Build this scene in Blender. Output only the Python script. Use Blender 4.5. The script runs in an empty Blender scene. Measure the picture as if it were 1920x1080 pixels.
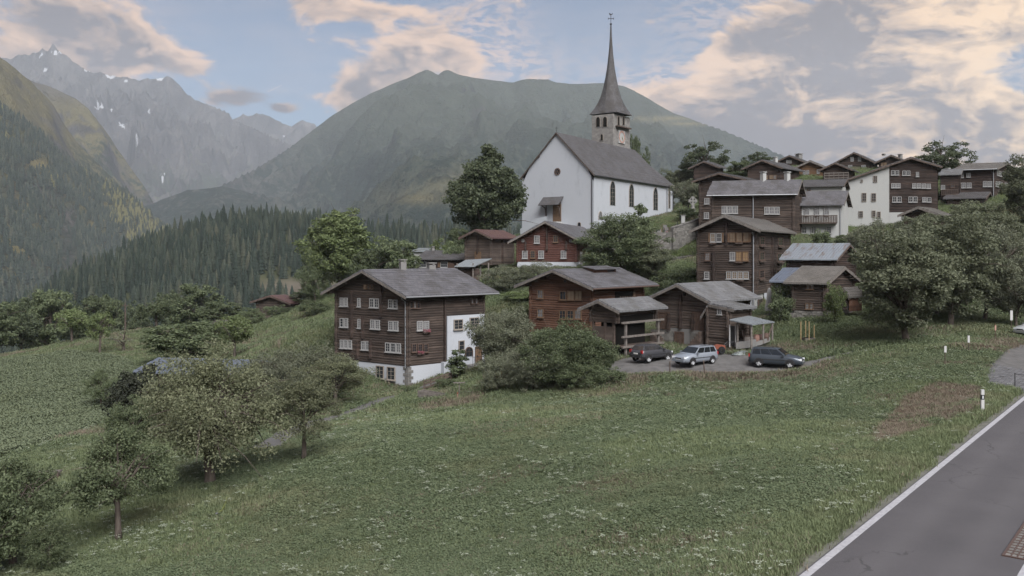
import bpy, bmesh, math, random
import numpy as np
from mathutils import Vector, Matrix
random.seed(7); RNG = np.random.default_rng(11)
SC = bpy.context.scene; COL = SC.collection

# ------------------------------------------------------------------ camera, sky, sun, exposure
F, HZ, CZ = 1663.0, 467.0, 8.0            # focal length in 1920-px units, eye-level row, camera height
cam = bpy.data.cameras.new('camera'); camo = bpy.data.objects.new('camera', cam); COL.objects.link(camo)
camo.location = (0, 0, CZ); camo.rotation_euler = (math.pi/2, 0, 0)
cam.sensor_width = 36; cam.lens = 36*F/1920; cam.shift_y = -(540-HZ)/1920
cam.clip_start = 0.5; cam.clip_end = 60000
SC.camera = camo
SUN_EL, SUN_AZ = math.radians(46), math.radians(158)     # azimuth clockwise from the view axis (+Y)

world = bpy.data.worlds.new('World'); SC.world = world; world.use_nodes = True
nt = world.node_tree; nt.nodes.clear()
class NB:
    """tiny node builder"""
    def __init__(s, nt): s.nt = nt
    def n(s, typ, **kw):
        n = s.nt.nodes.new(typ)
        for k, v in kw.items(): setattr(n, k, v)
        return n
    def put(s, sock, v):
        if hasattr(v, 'is_output'): s.nt.links.new(v, sock)
        else:
            try: sock.default_value = v
            except TypeError: sock.default_value = (v, v, v)
    def m(s, op, a, b=0.0, c=0.0, clamp=False):
        n = s.n('ShaderNodeMath', operation=op, use_clamp=clamp)
        for i, v in enumerate((a, b, c)): s.put(n.inputs[i], v)
        return n.outputs[0]
    def vm(s, op, a, b=(0, 0, 0)):
        n = s.n('ShaderNodeVectorMath', operation=op)
        s.put(n.inputs[0], a); s.put(n.inputs[1], b)
        return n.outputs['Value'] if op in ('DOT_PRODUCT', 'LENGTH', 'DISTANCE') else n.outputs['Vector']
    def mix(s, f, a, b, blend='MIX'):
        n = s.n('ShaderNodeMix', data_type='RGBA', blend_type=blend)
        s.put(n.inputs[0], f); s.put(n.inputs[6], a); s.put(n.inputs[7], b)
        return n.outputs[2]
    def step(s, x, lo, hi, smooth=True):
        n = s.n('ShaderNodeMapRange', interpolation_type='SMOOTHSTEP' if smooth else 'LINEAR', clamp=True)
        s.put(n.inputs[0], x); s.put(n.inputs[1], lo); s.put(n.inputs[2], hi)
        return n.outputs[0]
    def noise(s, vec, scale, detail=4, rough=0.55, dist=0.0, lac=2.0):
        n = s.n('ShaderNodeTexNoise'); n.inputs['Scale'].default_value = scale
        n.inputs['Detail'].default_value = detail; n.inputs['Roughness'].default_value = rough
        n.inputs['Distortion'].default_value = dist; n.inputs['Lacunarity'].default_value = lac
        if vec is not None: s.put(n.inputs['Vector'], vec)
        return n.outputs[0]
    def xyz(s, x, y, z):
        n = s.n('ShaderNodeCombineXYZ')
        for i, v in enumerate((x, y, z)): s.put(n.inputs[i], v)
        return n.outputs[0]

def build_world():
    b = NB(nt)
    tc = b.n('ShaderNodeTexCoord'); d = b.vm('NORMALIZE', tc.outputs['Generated'])
    sp = b.n('ShaderNodeSeparateXYZ'); b.put(sp.inputs[0], d); x, y, z = sp.outputs
    sky = b.n('ShaderNodeTexSky', sky_type='NISHITA', sun_disc=False)
    sky.sun_elevation = SUN_EL; sky.sun_rotation = SUN_AZ; sky.altitude = 1200
    sky.air_density = 1.0; sky.dust_density = 1.2; sky.ozone_density = 1.6
    az = b.m('ARCTAN2', x, y); el = b.m('ARCSINE', z)
    ae = b.xyz(az, el, 0.0)
    p3 = b.vm('MULTIPLY', d, (1.0, 1.0, 1.9))
    warp = b.n('ShaderNodeTexNoise'); warp.inputs['Scale'].default_value = 9; warp.inputs['Detail'].default_value = 3; b.put(warp.inputs['Vector'], p3)
    pw = b.vm('ADD', p3, b.vm('MULTIPLY', b.vm('SUBTRACT', warp.outputs['Color'], (.5, .5, .5)), (.11, .11, .07)))
    n_big = b.noise(pw, 8.5, 8, 0.58)
    n_sun = b.noise(b.vm('ADD', pw, (0.022, 0.0, 0.020)), 8.5, 6, 0.58)
    n_up = b.noise(b.vm('ADD', pw, (0.006, 0.0, 0.007)), 8.5, 8, 0.60)
    n_fine = b.noise(pw, 30.0, 5, 0.62)
    def blob(px, py, rx, ry, k):
        a0 = math.atan((px-960)/F); e0 = math.atan((HZ-py)/F*math.cos(a0))
        v = b.vm('MULTIPLY', b.vm('SUBTRACT', ae, (a0, e0, 0)), (F/rx, F/ry, 0))
        return b.m('MULTIPLY', b.m('EXPONENT', b.m('MULTIPLY', b.vm('DOT_PRODUCT', v, v), -1.0)), k)
    def total(L):
        s = 0.0
        for q in L: s = b.m('ADD', blob(*q), s)
        return s
    cover = total(CLOUDS)
    front = b.step(y, 0.25, 0.70)                  # elsewhere: plain broken cloud
    n2 = b.m('ADD', b.m('MULTIPLY', b.m('SUBTRACT', n_big, .5), 1.35), b.m('MULTIPLY', b.m('SUBTRACT', n_fine, .5), .52))
    dens = b.m('ADD', b.m('ADD', n2, .5), b.m('ADD', b.m('MULTIPLY', front, -0.22), cover))
    mask = b.step(dens, 0.41, 0.62)
    # light on the clouds: thin and sun-facing parts glow, thick parts are grey underneath
    lit = b.m('ADD', b.m('MULTIPLY', b.m('SUBTRACT', n_big, n_sun), 3.6), b.m('MULTIPLY', b.m('SUBTRACT', n_big, n_up), 4.5))
    thin = b.m('SUBTRACT', 1.0, b.step(dens, 0.52, 0.82))
    sun_d = (math.sin(math.radians(40))*math.cos(0.06), math.cos(math.radians(40))*math.cos(0.06), 0.06)
    near = b.m('POWER', b.m('MAXIMUM', b.vm('DOT_PRODUCT', d, sun_d), 0.0), 14.0)
    warm = b.m('ADD', b.m('ADD', b.m('MULTIPLY', thin, 0.60), lit), b.m('ADD', total(GLOW), b.m('ADD', 0.09, b.m('MULTIPLY', b.m('SUBTRACT', n_fine, .5), 1.1))), clamp=True)
    grey = b.mix(b.m('MULTIPLY', near, .6), (.37, .325, .37, 1), (.62, .49, .45, 1)); peach = (2.05, 1.39, .97, 1); gold = (3.4, 2.4, 1.3, 1)
    hot = b.mix(b.m('MULTIPLY', near, 0.85, clamp=True), peach, gold)
    ccol = b.mix(warm, grey, hot)
    # rippled high cloud, thin
    rip = b.noise(b.vm('MULTIPLY', pw, (1.0, 1.0, 1.7)), 60.0, 3, 0.6, 0.5)
    ripm = b.m('MULTIPLY', b.step(rip, 0.40, 0.60), b.m('MULTIPLY', total(RIPPLE), 0.9), clamp=True)
    veil = b.m('MULTIPLY', b.step(b.noise(b.vm('MULTIPLY', d, (1.0, 1.0, 4.0)), 5.0, 6, 0.62), 0.42, 0.70), 0.30)
    base = b.mix(1.0, sky.outputs[0], (SKYG[0], SKYG[1], SKYG[2], 1), 'MULTIPLY')
    base = b.mix(veil, base, (1.0, .94, 1.08, 1))
    base = b.mix(ripm, base, b.mix(b.m('MULTIPLY', near, 0.5, clamp=True), (1.8, 1.33, 1.15, 1), gold))
    # con trail
    c0 = (math.atan((515-960)/F), math.atan((HZ-166)/F*math.cos(math.atan((515-960)/F))), 0)
    q = b.vm('SUBTRACT', ae, c0)
    al = b.vm('DOT_PRODUCT', q, (0.88, 0.47, 0)); ac = b.vm('DOT_PRODUCT', q, (-0.47, 0.88, 0))
    tr = b.m('MULTIPLY', b.m('LESS_THAN', b.m('ABSOLUTE', ac), 0.00045), b.m('LESS_THAN', b.m('ABSOLUTE', al), 0.0085))
    base = b.mix(b.m('MULTIPLY', tr, 0.6), base, (2.1, 1.75, 1.65, 1))
    col = b.mix(mask, base, ccol)
    below = b.step(z, -0.12, -0.01)
    col = b.mix(below, (0.7, 0.7, 0.66, 1), col)
    bg = b.n('ShaderNodeBackground'); b.put(bg.inputs[0], col); bg.inputs[1].default_value = SKY_STRENGTH
    out = b.n('ShaderNodeOutputWorld'); b.nt.links.new(bg.outputs[0], out.inputs[0])
SKY_STRENGTH = 0.10
SKYG = (.172, .174, .179)
# (px, py, half-width, half-height, amount) of the cloud masses, as directions in the sky
CLOUDS = [(20, 70, 130, 80, .34), (150, 30, 110, 60, .24), (255, 100, 110, 48, .36), (120, 130, 90, 40, .22), (350, 125, 70, 20, .24),
          (440, 188, 70, 26, .48), (525, 203, 26, 9, .35), (600, 10, 75, 42, .36), (700, 12, 90, 30, .16), (800, 85, 90, 48, .42), (720, 150, 85, 55, .40), (880, 125, 80, 48, .32),
          (665, 195, 40, 40, .30), (1370, 100, 60, 45, .34), (1480, 70, 110, 70, .42), (1690, 50, 190, 95, .44), (1430, 180, 190, 36, .32),
          (1620, 170, 190, 70, .40), (1380, 235, 130, 40, .36), (1560, 265, 240, 60, .42), (1800, 255, 90, 40, .32), (1860, 25, 70, 55, .34), (1770, 165, 60, 50, .25), (1900, 285, 80, 30, .30), (1000, 140, 60, 14, .24), (1200, 168, 80, 20, .18), (1480, 300, 200, 40, .42), (1760, 300, 170, 26, .40), (1280, 210, 90, 24, .2), (1850, 178, 40, 14, .30), (1905, 195, 30, 12, .3)]
GLOW = [(20, 90, 170, 60, .20), (220, 70, 80, 50, .14), (800, 55, 110, 50, .38), (890, 120, 90, 40, .30), (600, 15, 90, 40, .25), (1420, 125, 150, 14, .42), (1250, 170, 120, 30, .40), (1780, 170, 100, 50, .35), (1640, 225, 130, 14, .45),
        (1880, 290, 160, 40, .40), (1870, 40, 130, 120, .45), (1740, 110, 120, 30, .25), (1360, 15, 80, 30, .30), (1600, 110, 260, 16, .18), (1450, 255, 230, 60, -.40), (1430, 75, 120, 45, -.25), (1700, 200, 120, 20, -.12), (450, 195, 120, 40, -.38), (680, 190, 60, 40, -.20), (300, 120, 90, 30, -.12), (1620, 60, 170, 60, -.10)]
RIPPLE = [(900, 60, 80, 70, .8), (960, 120, 90, 40, .6), (1250, 160, 150, 45, .9), (1330, 30, 90, 50, .5), (1880, 120, 60, 60, .5), (140, 60, 160, 70, .3)]
build_world()
world.cycles.sampling_method = 'MANUAL'; world.cycles.sample_map_resolution = 1024

sun = bpy.data.lights.new('sun', 'SUN'); suno = bpy.data.objects.new('sun', sun); COL.objects.link(suno)
sun.energy = 1.5; sun.angle = math.radians(42); sun.color = (1.0, 0.985, 0.97)
sdirv = Vector((math.sin(SUN_AZ)*math.cos(SUN_EL), math.cos(SUN_AZ)*math.cos(SUN_EL), math.sin(SUN_EL)))
suno.rotation_euler = sdirv.to_track_quat('Z', 'Y').to_euler()
vs = SC.view_settings; vs.view_transform = 'Standard'; vs.look = 'None'; vs.gamma = 1; vs.exposure = 2.15
vs.use_curve_mapping = False
SC.render.engine = 'CYCLES'
cy = SC.cycles; cy.use_denoising = True; cy.use_adaptive_sampling = True; cy.adaptive_threshold = 0.02
cy.max_bounces = 5; cy.diffuse_bounces = 3; cy.glossy_bounces = 2; cy.transmission_bounces = 3; cy.volume_bounces = 1; cy.transparent_max_bounces = 6
cy.sample_clamp_indirect = 6

# ------------------------------------------------------------------ helpers
def at(px, py, Y): return Vector(((px-960)*Y/F, Y, CZ+(HZ-py)*Y/F))
def onplane(px, py, z):
    Y = (CZ-z)*F/(py-HZ); return at(px, py, Y)
def vhash(xi, yi, seed):
    h = (xi.astype(np.int64)*374761393 + yi.astype(np.int64)*668265263 + seed*974634599) & 0xffffffff
    h = ((h ^ (h >> 13))*1274126177) & 0xffffffff
    return ((h ^ (h >> 16)) & 0xffff)/65535.0
def vnoise(x, y, seed=0):
    x0 = np.floor(x); y0 = np.floor(y); fx = x-x0; fy = y-y0
    fx = fx*fx*fx*(fx*(fx*6-15)+10); fy = fy*fy*fy*(fy*(fy*6-15)+10)
    a = vhash(x0, y0, seed); b = vhash(x0+1, y0, seed); c = vhash(x0, y0+1, seed); d = vhash(x0+1, y0+1, seed)
    return (a*(1-fx)+b*fx)*(1-fy)+(c*(1-fx)+d*fx)*fy
def fbm(x, y, octs=5, seed=0, gain=0.5, ridged=False):
    s = 0; a = 1; t = 0
    for o in range(octs):
        n = vnoise(x*2**o+o*17.3, y*2**o-o*9.1, seed+o)
        if ridged: n = 1-np.abs(2*n-1)
        s = s+a*n; t += a; a *= gain
    return s/t
class MB:
    def __init__(s): s.v = []; s.f = []; s.m = []; s.uv = []
    def face(s, pts, mi=0, uv=None):
        i = len(s.v); s.v.extend([tuple(p) for p in pts]); s.f.append(list(range(i, i+len(pts)))); s.m.append(mi); s.uv.append(uv)
    def grid(s, rows, mi=0, uvs=None, closed=False):
        i = len(s.v); n = len(rows[0])
        for r in rows: s.v.extend([tuple(p) for p in r])
        for a in range(len(rows)-1):
            for c in range(n if closed else n-1):
                d = (c+1) % n
                s.f.append([i+a*n+c, i+a*n+d, i+(a+1)*n+d, i+(a+1)*n+c]); s.m.append(mi)
                s.uv.append([uvs[a][c], uvs[a][d], uvs[a+1][d], uvs[a+1][c]] if uvs else None)
    def box(s, o, ax, ay, az, mi=0):
        o, ax, ay, az = Vector(o), Vector(ax), Vector(ay), Vector(az)
        i = len(s.v)
        for k in (0, 1):
            for p in (o, o+ax, o+ax+ay, o+ay): s.v.append(tuple(p+az*k))
        flip = ax.cross(ay).dot(az) < 0
        for f in ([3, 2, 1, 0], [4, 5, 6, 7], [0, 1, 5, 4], [1, 2, 6, 5], [2, 3, 7, 6], [3, 0, 4, 7]):
            s.f.append([i+k for k in (f[::-1] if flip else f)]); s.m.append(mi); s.uv.append(None)
    def cbox(s, c, sx, sy, sz, mi=0, rot=0.0):
        ca, sa = math.cos(rot), math.sin(rot); c = Vector(c)
        ax = Vector((ca*sx, sa*sx, 0)); ay = Vector((-sa*sy, ca*sy, 0))
        s.box(c-ax/2-ay/2-Vector((0, 0, sz/2)), ax, ay, (0, 0, sz), mi)
    def tube(s, pts, rad, n=6, mi=0, cap=True):
        pts = [Vector(p) for p in pts]
        if not hasattr(rad, '__len__'): rad = [rad]*len(pts)
        i = len(s.v); up = None
        for k, p in enumerate(pts):
            t = (pts[min(k+1, len(pts)-1)]-pts[max(k-1, 0)]).normalized()
            if up is None: up = Vector((1, 0, 0)) if abs(t.x) < 0.8 else Vector((0, 1, 0))
            a = (up-t*up.dot(t)).normalized(); bb = t.cross(a); up = a
            for q in range(n):
                w = 2*math.pi*q/n; s.v.append(tuple(p+(a*math.cos(w)+bb*math.sin(w))*rad[k]))
        for k in range(len(pts)-1):
            for q in range(n):
                r = (q+1) % n; s.f.append([i+k*n+q, i+k*n+r, i+(k+1)*n+r, i+(k+1)*n+q]); s.m.append(mi); s.uv.append(None)
        if cap:
            s.f.append([i+q for q in range(n)][::-1]); s.m.append(mi); s.uv.append(None)
            j = i+(len(pts)-1)*n; s.f.append([j+q for q in range(n)]); s.m.append(mi); s.uv.append(None)
    def lathe(s, c, prof, n=10, mi=0):
        c = Vector(c); rows = []
        for r, z in prof: rows.append([c+Vector((r*math.cos(2*math.pi*q/n), r*math.sin(2*math.pi*q/n), z)) for q in range(n)])
        s.grid(rows, mi, closed=True)
        i = len(s.v)-n; s.f.append([i+q for q in range(n)]); s.m.append(mi); s.uv.append(None)
    def mesh(s, name, mats, org=(0, 0, 0), smooth=False):
        me = bpy.data.meshes.new(name)
        v = np.array(s.v, float).reshape(-1, 3)-np.array(org)
        me.from_pydata(v.tolist(), [], s.f)
        if not isinstance(mats, (list, tuple)): mats = [mats]
        for m in mats: me.materials.append(m)
        if len(mats) > 1: me.polygons.foreach_set('material_index', s.m)
        if any(u is not None for u in s.uv):
            ul = me.uv_layers.new(name='UVMap'); k = 0
            for f, u in zip(s.f, s.uv):
                for q in range(len(f)):
                    if u is not None: ul.data[k].uv = u[q]
                    k += 1
        if smooth: me.polygons.foreach_set('use_smooth', [True]*len(s.f))
        me.update(); return me
    def build(s, name, mats, parent=None, smooth=False):
        org = parent_org(parent)
        return link(name, s.mesh(name, mats, org, smooth), parent)
def parent_org(p):
    o = Vector((0, 0, 0))
    while p is not None: o = o+p.location; p = p.parent
    return o
def link(name, me, parent=None, loc=(0, 0, 0), rz=0.0):
    o = bpy.data.objects.new(name, me); COL.objects.link(o); o.parent = parent
    o.location = loc; o.rotation_euler = (0, 0, rz); return o
def thing(name, label, cat, loc, group=None, rz=0.0):
    o = link(name, None, None, loc, rz); o.empty_display_size = 0.3
    return tag(o, label, cat, group)
def tag(o, label, cat, group=None):
    o['label'] = label; o['category'] = cat
    if group: o['group'] = group
    return o
def struct(o): o['kind'] = 'structure'; return o
def stuff(o): o['kind'] = 'stuff'; return o
def np_mesh(name, V, Fq, mats, smooth=False):
    me = bpy.data.meshes.new(name); V = np.ascontiguousarray(V, dtype=np.float32); Fq = np.ascontiguousarray(Fq, dtype=np.int32)
    k = Fq.shape[1]; me.vertices.add(len(V)); me.vertices.foreach_set('co', V.ravel())
    me.loops.add(Fq.size); me.loops.foreach_set('vertex_index', Fq.ravel())
    me.polygons.add(len(Fq)); me.polygons.foreach_set('loop_start', np.arange(len(Fq), dtype=np.int32)*k)
    me.polygons.foreach_set('loop_total', np.full(len(Fq), k, dtype=np.int32))
    if smooth: me.polygons.foreach_set('use_smooth', np.ones(len(Fq), bool))
    for m in (mats if isinstance(mats, (list, tuple)) else [mats]): me.materials.append(m)
    me.update(calc_edges=True); return me
def grid_mesh(name, X, Y, Z, mat, attrs=None):
    ny, nx = X.shape; V = np.stack([X, Y, Z], -1).reshape(-1, 3)
    i = np.arange((ny-1)*nx).reshape(ny-1, nx)[:, :-1].ravel()
    me = np_mesh(name, V, np.stack([i, i+1, i+nx+1, i+nx], 1), mat, True)
    for k, a in (attrs or {}).items():
        at_ = me.attributes.new(k, 'FLOAT', 'POINT'); at_.data.foreach_set('value', np.ascontiguousarray(a, dtype=np.float32).ravel())
    return me
def inpoly(x, y, poly):
    r = np.zeros(np.shape(x), bool); n = len(poly)
    for i in range(n):
        (x1, y1), (x2, y2) = poly[i], poly[(i+1) % n]
        c = ((y1 > y) != (y2 > y)) & (x < (x2-x1)*(y-y1)/((y2-y1) if y2 != y1 else 1e-9)+x1)
        r ^= c
    return r
def dpoly(x, y, pl):
    """distance to a polyline and the parameter (segment index + fraction)"""
    best = np.full(np.shape(x), 1e9); par = np.zeros(np.shape(x))
    for i in range(len(pl)-1):
        ax, ay = pl[i][:2]; bx, by = pl[i+1][:2]; dx, dy = bx-ax, by-ay; L = dx*dx+dy*dy
        t = np.clip(((x-ax)*dx+(y-ay)*dy)/L, 0, 1); d = np.hypot(x-ax-t*dx, y-ay-t*dy)
        k = d < best; best = np.where(k, d, best); par = np.where(k, i+t, par)
    return best, par

# ------------------------------------------------------------------ materials
MATS = {}
def mat(name, col=(.5, .5, .5), rough=.8, spec=.3, metal=0.0, fn=None):
    m = bpy.data.materials.new(name); m.use_nodes = True; MATS[name] = m
    b = NB(m.node_tree); p = m.node_tree.nodes['Principled BSDF']
    p.inputs['Base Color'].default_value = (*col, 1); p.inputs['Roughness'].default_value = rough
    p.inputs['Specular IOR Level'].default_value = spec; p.inputs['Metallic'].default_value = metal
    if fn: fn(b, p)
    return m
def bump(b, p, h, strength=.5, dist=.05):
    n = b.n('ShaderNodeBump'); n.inputs['Strength'].default_value = strength; n.inputs['Distance'].default_value = dist
    b.put(n.inputs['Height'], h); b.nt.links.new(n.outputs[0], p.inputs['Normal'])
def oc(b): return b.n('ShaderNodeTexCoord').outputs['Object']
def gp(b): return b.n('ShaderNodeNewGeometry').outputs['Position']
def ramp(b, f, stops):
    n = b.n('ShaderNodeValToRGB'); e = n.color_ramp.elements
    while len(e) < len(stops): e.new(0.5)
    for q, (p, c) in zip(e, stops): q.position = p; q.color = (*c, 1)
    b.put(n.inputs[0], f); return n.outputs[0]
def attr(b, name): n = b.n('ShaderNodeAttribute'); n.attribute_name = name; return n.outputs['Fac']
def noisy(name, c1, c2, scale=3, rough=.85, stretch=(1, 1, 1), bs=.3, bd=.02, c3=None, spec=.25, metal=0.0):
    def fn(b, p):
        v = b.vm('MULTIPLY', oc(b), stretch); n = b.noise(v, scale, 6, .62)
        st = [(.30, c1), (.62, c2)] + ([(.78, c3)] if c3 else [])
        b.put(p.inputs['Base Color'], ramp(b, n, st)); bump(b, p, n, bs, bd)
    return mat(name, c1, rough, spec, metal, fn)
def logmat(name, dark, mid, light, course=.22):
    def fn(b, p):
        o = oc(b); sp = b.n('ShaderNodeSeparateXYZ'); b.put(sp.inputs[0], o)
        ci = b.m('FLOOR', b.m('DIVIDE', sp.outputs[2], course))
        wn = b.n('ShaderNodeTexWhiteNoise', noise_dimensions='1D'); b.put(wn.inputs['W'], ci)
        big = b.noise(b.vm('MULTIPLY', o, (.5, .5, .9)), .8, 4, .6)
        grain = b.noise(b.vm('MULTIPLY', o, (1.1, 1.1, 16)), 2.2, 5, .7)
        f = b.m('ADD', b.m('MULTIPLY', wn.outputs[0], .26), b.m('ADD', b.m('MULTIPLY', big, .72), b.m('MULTIPLY', grain, .42)))
        b.put(p.inputs['Base Color'], ramp(b, f, [(.36, dark), (.70, mid), (1.0, light)]))
        bump(b, p, grain, .5, .02)
    return mat(name, dark, .85, .2, 0, fn)
M = {}
M['log_dark'] = logmat('weathered_dark_logs', (.026, .021, .019), (.056, .043, .037), (.125, .096, .080))
M['log_black'] = logmat('black_brown_logs', (.020, .016, .015), (.045, .033, .029), (.10, .070, .058))
M['log_brown'] = logmat('red_brown_logs', (.045, .024, .017), (.098, .052, .036), (.16, .092, .064))
M['log_grey'] = logmat('grey_brown_logs', (.044, .036, .033), (.088, .069, .060), (.165, .132, .112))
M['log_tan'] = logmat('tan_boards', (.085, .050, .030), (.13, .077, .045), (.17, .105, .062))
M['log_red'] = logmat('oiled_red_logs', (.050, .024, .020), (.085, .040, .033), (.12, .062, .05))
M['beam'] = noisy('old_beam', (.04, .03, .026), (.11, .083, .07), 3, .85, (1, 1, 1))
M['beam_light'] = noisy('grey_weathered_beam', (.085, .076, .07), (.165, .148, .135), 4, .85)
M['post_wood'] = noisy('fresh_stakes', (.26, .19, .10), (.38, .29, .16), 5, .8)
def plaster(name, a, c, dirt):
    def fn(b, p):
        o = oc(b); n = b.noise(b.vm('MULTIPLY', o, (1, 1, .45)), .9, 6, .65); n2 = b.noise(o, 9, 4, .6)
        col = b.mix(b.m('MULTIPLY', b.step(n, .52, .80), .6), b.mix(n2, (*a, 1), (*c, 1)), (*dirt, 1))
        b.put(p.inputs['Base Color'], col); bump(b, p, n2, .25, .02)
    return mat(name, a, .9, .15, 0, fn)
M['plaster'] = plaster('white_lime_plaster', (.41, .43, .465), (.365, .385, .42), (.26, .275, .30))
M['plaster_old'] = plaster('old_grey_white_plaster', (.37, .375, .37), (.31, .315, .31), (.20, .20, .195))
M['concrete'] = plaster('grey_concrete', (.20, .195, .19), (.165, .162, .158), (.11, .107, .103))
def slates(name, a, c, moss, sx=.42, sy=.30, rough=.55):
    def fn(b, p):
        uv = b.n('ShaderNodeUVMap').outputs[0]
        br = b.n('ShaderNodeTexBrick'); b.put(br.inputs['Vector'], uv)
        br.inputs['Color1'].default_value = (*a, 1); br.inputs['Color2'].default_value = (*c, 1)
        br.inputs['Mortar'].default_value = tuple(q*.45 for q in a)+(1,)
        br.inputs['Scale'].default_value = 1; br.inputs['Mortar Size'].default_value = .012; br.inputs['Bias'].default_value = .0
        br.inputs['Brick Width'].default_value = sx; br.inputs['Row Height'].default_value = sy
        n = b.noise(b.vm('MULTIPLY', uv, (1, .7, 1)), .55, 6, .65); n2 = b.noise(uv, 3.5, 5, .7)
        col = b.mix(b.m('MULTIPLY', b.step(n, .44, .60), .85), br.outputs[0], (*moss, 1))
        col = b.mix(b.m('MULTIPLY', n2, .55), col, (*[q*.55 for q in a], 1))
        b.put(p.inputs['Base Color'], col); bump(b, p, b.m('ADD', br.outputs[1], b.m('MULTIPLY', n2, -.6)), .6, -.03)
    return mat(name, a, rough, .35, 0, fn)
M['slate'] = slates('grey_stone_slates', (.105, .103, .113), (.15, .147, .158), (.07, .066, .064))
M['slate_dark'] = slates('dark_slates', (.082, .079, .083), (.115, .112, .116), (.065, .06, .056))
M['slate_tan'] = slates('tan_grey_slates', (.135, .126, .116), (.175, .163, .15), (.095, .088, .078))
M['slate_pale'] = slates('pale_stone_slabs', (.15, .152, .16), (.20, .203, .21), (.11, .107, .10), .6, .45)
def metalroof(name, a, rust, amt):
    def fn(b, p):
        uv = b.n('ShaderNodeUVMap').outputs[0]; sp = b.n('ShaderNodeSeparateXYZ'); b.put(sp.inputs[0], uv)
        w = b.m('SINE', b.m('MULTIPLY', sp.outputs[0], 2*math.pi/.30))
        n = b.noise(b.vm('MULTIPLY', uv, (1.6, .5, 1)), 1.1, 6, .65)
        b.put(p.inputs['Base Color'], b.mix(b.m('MULTIPLY', b.step(n, 1-amt-.1, 1-amt+.08), .9), (*a, 1), (*rust, 1)))
        bump(b, p, w, .6, .03)
    return mat(name, a, .55, .4, .15, fn)
M['tin'] = metalroof('blue_grey_sheet_metal', (.20, .222, .25), (.13, .095, .08), .42)
M['tin_clean'] = metalroof('grey_sheet_metal', (.20, .22, .235), (.15, .15, .15), .4)
M['tin_red'] = metalroof('rusty_red_sheet', (.10, .060, .063), (.13, .08, .066), .5)
M['tin_blue'] = metalroof('faded_blue_sheet', (.12, .14, .18), (.10, .11, .13), .42)
M['rubble'] = noisy('grey_rubble_stone', (.085, .082, .078), (.18, .172, .163), 2.4, .9, (1, 1, 1.6), .6, .05, (.24, .23, .22))
def stonefn(b, p):
    r = b.n('ShaderNodeNewGeometry').outputs['Random Per Island']; n = b.noise(oc(b), 5, 5, .65)
    c = ramp(b, r, [(0, (.11, .105, .10)), (.5, (.175, .167, .158)), (1, (.25, .238, .225))])
    b.put(p.inputs['Base Color'], b.mix(b.m('MULTIPLY', n, .6), c, (.15, .145, .13, 1))); bump(b, p, n, .5, .03)
M['stones'] = mat('field_stones', (.3, .3, .3), .9, .2, 0, stonefn)
M['ashlar'] = noisy('tower_ashlar', (.15, .145, .14), (.245, .235, .225), 1.2, .9, (1, 1, 1.8), .4, .03, (.31, .30, .285))
M['granite_trim'] = noisy('stone_trim', (.19, .165, .145), (.26, .23, .20), 4, .8)
M['win_white'] = mat('white_window_paint', (.27, .27, .27), .5, .4)
M['win_brown'] = noisy('brown_window_wood', (.10, .064, .041), (.155, .10, .065), 5, .6)
M['win_dark'] = noisy('dark_window_wood', (.06, .04, .032), (.11, .075, .06), 5, .6)
M['win_stone'] = M['granite_trim']
M['glass'] = mat('dark_window_glass', (.022, .025, .03), .06, .6)
def curtainfn(b, p):
    n = b.noise(b.vm('MULTIPLY', oc(b), (14, 14, .6)), 1.5, 3, .6)
    b.put(p.inputs['Base Color'], ramp(b, n, [(.35, (.05, .05, .055)), (.55, (.18, .18, .185)), (.8, (.28, .28, .285))]))
M['glass_curtain'] = mat('window_glass_with_white_curtain', (.5, .5, .5), .12, .5, 0, curtainfn)
def glowfn(b, p):
    p.inputs['Emission Color'].default_value = (1.0, .62, .28, 1); p.inputs['Emission Strength'].default_value = .015  # faint emission stands in for warm light reflected on amber-curtained panes
M['glass_lit'] = mat('amber_glow_window_glass', (.17, .118, .07), .15, .5, 0, glowfn)
M['glass_gold'] = mat('window_glass_with_amber_curtain', (.17, .13, .092), .15, .5)
M['metal_dark'] = mat('dark_metal', (.05, .05, .055), .5, .5, .6)
M['copper'] = mat('brown_copper', (.13, .085, .07), .5, .5, .5)
M['zinc'] = mat('zinc_pipe', (.30, .31, .33), .45, .5, .6)
M['flowers'] = mat('pink_geraniums', (.20, .075, .09), .8, .2)
M['white_paint'] = mat('white_paint', (.42, .42, .42), .55, .4)
M['black_paint'] = mat('black_paint', (.02, .02, .022), .5, .4)
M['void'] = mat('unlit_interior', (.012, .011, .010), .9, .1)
M['clock_red'] = noisy('faded_red_dial', (.30, .16, .13), (.38, .24, .20), 4, .8)
M['gold'] = mat('gilded_hands', (.55, .42, .2), .4, .5, .7)
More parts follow.
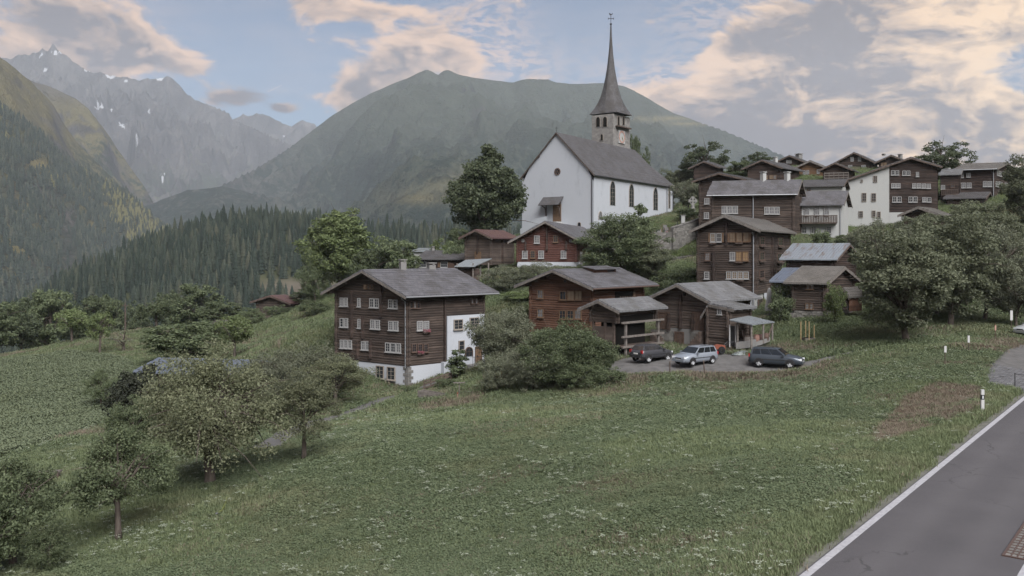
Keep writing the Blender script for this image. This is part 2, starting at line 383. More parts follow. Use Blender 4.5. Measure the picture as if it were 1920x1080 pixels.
# ------------------------------------------------------------------ near terrain from surveyed points
def P3(px, py, Y): v = at(px, py, Y); return (v.x, v.y, v.z)
PTS = [P3(*q) for q in [
    (1490,1080,22),(1300,1080,24.5),(960,1080,29),(600,1080,33),(230,1015,40),(0,1080,36.5),(-400,1080,44),(1700,905,30.0),
    (395,905,46),(572,865,47),(960,900,39),(960,800,50),(1300,900,33),(1300,800,47),(1600,800,44),(1600,720,58),(1300,722,65),
    (1100,735,66),(900,760,66),(800,770,70),(620,790,66),(700,752,77),(640,765,76),(760,740,82),(850,705,84),(905,690,90),
    (1180,690,71),(1300,690,70),(1450,697,68.5),(1540,690,68),(1240,731,63.5),(1450,722,63),(1400,650,76),(1250,660,77),(1515,642,78),
    (1600,612,82),(1490,605,86),(1560,600,86),(1420,600,92),(1310,590,97),(1280,658,79.2),(1328,661,78.8),(1232,656,80.6),(1345,656,76.4),(1260,659,78),(1700,640,72),(1800,640,72),(1772,690,58),(1817,668,63),
    (1866,640,72),(1896,625,77),(1880,690,57.5),(1920,620,78),(1650,575,95),(1800,560,95),(1900,560,95),
    (1113,433,150),(979,440,158),(1250,413,178),(1310,490,128),(1260,497,126),(1200,500,118),(1170,437,139),(1240,437,140),(1272,425,143),(1240,496,130),(1180,499,126),(1300,410,146),(1120,440,141),(1050,505,118),(960,505,120),
    (900,510,118),(860,520,130),(780,515,135),(940,540,108),(880,562,105),(980,575,98),(1110,630,88),(1000,645,88),(1040,690,76),
    (1140,672,79),(620,605,98),(560,625,110),(500,622,125),(480,615,150),(560,590,150),(420,652,115),(440,672,100),(290,615,150),(190,665,125),
    (235,660,125),(135,640,150),(20,672,140),(0,800,80),(150,760,88),(190,762,86),(300,700,100),(80,840,66),(0,880,60),(250,795,75),
    (330,785,74),(450,785,72),(640,540,140),(700,520,150),(1400,432,125),(1540,447,124),(1640,437,140),(1640,345,165),(1430,340,165),
    (1560,335,165),(1480,318,190),(1600,314,190),(1850,372,150),(1760,402,140),(1330,332,180),(1500,318,250),(1900,345,250),
    (1120,520,112),(1230,600,100),(1390,500,110),(1500,500,108),(1600,480,112),(1700,460,118),(1800,440,122),(-500,900,70),(-300,700,130)]]
PTS += [(0,5,-.6),(0,-30,-.6),(30,5,0),(25,-30,0),(-40,5,-6.5),(-60,-30,-9),(60,45,.35),(36,58.6,.15),(48,74,.4),(90,45,4),(110,100,14),
        (16,33,0),(27.6,47.9,0),(7.05,21.7,0),(-10,0,-2),(-200,60,-18),(-200,160,-24),(-110,190,-22),(-60,190,-12),(-20,200,-4),(-220,240,-60),
        (-120,250,-48),(-60,250,-36),(-20,260,-28),(10,270,-14),(-220,340,-95),(-100,340,-85),(0,340,-60),(60,340,10),(40,215,12),(120,340,30),(200,340,34),
        (200,200,24),(200,100,18),(200,0,12),(120,0,9),(-220,-30,-24),(220,-40,18)]
PTS = np.array(PTS)
def _kern(d): return np.sqrt(d*d+16.0)
_n = len(PTS); _d = np.hypot(PTS[:,None,0]-PTS[None,:,0], PTS[:,None,1]-PTS[None,:,1])
_A = np.zeros((_n+3,_n+3)); _A[:_n,:_n] = _kern(_d)-0.35*np.eye(_n); _A[:_n,_n] = 1; _A[:_n,_n+1] = PTS[:,0]; _A[:_n,_n+2] = PTS[:,1]; _A[_n:,:_n] = _A[:_n,_n:].T
_w = np.linalg.solve(_A, np.concatenate([PTS[:,2],[0,0,0]]))
RD = (np.array([7.05,21.7]), np.array([.6174,.7867])); RN = np.array([.7867,-.6174])        # left edge line of the road and its direction
def ground(x, y):
    x = np.asarray(x, float); y = np.asarray(y, float); sh = x.shape; x = x.ravel(); y = y.ravel(); z = np.empty(len(x))
    for k in range(0, len(x), 20000):
        a, c = x[k:k+20000], y[k:k+20000]
        z[k:k+20000] = _kern(np.hypot(a[:,None]-PTS[None,:,0], c[:,None]-PTS[None,:,1]))@_w[:_n]+_w[_n]+_w[_n+1]*a+_w[_n+2]*c
    lump = (fbm(x*.11, y*.11, 3, 5)-.5)*.5+(fbm(x*.55, y*.55, 2, 8)-.5)*.16
    r = (x-RD[0][0])*RN[0]+(y-RD[0][1])*RN[1]                       # metres right of the edge line
    flat = np.clip((np.abs(r-2)-2.4)/2.0, 0, 1)
    z = z+lump*flat*np.clip((y+10)/20,0,1)
    along = (x-RD[0][0])*RD[1][0]+(y-RD[0][1])*RD[1][1]
    zr = np.clip((along-45)/60, 0, 1)*.6
    fl = np.clip((np.abs(r-2.1)-3.0)/4.0, 0, 1)*1.0
    ok = np.clip((120-np.abs(along))/20, 0, 1)
    k = (1-fl*fl*(3-2*fl))*ok
    return (z*(1-k)+zr*k).reshape(sh)
def gz(x, y): return float(ground(np.array([x]), np.array([y]))[0])
def rdpt(al, off): q = RD[0]+RD[1]*al+RN[1-1]*0*al; return (RD[0][0]+RD[1][0]*al+RN[0]*off, RD[0][1]+RD[1][1]*al+RN[1]*off)
def XY(px, Y): return ((px-960)*Y/F, Y)
LOT = [XY(*q) for q in [(1120,73.5),(1185,77.5),(1345,75),(1420,72.5),(1500,70.5),(1560,70.8),(1645,71.6),(1690,72.4),(1690,71.5),(1640,70.6),(1560,69.7),(1512,67.8),(1400,67.9),(1262,68.8),(1165,69.4),(1120,71.5)]]
PATH = [XY(*q) for q in [(500,54),(545,60),(600,66),(660,71.5),(720,77),(770,80),(810,82.2),(850,84),(885,87),(905,91)]]
LANE = [XY(*q) for q in [(1130,119),(1200,121),(1262,124),(1310,127),(1350,131)]]
_p = [onplane(a, c, .15) for a, c in [(1836,716),(1850,690),(1878,664),(1897,651),(1990,640),(2060,700),(1960,716),(1919,733),(1880,724)]]
PAVED = [(v.x, v.y) for v in _p]
CROP = [XY(*q) for q in [(-700,70),(-150,60),(60,67),(190,76),(262,84),(268,95),(250,108),(230,118),(120,134),(0,128),(-300,120),(-700,110)]]
DRY = [onplane(a, c, -.5) for a, c in [(1640,850),(1690,835),(1780,812),(1850,780),(1840,745),(1760,730),(1700,745),(1650,790)]]
DRY = [(v.x, v.y) for v in DRY]
def soft(d, w): return np.clip(1-d/w, 0, 1)
def dryness(x, y):
    """dead, brown sward: along the lot bank, on the verge and in patches of the meadow"""
    n = fbm(x*.35, y*.35, 4, 31); n2 = fbm(x*.08, y*.08, 3, 77)
    v = np.where(inpoly(x, y, DRY), 1.0, 0.0)*np.clip((n-.30)*5, 0, 1)
    bank, _ = dpoly(x, y, [XY(*q) for q in [(1170,67.8),(1260,67.3),(1400,66.4),(1510,66.3),(1570,68.3)]])
    v = np.maximum(v, soft(bank, 2.3)*np.clip((n-.28)*5, 0, 1))
    b2, _ = dpoly(x, y, [XY(*q) for q in [(1800,58),(1850,64),(1880,69),(1900,75)]])
    v = np.maximum(v, soft(b2, 2.6)*np.clip((n-.35)*6, 0, 1))
    b3, _ = dpoly(x, y, [XY(*q) for q in [(600,60),(700,70),(790,69.5),(880,69)]])
    v = np.maximum(v, soft(b3, 3.0)*np.clip((n-.42)*6, 0, 1))
    b4, _ = dpoly(x, y, [XY(*q) for q in [(1360,75),(1440,75),(1540,76.5)]])
    v = np.maximum(v, soft(b4, 2.2)*np.clip((n-.42)*6, 0, 1))
    v = np.maximum(v, np.clip((n*.6+n2*.6-.70)*4, 0, .08)*((y < 64) & (x > -16)))
    for pl, wd, mx in (([(1130,64.5),(1300,62.5),(1500,62.5),(1600,64)], 3.0, .6), ([(820,38),(960,39),(1130,36)], 3.2, .5), ([(900,50),(1100,52)], 3.0, .35), ([(1130,30),(1320,27)], 2.5, .35), ([(1600,52),(1700,50)], 2.4, .5)):
        b5, _ = dpoly(x, y, [XY(*q) for q in pl]); v = np.maximum(v, mx*soft(b5, wd)*np.clip((n-.36)*6, 0, 1))
    return np.clip(v, 0, 1)

xs = np.concatenate([np.linspace(-330,-120,60),np.arange(-118,86,.9),np.linspace(88,330,60)])
ys = np.concatenate([np.linspace(-60,12,20),np.arange(13,110,.9),np.arange(111,215,2.2),np.linspace(218,420,40)])
GX, GY = np.meshgrid(xs, ys); GZ = ground(GX, GY)
sunk = np.zeros_like(GZ)
rr = (GX-RD[0][0])*RN[0]+(GY-RD[0][1])*RN[1]; al = (GX-RD[0][0])*RD[1][0]+(GY-RD[0][1])*RD[1][1]
sunk = np.where((rr > .55) & (rr < 5.6) & (np.abs(al) < 118), .16, sunk)
for _q in (LOT, PAVED): sunk = np.where(inpoly(GX, GY, _q) & (dpoly(GX, GY, _q+_q[:1])[0] > .95), .16, sunk)
sunk = np.where(dpoly(GX, GY, PATH)[0] < .75, .12, sunk); sunk = np.where(dpoly(GX, GY, LANE)[0] < 1.5, .12, sunk)
crop = inpoly(GX, GY, CROP).astype(float)
def groundfn(b, p):
    o = gp(b); n = b.noise(o, .22, 6, .62); n2 = b.noise(o, 2.6, 5, .7); n3 = b.noise(o, 9, 4, .7)
    g = ramp(b, b.m('ADD', b.m('MULTIPLY', n, .55), b.m('MULTIPLY', n2, .45)), [(.30, (.040, .058, .024)), (.50, (.075, .102, .040)), (.68, (.125, .140, .058))])
    g = b.mix(b.m('MULTIPLY', n3, .5), g, (.028, .036, .017, 1))
    dr = ramp(b, n2, [(.3, (.105, .078, .052)), (.7, (.20, .155, .105))])
    c = b.mix(attr(b, 'dry'), g, dr)
    c = b.mix(b.m('MULTIPLY', attr(b, 'crop'), .75), c, b.mix(n3, (.030, .045, .020, 1), (.06, .085, .035, 1)))
    b.put(p.inputs['Base Color'], c); bump(b, p, b.m('ADD', n2, b.m('MULTIPLY', n3, .5)), .8, .12)
M['ground'] = mat('meadow_ground', (.06, .08, .03), .95, .1, 0, groundfn)
g = link('meadow_ground', grid_mesh('meadow_ground', GX, GY, GZ-sunk, M['ground'], {'dry': dryness(GX, GY), 'crop': crop})); struct(g)

# ------------------------------------------------------------------ road, lot, path, paved forecourt
def asphaltfn(b, p):
    o = gp(b); n = b.noise(o, .35, 5, .6); n2 = b.noise(o, 26, 3, .7); n3 = b.noise(o, 120, 2, .7)
    c = ramp(b, b.m('ADD', b.m('MULTIPLY', n, .6), b.m('MULTIPLY', n2, .4)), [(.35, (.062, .059, .064)), (.65, (.084, .080, .086))])
    c = b.mix(b.m('MULTIPLY', b.step(n3, .55, .75), .35), c, (.20, .195, .20, 1))
    off = b.vm('DOT_PRODUCT', b.vm('SUBTRACT', o, (7.05, 21.7, 0)), (.7867, -.6174, 0))
    trk = b.m('ADD', *[b.m('EXPONENT', b.m('MULTIPLY', b.m('POWER', b.m('MULTIPLY', b.m('SUBTRACT', off, q), 2.4), 2.0), -1.0)) for q in (1.25, 2.95)])
    c = b.mix(b.m('MULTIPLY', trk, .22), c, (.125, .12, .125, 1))
    vo = b.n('ShaderNodeTexVoronoi', feature='DISTANCE_TO_EDGE'); vo.inputs['Scale'].default_value = .22
    b.put(vo.inputs['Vector'], b.vm('ADD', o, b.vm('SCALE', (0, 0, 0)) if False else b.xyz(b.m('MULTIPLY', b.noise(o, 1.2, 4, .6), 1.6), b.m('MULTIPLY', b.noise(o, .9, 4, .6), 1.6), 0.0)))
    crk = b.m('MULTIPLY', b.m('LESS_THAN', vo.outputs['Distance'], .006), b.step(n, .45, .60)); c = b.mix(b.m('MULTIPLY', crk, .55), c, (.03, .03, .03, 1))
    b.put(p.inputs['Base Color'], c); bump(b, p, n3, .35, .01)
M['asphalt'] = mat('worn_asphalt', (.1, .1, .1), .85, .3, 0, asphaltfn)
M['verge'] = noisy('gravelly_road_edge', (.085, .085, .075), (.14, .14, .12), 3, .9)
M['roadpaint'] = noisy('white_road_paint', (.26, .26, .28), (.37, .37, .395), 6, .7)
M['gravel'] = noisy('grey_gravel', (.075, .073, .072), (.118, .115, .114), 1.5, .9, (1, 1, 1), .4, .03)
def strip(name, o1, o2, material, lift, a0=-60, a1=115, step=1.5, jit=0):
    mb = MB(); rows = []
    for a in np.arange(a0, a1+.1, step):
        j = (vnoise(np.array([a*.7]), np.array([3.1]), 4)[0]-.5)*jit
        r = []
        for t in np.linspace(0, 1, 5):
            x, y = rdpt(a, o1+(o2-o1)*t+(j if t == 0 else 0)); zr = min(max((a-45)/60, 0), 1)*.6
            r.append((x, y, zr+lift))
        rows.append(r)
    mb.grid([r[::-1] for r in rows][::-1] if False else rows, 0)
    o = mb.build(name, material); return struct(o)
strip('road', -.05, 4.75, M['asphalt'], .016)
strip('road_shoulder', -.45, -.0, M['verge'], .012, jit=.25)
strip('road_edge_line', -.0, .21, M['roadpaint'], .022)
strip('road_edge_line', 4.18, 4.40, M['roadpaint'], .022)
def sheet(name, poly, material, lift, res=.7):
    bm = bmesh.new(); x0 = min(q[0] for q in poly); x1 = max(q[0] for q in poly); y0 = min(q[1] for q in poly); y1 = max(q[1] for q in poly)
    vs_ = [bm.verts.new((x, y, 0)) for x, y in poly]; bm.faces.new(vs_)
    for ax, lo, hi in ((0, x0, x1), (1, y0, y1)):
        for q in np.arange(lo+res, hi, res):
            nrm = (1, 0, 0) if ax == 0 else (0, 1, 0)
            bmesh.ops.bisect_plane(bm, geom=bm.verts[:]+bm.edges[:]+bm.faces[:], plane_co=(q, q, 0), plane_no=nrm)
    V = np.array([v.co[:] for v in bm.verts]); Z = ground(V[:,0], V[:,1])
    for v, z in zip(bm.verts, Z): v.co.z = z+lift
    bmesh.ops.recalc_face_normals(bm, faces=bm.faces[:])
    if bm.faces and sum(f.normal.z for f in bm.faces) < 0: bmesh.ops.reverse_faces(bm, faces=bm.faces[:])
    me = bpy.data.meshes.new(name); bm.to_mesh(me); bm.free(); me.materials.append(material)
    return struct(link(name, me))
sheet('car_park', LOT, M['gravel'], .03)
def ribbon(name, pl, w, material, lift=0.0):
    mb = MB(); rows = []; pts = []
    for i in range(len(pl)-1):
        for t in np.linspace(0, 1, 8, endpoint=False): pts.append((pl[i][0]+(pl[i+1][0]-pl[i][0])*t, pl[i][1]+(pl[i+1][1]-pl[i][1])*t))
    pts.append(pl[-1])
    for k, (x, y) in enumerate(pts):
        a = pts[max(k-1, 0)]; c = pts[min(k+1, len(pts)-1)]; L = math.hypot(c[0]-a[0], c[1]-a[1]); nx, ny = (c[1]-a[1])/L, -(c[0]-a[0])/L
        z = gz(x, y); rows.append([(x+nx*w*t, y+ny*w*t, .5*z+.5*gz(x+nx*w*t, y+ny*w*t)+lift) for t in (-.5, -.25, 0, .25, .5)])
    mb.grid(rows); return struct(mb.build(name, material, None, True))
ribbon('footpath', PATH, 1.9, M['gravel'], .03)
ribbon('village_lane', LANE, 3.4, M['asphalt'], .03)
sheet('forecourt_base', PAVED, M['gravel'], .01)
M['paver'] = mat('grey_paver', (.25, .25, .26), .85, .2, 0, lambda b, p: b.put(p.inputs['Base Color'], b.mix(b.n('ShaderNodeNewGeometry').outputs['Random Per Island'], (.095, .095, .101, 1), (.145, .145, .152, 1))))
mb = MB()
for i in range(-30, 60):
    for j in range(-60, 70):
        a = 20+i*.42+(.21 if j % 2 else 0); o = -j*.27-1
        x, y = rdpt(a, o)
        if not inpoly(np.array([x]), np.array([y]), PAVED)[0] or random.random() < .02: continue
        z = gz(x, y); tl = random.uniform(-.008, .008)
        u = RD[1]*.385; w = -RN*.235
        mb.box((x, y, z-.005+tl), (u[0], u[1], random.uniform(-.008, .008)), (w[0], w[1], 0), (0, 0, .06))
if mb.v: o = mb.build('pavers', M['paver']); stuff(o); o['label'] = 'grey concrete paving blocks laid on the parking forecourt'; o['category'] = 'paving'

# ------------------------------------------------------------------ far terrain
def rocky(name, green, amt, dark, snowattr=True, tree=.0):
    def fn(b, p):
        o = gp(b); nrm = b.n('ShaderNodeNewGeometry').outputs['Normal']; sp = b.n('ShaderNodeSeparateXYZ'); b.put(sp.inputs[0], nrm)
        n = b.noise(b.vm('MULTIPLY', o, (1, 1, .35)), .0035, 9, .66); n2 = b.noise(b.vm('MULTIPLY', o, (1, 1, .25)), .016, 8, .7)
        rock = ramp(b, b.m('ADD', b.m('MULTIPLY', n, .5), b.m('MULTIPLY', n2, .5)), [(.30, (.014, .014, .017)), (.50, (.060, .057, .060)), (.70, (.165, .155, .148))])
        gr = b.mix(n2, (*[q*.55 for q in green], 1), (*[q*1.5 for q in green], 1))
        f = b.step(b.m('ADD', b.m('MULTIPLY', sp.outputs[2], .8), b.m('MULTIPLY', n, .8)), 1.08-amt, 1.30-amt)
        f = b.m('MULTIPLY', f, attr(b, 'veg'))
        c = b.mix(f, rock, gr)
        t = b.noise(o, .030, 4, .8); t2 = b.noise(o, .0022, 5, .6)
        wood = b.m('MULTIPLY', b.step(b.m('ADD', b.m('MULTIPLY', t, .65), b.m('MULTIPLY', t2, .5)), .52, .60), attr(b, 'wood'))
        c = b.mix(wood, c, b.mix(t, (*[q*.6 for q in dark], 1), (*[q*1.6 for q in dark], 1)))
        c = b.mix(b.m('MULTIPLY', attr(b, 'pasture_and_sun'), .8), c, (.26, .215, .10, 1))
        sn = b.step(b.m('ADD', attr(b, 'snow'), b.m('MULTIPLY', b.m('SUBTRACT', n2, .5), .9)), .48, .56)
        c = b.mix(b.m('MULTIPLY', sn, b.m('ADD', .35, b.m('MULTIPLY', n2, .9)), clamp=True), c, (.50, .52, .56, 1))
        b.put(p.inputs['Base Color'], c); bump(b, p, b.m('ADD', n2, b.m('MULTIPLY', t, .8)), 1.0, 22)
    return mat(name, (.2, .2, .2), .95, .1, 0, fn)
M['rock_far'] = rocky('grey_alpine_rock', (.075, .09, .045), .05, (.03, .045, .028))
M['green_far'] = rocky('green_alp', (.046, .056, .042), .55, (.014, .023, .019))
M['slope_far'] = rocky('wooded_slope_ground', (.105, .092, .042), .40, (.020, .030, .018))  # olive-yellow ground: warm sunlight on the flank is put into the colour
def ridge_height(X, Y, ridges):
    Z = np.full(X.shape, -1e9)
    for pts, slope, curve in ridges:
        for i in range(len(pts)-1):
            a, c = pts[i], pts[i+1]; dx, dy = c[0]-a[0], c[1]-a[1]; L = dx*dx+dy*dy
            t = np.clip(((X-a[0])*dx+(Y-a[1])*dy)/L, 0, 1); d = np.hypot(X-a[0]-t*dx, Y-a[1]-t*dy)
            h = a[2]+(c[2]-a[2])*t-slope*d*(1+curve*np.exp(-d/250.0))
            Z = np.maximum(Z, h)
    return Z
def px_of(X, Y, Z): return 960+X*F/Y, HZ-(Z-CZ)*F/Y
def blob_attr(X, Y, Z, L):
    px, py = px_of(X, Y, Z); s = np.zeros(X.shape)
    for a, c, rx, ry, k in L: s = np.maximum(s, k*np.exp(-((px-a)/rx)**2-((py-c)/ry)**2))
    return s
def R3(L): return [P3(*q) for q in L]
def jag(pts, n, amp, seed):
    """subdivide a crest and roughen it"""
    r = np.random.default_rng(seed); out = []
    for i in range(len(pts)-1):
        for t in np.linspace(0, 1, n, endpoint=False):
            q = [pts[i][k]+(pts[i+1][k]-pts[i][k])*t for k in range(3)]
            if t > 0: q[2] += r.uniform(-amp, amp)
            out.append(tuple(q))
    return out+[pts[-1]]
def gridxy(x0, x1, nx, y0, y1, ny): return np.meshgrid(np.linspace(x0, x1, nx), np.linspace(y0, y1, ny))
def crest_z(X, Y, C, slope, back=.6, amp=0, seed=0):
    """height of a mountainside falling from its crest towards the viewer's valley; C: rows of (px, py, distance)"""
    C = np.array(C, float); px = 960+X*F/Y; Yc = np.interp(px, C[:, 0], C[:, 2]); pyc = np.interp(px, C[:, 0], C[:, 1])
    g_ = np.arange(-1500, 3500, 4.0); sm = np.interp(g_, C[:, 0], C[:, 1]); sm = np.convolve(np.pad(sm, 40, 'edge'), np.hanning(81)/np.hanning(81).sum(), 'valid')
    wS = np.clip(np.abs(Yc-Y)/500, 0, 1); wS = wS*wS*(3-2*wS); pyc = pyc*(1-wS)+np.interp(px, g_, sm)*wS
    if amp: pyc = pyc-(fbm(px*.045, px*0+seed, 5, seed, .6, True)-.72)*amp
    Zc = CZ+(HZ-pyc)*Yc/F; d = Yc-Y
    return np.where(d > 0, Zc-slope*d, Zc+back*d), np.abs(d)
# rocky massif, about seven kilometres off
CR = [(-900,60,7200),(-200,110,7100),(0,106,7000),(20,106,7000),(34,100,7000),(45,98,7000),(56,101,7000),(62,92,7000),(72,95,7000),(80,87,7000),(90,90,7000),(100,77,7000),(108,87,7000),(118,96,7000),(130,102,7000),(150,120,7000),(165,129,7000),(185,132,7000),(225,139,7000),(260,146,7000),(300,143,7000),(320,141,7000),(333,152,7000),(345,166,7000),(370,182,7000),(400,197,7000),(430,207,6950),(438,222,6900),(470,236,6800),(540,264,6600),(600,300,6500),(700,345,6400),(900,400,6300)]
X, Y = gridxy(-5600, 0, 420, 4300, 7600, 230)
Z, d = crest_z(X, Y, CR, .52, .6, 9, 3)
w = np.clip(d/120, .0, 1); warp_ = (fbm(X*.0015, Y*.0015, 4, 7)-.5)*700
gul = fbm((X+warp_)*.0040, Y*.0013, 6, 3, .58, True); Z += (gul-.74-.26*np.clip(1-d/800, 0, 1))*w*760+(fbm(X*.012, Y*.006, 4, 9, .55, True)-.7)*w*120
Z = np.maximum(Z, -140); _, PY = px_of(X, Y, Z)
struct(link('rocky_mountain', grid_mesh('rocky_mountain', X, Y, Z, M['rock_far'], {
    'snow': blob_attr(X, Y, Z, [(70,103,16,5,1.1),(107,99,14,5,1.1),(82,132,10,6,1),(165,131,12,3,1),(212,141,22,4,1),(240,152,10,4,1),(303,147,12,4,1),(186,200,12,8,1),(230,236,7,4,1),(280,209,4,5,1),(208,208,8,5,.8),(225,232,4,6,1),(305,328,9,4,1),(345,327,6,3,.8),(256,262,3,22,.9),(455,340,4,12,.8)])*.95,
    'veg': np.clip((PY-230)/120, 0, .9), 'wood': np.clip((PY-300)/60, 0, .7), 'pasture_and_sun': X*0})))
# small jagged ridge at the head of the valley
X, Y = gridxy(-3900, -100, 240, 7500, 8500, 60)
Z, d = crest_z(X, Y, [(-400,260,8200),(300,222,8200),(430,222,8200),(455,214,8200),(480,211,8200),(500,214,8200),(520,224,8200),(530,229,8200),(545,235,8200),(552,230,8200),(562,224,8200),(578,226,8200),(590,232,8200),(605,240,8200),(660,290,8200),(760,340,8200),(960,400,8200)], .6, .6, 10, 12)
Z += (fbm(X*.004, Y*.002, 5, 13, .58, True)-.74)*np.clip(d/150, 0, 1)*330; Z = np.maximum(Z, -140)
struct(link('distant_ridge', grid_mesh('distant_ridge', X, Y, Z, M['rock_far'], {'snow': blob_attr(X, Y, Z, [(530,256,5,3,1),(500,225,4,3,.8)]), 'veg': X*0, 'wood': X*0, 'pasture_and_sun': X*0})))
# broad green mountain behind the church
CG = [(-100,470,3300),(300,420,3500),(380,362,3700),(440,333,3900),(480,313,4050),(520,290,4200),(570,256,4400),(600,233,4500),(625,214,4500),(660,193,4500),(700,172,4500),(740,155,4500),(765,146,4500),(788,134,4500),(800,129,4500),(812,134,4500),(821,140,4500),(830,132,4500),(840,130,4500),(858,138,4500),(880,143,4500),(905,147,4500),(935,151,4500),(962,154,4500),(975,149,4500),(992,147,4500),(1028,148,4500),(1042,153,4500),(1070,156,4500),(1130,155,4500),(1172,161,4500),(1205,177,4500),(1235,196,4500),(1262,211,4500),(1310,227,4500),(1350,240,4450),(1400,261,4400),(1460,286,4300),(1560,330,4200),(1700,375,4000),(1900,420,3900),(2400,460,3800)]
X, Y = gridxy(-2700, 3000, 420, 1600, 4900, 230)
Z, d = crest_z(X, Y, CG, .30, .4, 1.5, 21); w = np.clip(d/260, 0, 1); warp_ = (fbm(X*.0012, Y*.0012, 4, 47)-.5)*900
Z += (fbm((X+warp_)*.0026, Y*.0010, 7, 41, .56, True)-.74-.26*np.clip(1-d/900, 0, 1))*np.clip(d/260, 0, 1)*(400+300*np.clip((560-px_of(X, Y, Z)[0])/200, 0, 1))+(fbm(X*.010, Y*.008, 4, 44, .55, True)-.7)*np.clip(d/120, 0, 1)*46; Z = np.maximum(Z, -140)
PX, PY = px_of(X, Y, Z)
struct(link('green_mountain', grid_mesh('green_mountain', X, Y, Z, M['green_far'], {
    'snow': X*0, 'veg': np.clip(.25+(PX-440)/240, .25, .95), 'wood': np.maximum(np.clip((PY-205)/110, 0, 1), np.clip((600-PX)/60, 0, 1)*np.clip((PY-262)/30, 0, 1))*np.where(PX > 1200, np.clip((PY-235)/20, 0, 1), 1),
    'pasture_and_sun': blob_attr(X, Y, Z, [(790,372,60,9,.5),(830,350,40,14,.3),(1240,222,60,4,.6),(880,330,40,20,.25),(1290,232,40,3,.6)])})))
# spurs on the sunny side of the valley
def side(name, C, x0, x1, y0, y1, slope, seed, amp, attrs, nx=170, ny=120, cj=4, mt='slope_far'):
    X, Y = gridxy(x0, x1, nx, y0, y1, ny); Z, d = crest_z(X, Y, C, slope, .5, cj, seed)
    Z = Z+(fbm(X*.006, Y*.003, 6, seed+2, .55, True)-.74)*np.clip(d/90, 0, 1)*amp; Z = np.maximum(Z, -140); PX, PY = px_of(X, Y, Z)
    A = {'snow': X*0, 'veg': np.ones_like(X), 'wood': X*0, 'pasture_and_sun': X*0}; A.update(attrs(X, Y, Z, PX, PY)); struct(link(name, grid_mesh(name, X, Y, Z, M[mt], A)))
side('alpine_spur', [(-300,60,3700),(0,125,3650),(60,150,3600),(85,159,3600),(110,168,3600),(140,182,3600),(167,204,3600),(195,240,3600),(218,274,3600),(268,344,3600),(295,390,3600),(345,432,3600)], -3000, -1000, 2700, 3900, .62, 51, 240, lambda X, Y, Z, PX, PY: {'wood': np.clip((PY-220)/60, 0, 1), 'veg': np.clip((PY-150)/60, .35, 1)})
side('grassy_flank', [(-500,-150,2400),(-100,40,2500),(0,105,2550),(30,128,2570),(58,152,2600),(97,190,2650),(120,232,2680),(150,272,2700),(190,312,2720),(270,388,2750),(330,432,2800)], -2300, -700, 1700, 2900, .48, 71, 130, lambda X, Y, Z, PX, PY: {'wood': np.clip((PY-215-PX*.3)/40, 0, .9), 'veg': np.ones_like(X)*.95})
# low wooded rise on the valley floor
side('valley_rise', [(100,440,3300),(240,400,3300),(300,374,3300),(350,356,3300),(420,348,3300),(480,364,3300),(540,385,3300),(640,415,3300),(800,450,3300)], -1900, -400, 2500, 3600, .25, 61, 90, lambda X, Y, Z, PX, PY: {'wood': np.ones_like(X), 'veg': np.ones_like(X)*.55}, 120, 70, 4, 'green_far')
# wooded flank, nearer
FLC = [(-900,-60,1650),(-500,40,1750),(-200,120,1850),(0,200,1900),(78,254,1950),(117,298,1980),(175,334,2000),(233,360,2050),(272,398,2100),(330,446,2150),(420,500,2200)]
def flank(X, Y):
    Z, d = crest_z(X, Y, FLC, .50, .5, 5, 75)
    return np.maximum(Z+(fbm(X*.006, Y*.004, 6, 73, .52, True)-.72)*np.clip(d/120, 0, 1)*110+(fbm(X*.03, Y*.03, 3, 78)-.5)*10, -140)
X, Y = gridxy(-2300, -250, 230, 900, 2400, 190); Z = flank(X, Y); PX, PY = px_of(X, Y, Z)
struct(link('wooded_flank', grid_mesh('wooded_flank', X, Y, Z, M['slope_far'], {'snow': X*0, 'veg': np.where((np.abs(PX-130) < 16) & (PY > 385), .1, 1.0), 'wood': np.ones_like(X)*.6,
    'pasture_and_sun': blob_attr(X, Y, Z, [(72,312,20,12,1),(90,330,22,10,.8)])})))  # golden clearings, with sunlight painted into their colour
# forested hill above the valley, half a kilometre off
HC = np.array([P3(px, py, 620) for px, py in [(-700,760),(-300,680),(-100,640),(0,602),(80,560),(150,514),(250,472),(330,443),(430,427),(480,420),(560,422),(620,431),(700,437),(760,442),(840,446),(960,456),(1100,480)]])
def hill(X, Y):
    z = np.interp(X*620/620, HC[:,0], HC[:,2]); dy = 620-Y
    z = np.where(dy > 0, z-.27*dy-.0004*dy*dy, z+.30*dy)
    return np.maximum(z+(fbm(X*.012, Y*.012, 5, 81)-.5)*14, -120)
X, Y = gridxy(-1000, 120, 190, 330, 1000, 110)
def forestfn(b, p):
    o = gp(b); n = b.noise(o, .05, 6, .65)
    b.put(p.inputs['Base Color'], b.mix(attr(b, 'bare'), ramp(b, n, [(.3, (.025, .032, .018)), (.7, (.06, .065, .035))]), ramp(b, n, [(.35, (.065, .06, .046)), (.7, (.125, .108, .09))]))); bump(b, p, n, .8, .6)
M['forest_floor'] = mat('forest_floor', (.04, .05, .03), .95, .1, 0, forestfn)
def bareness(X, Y): 
    px, py = px_of(X, Y, hill(X, Y)); return np.clip(1.6*np.exp(-((px-560)/120)**2-((py-545)/30)**2)-.5, 0, 1)
struct(link('forest_hill', grid_mesh('forest_hill', X, Y, hill(X, Y), M['forest_floor'], {'bare': bareness(X, Y)})))
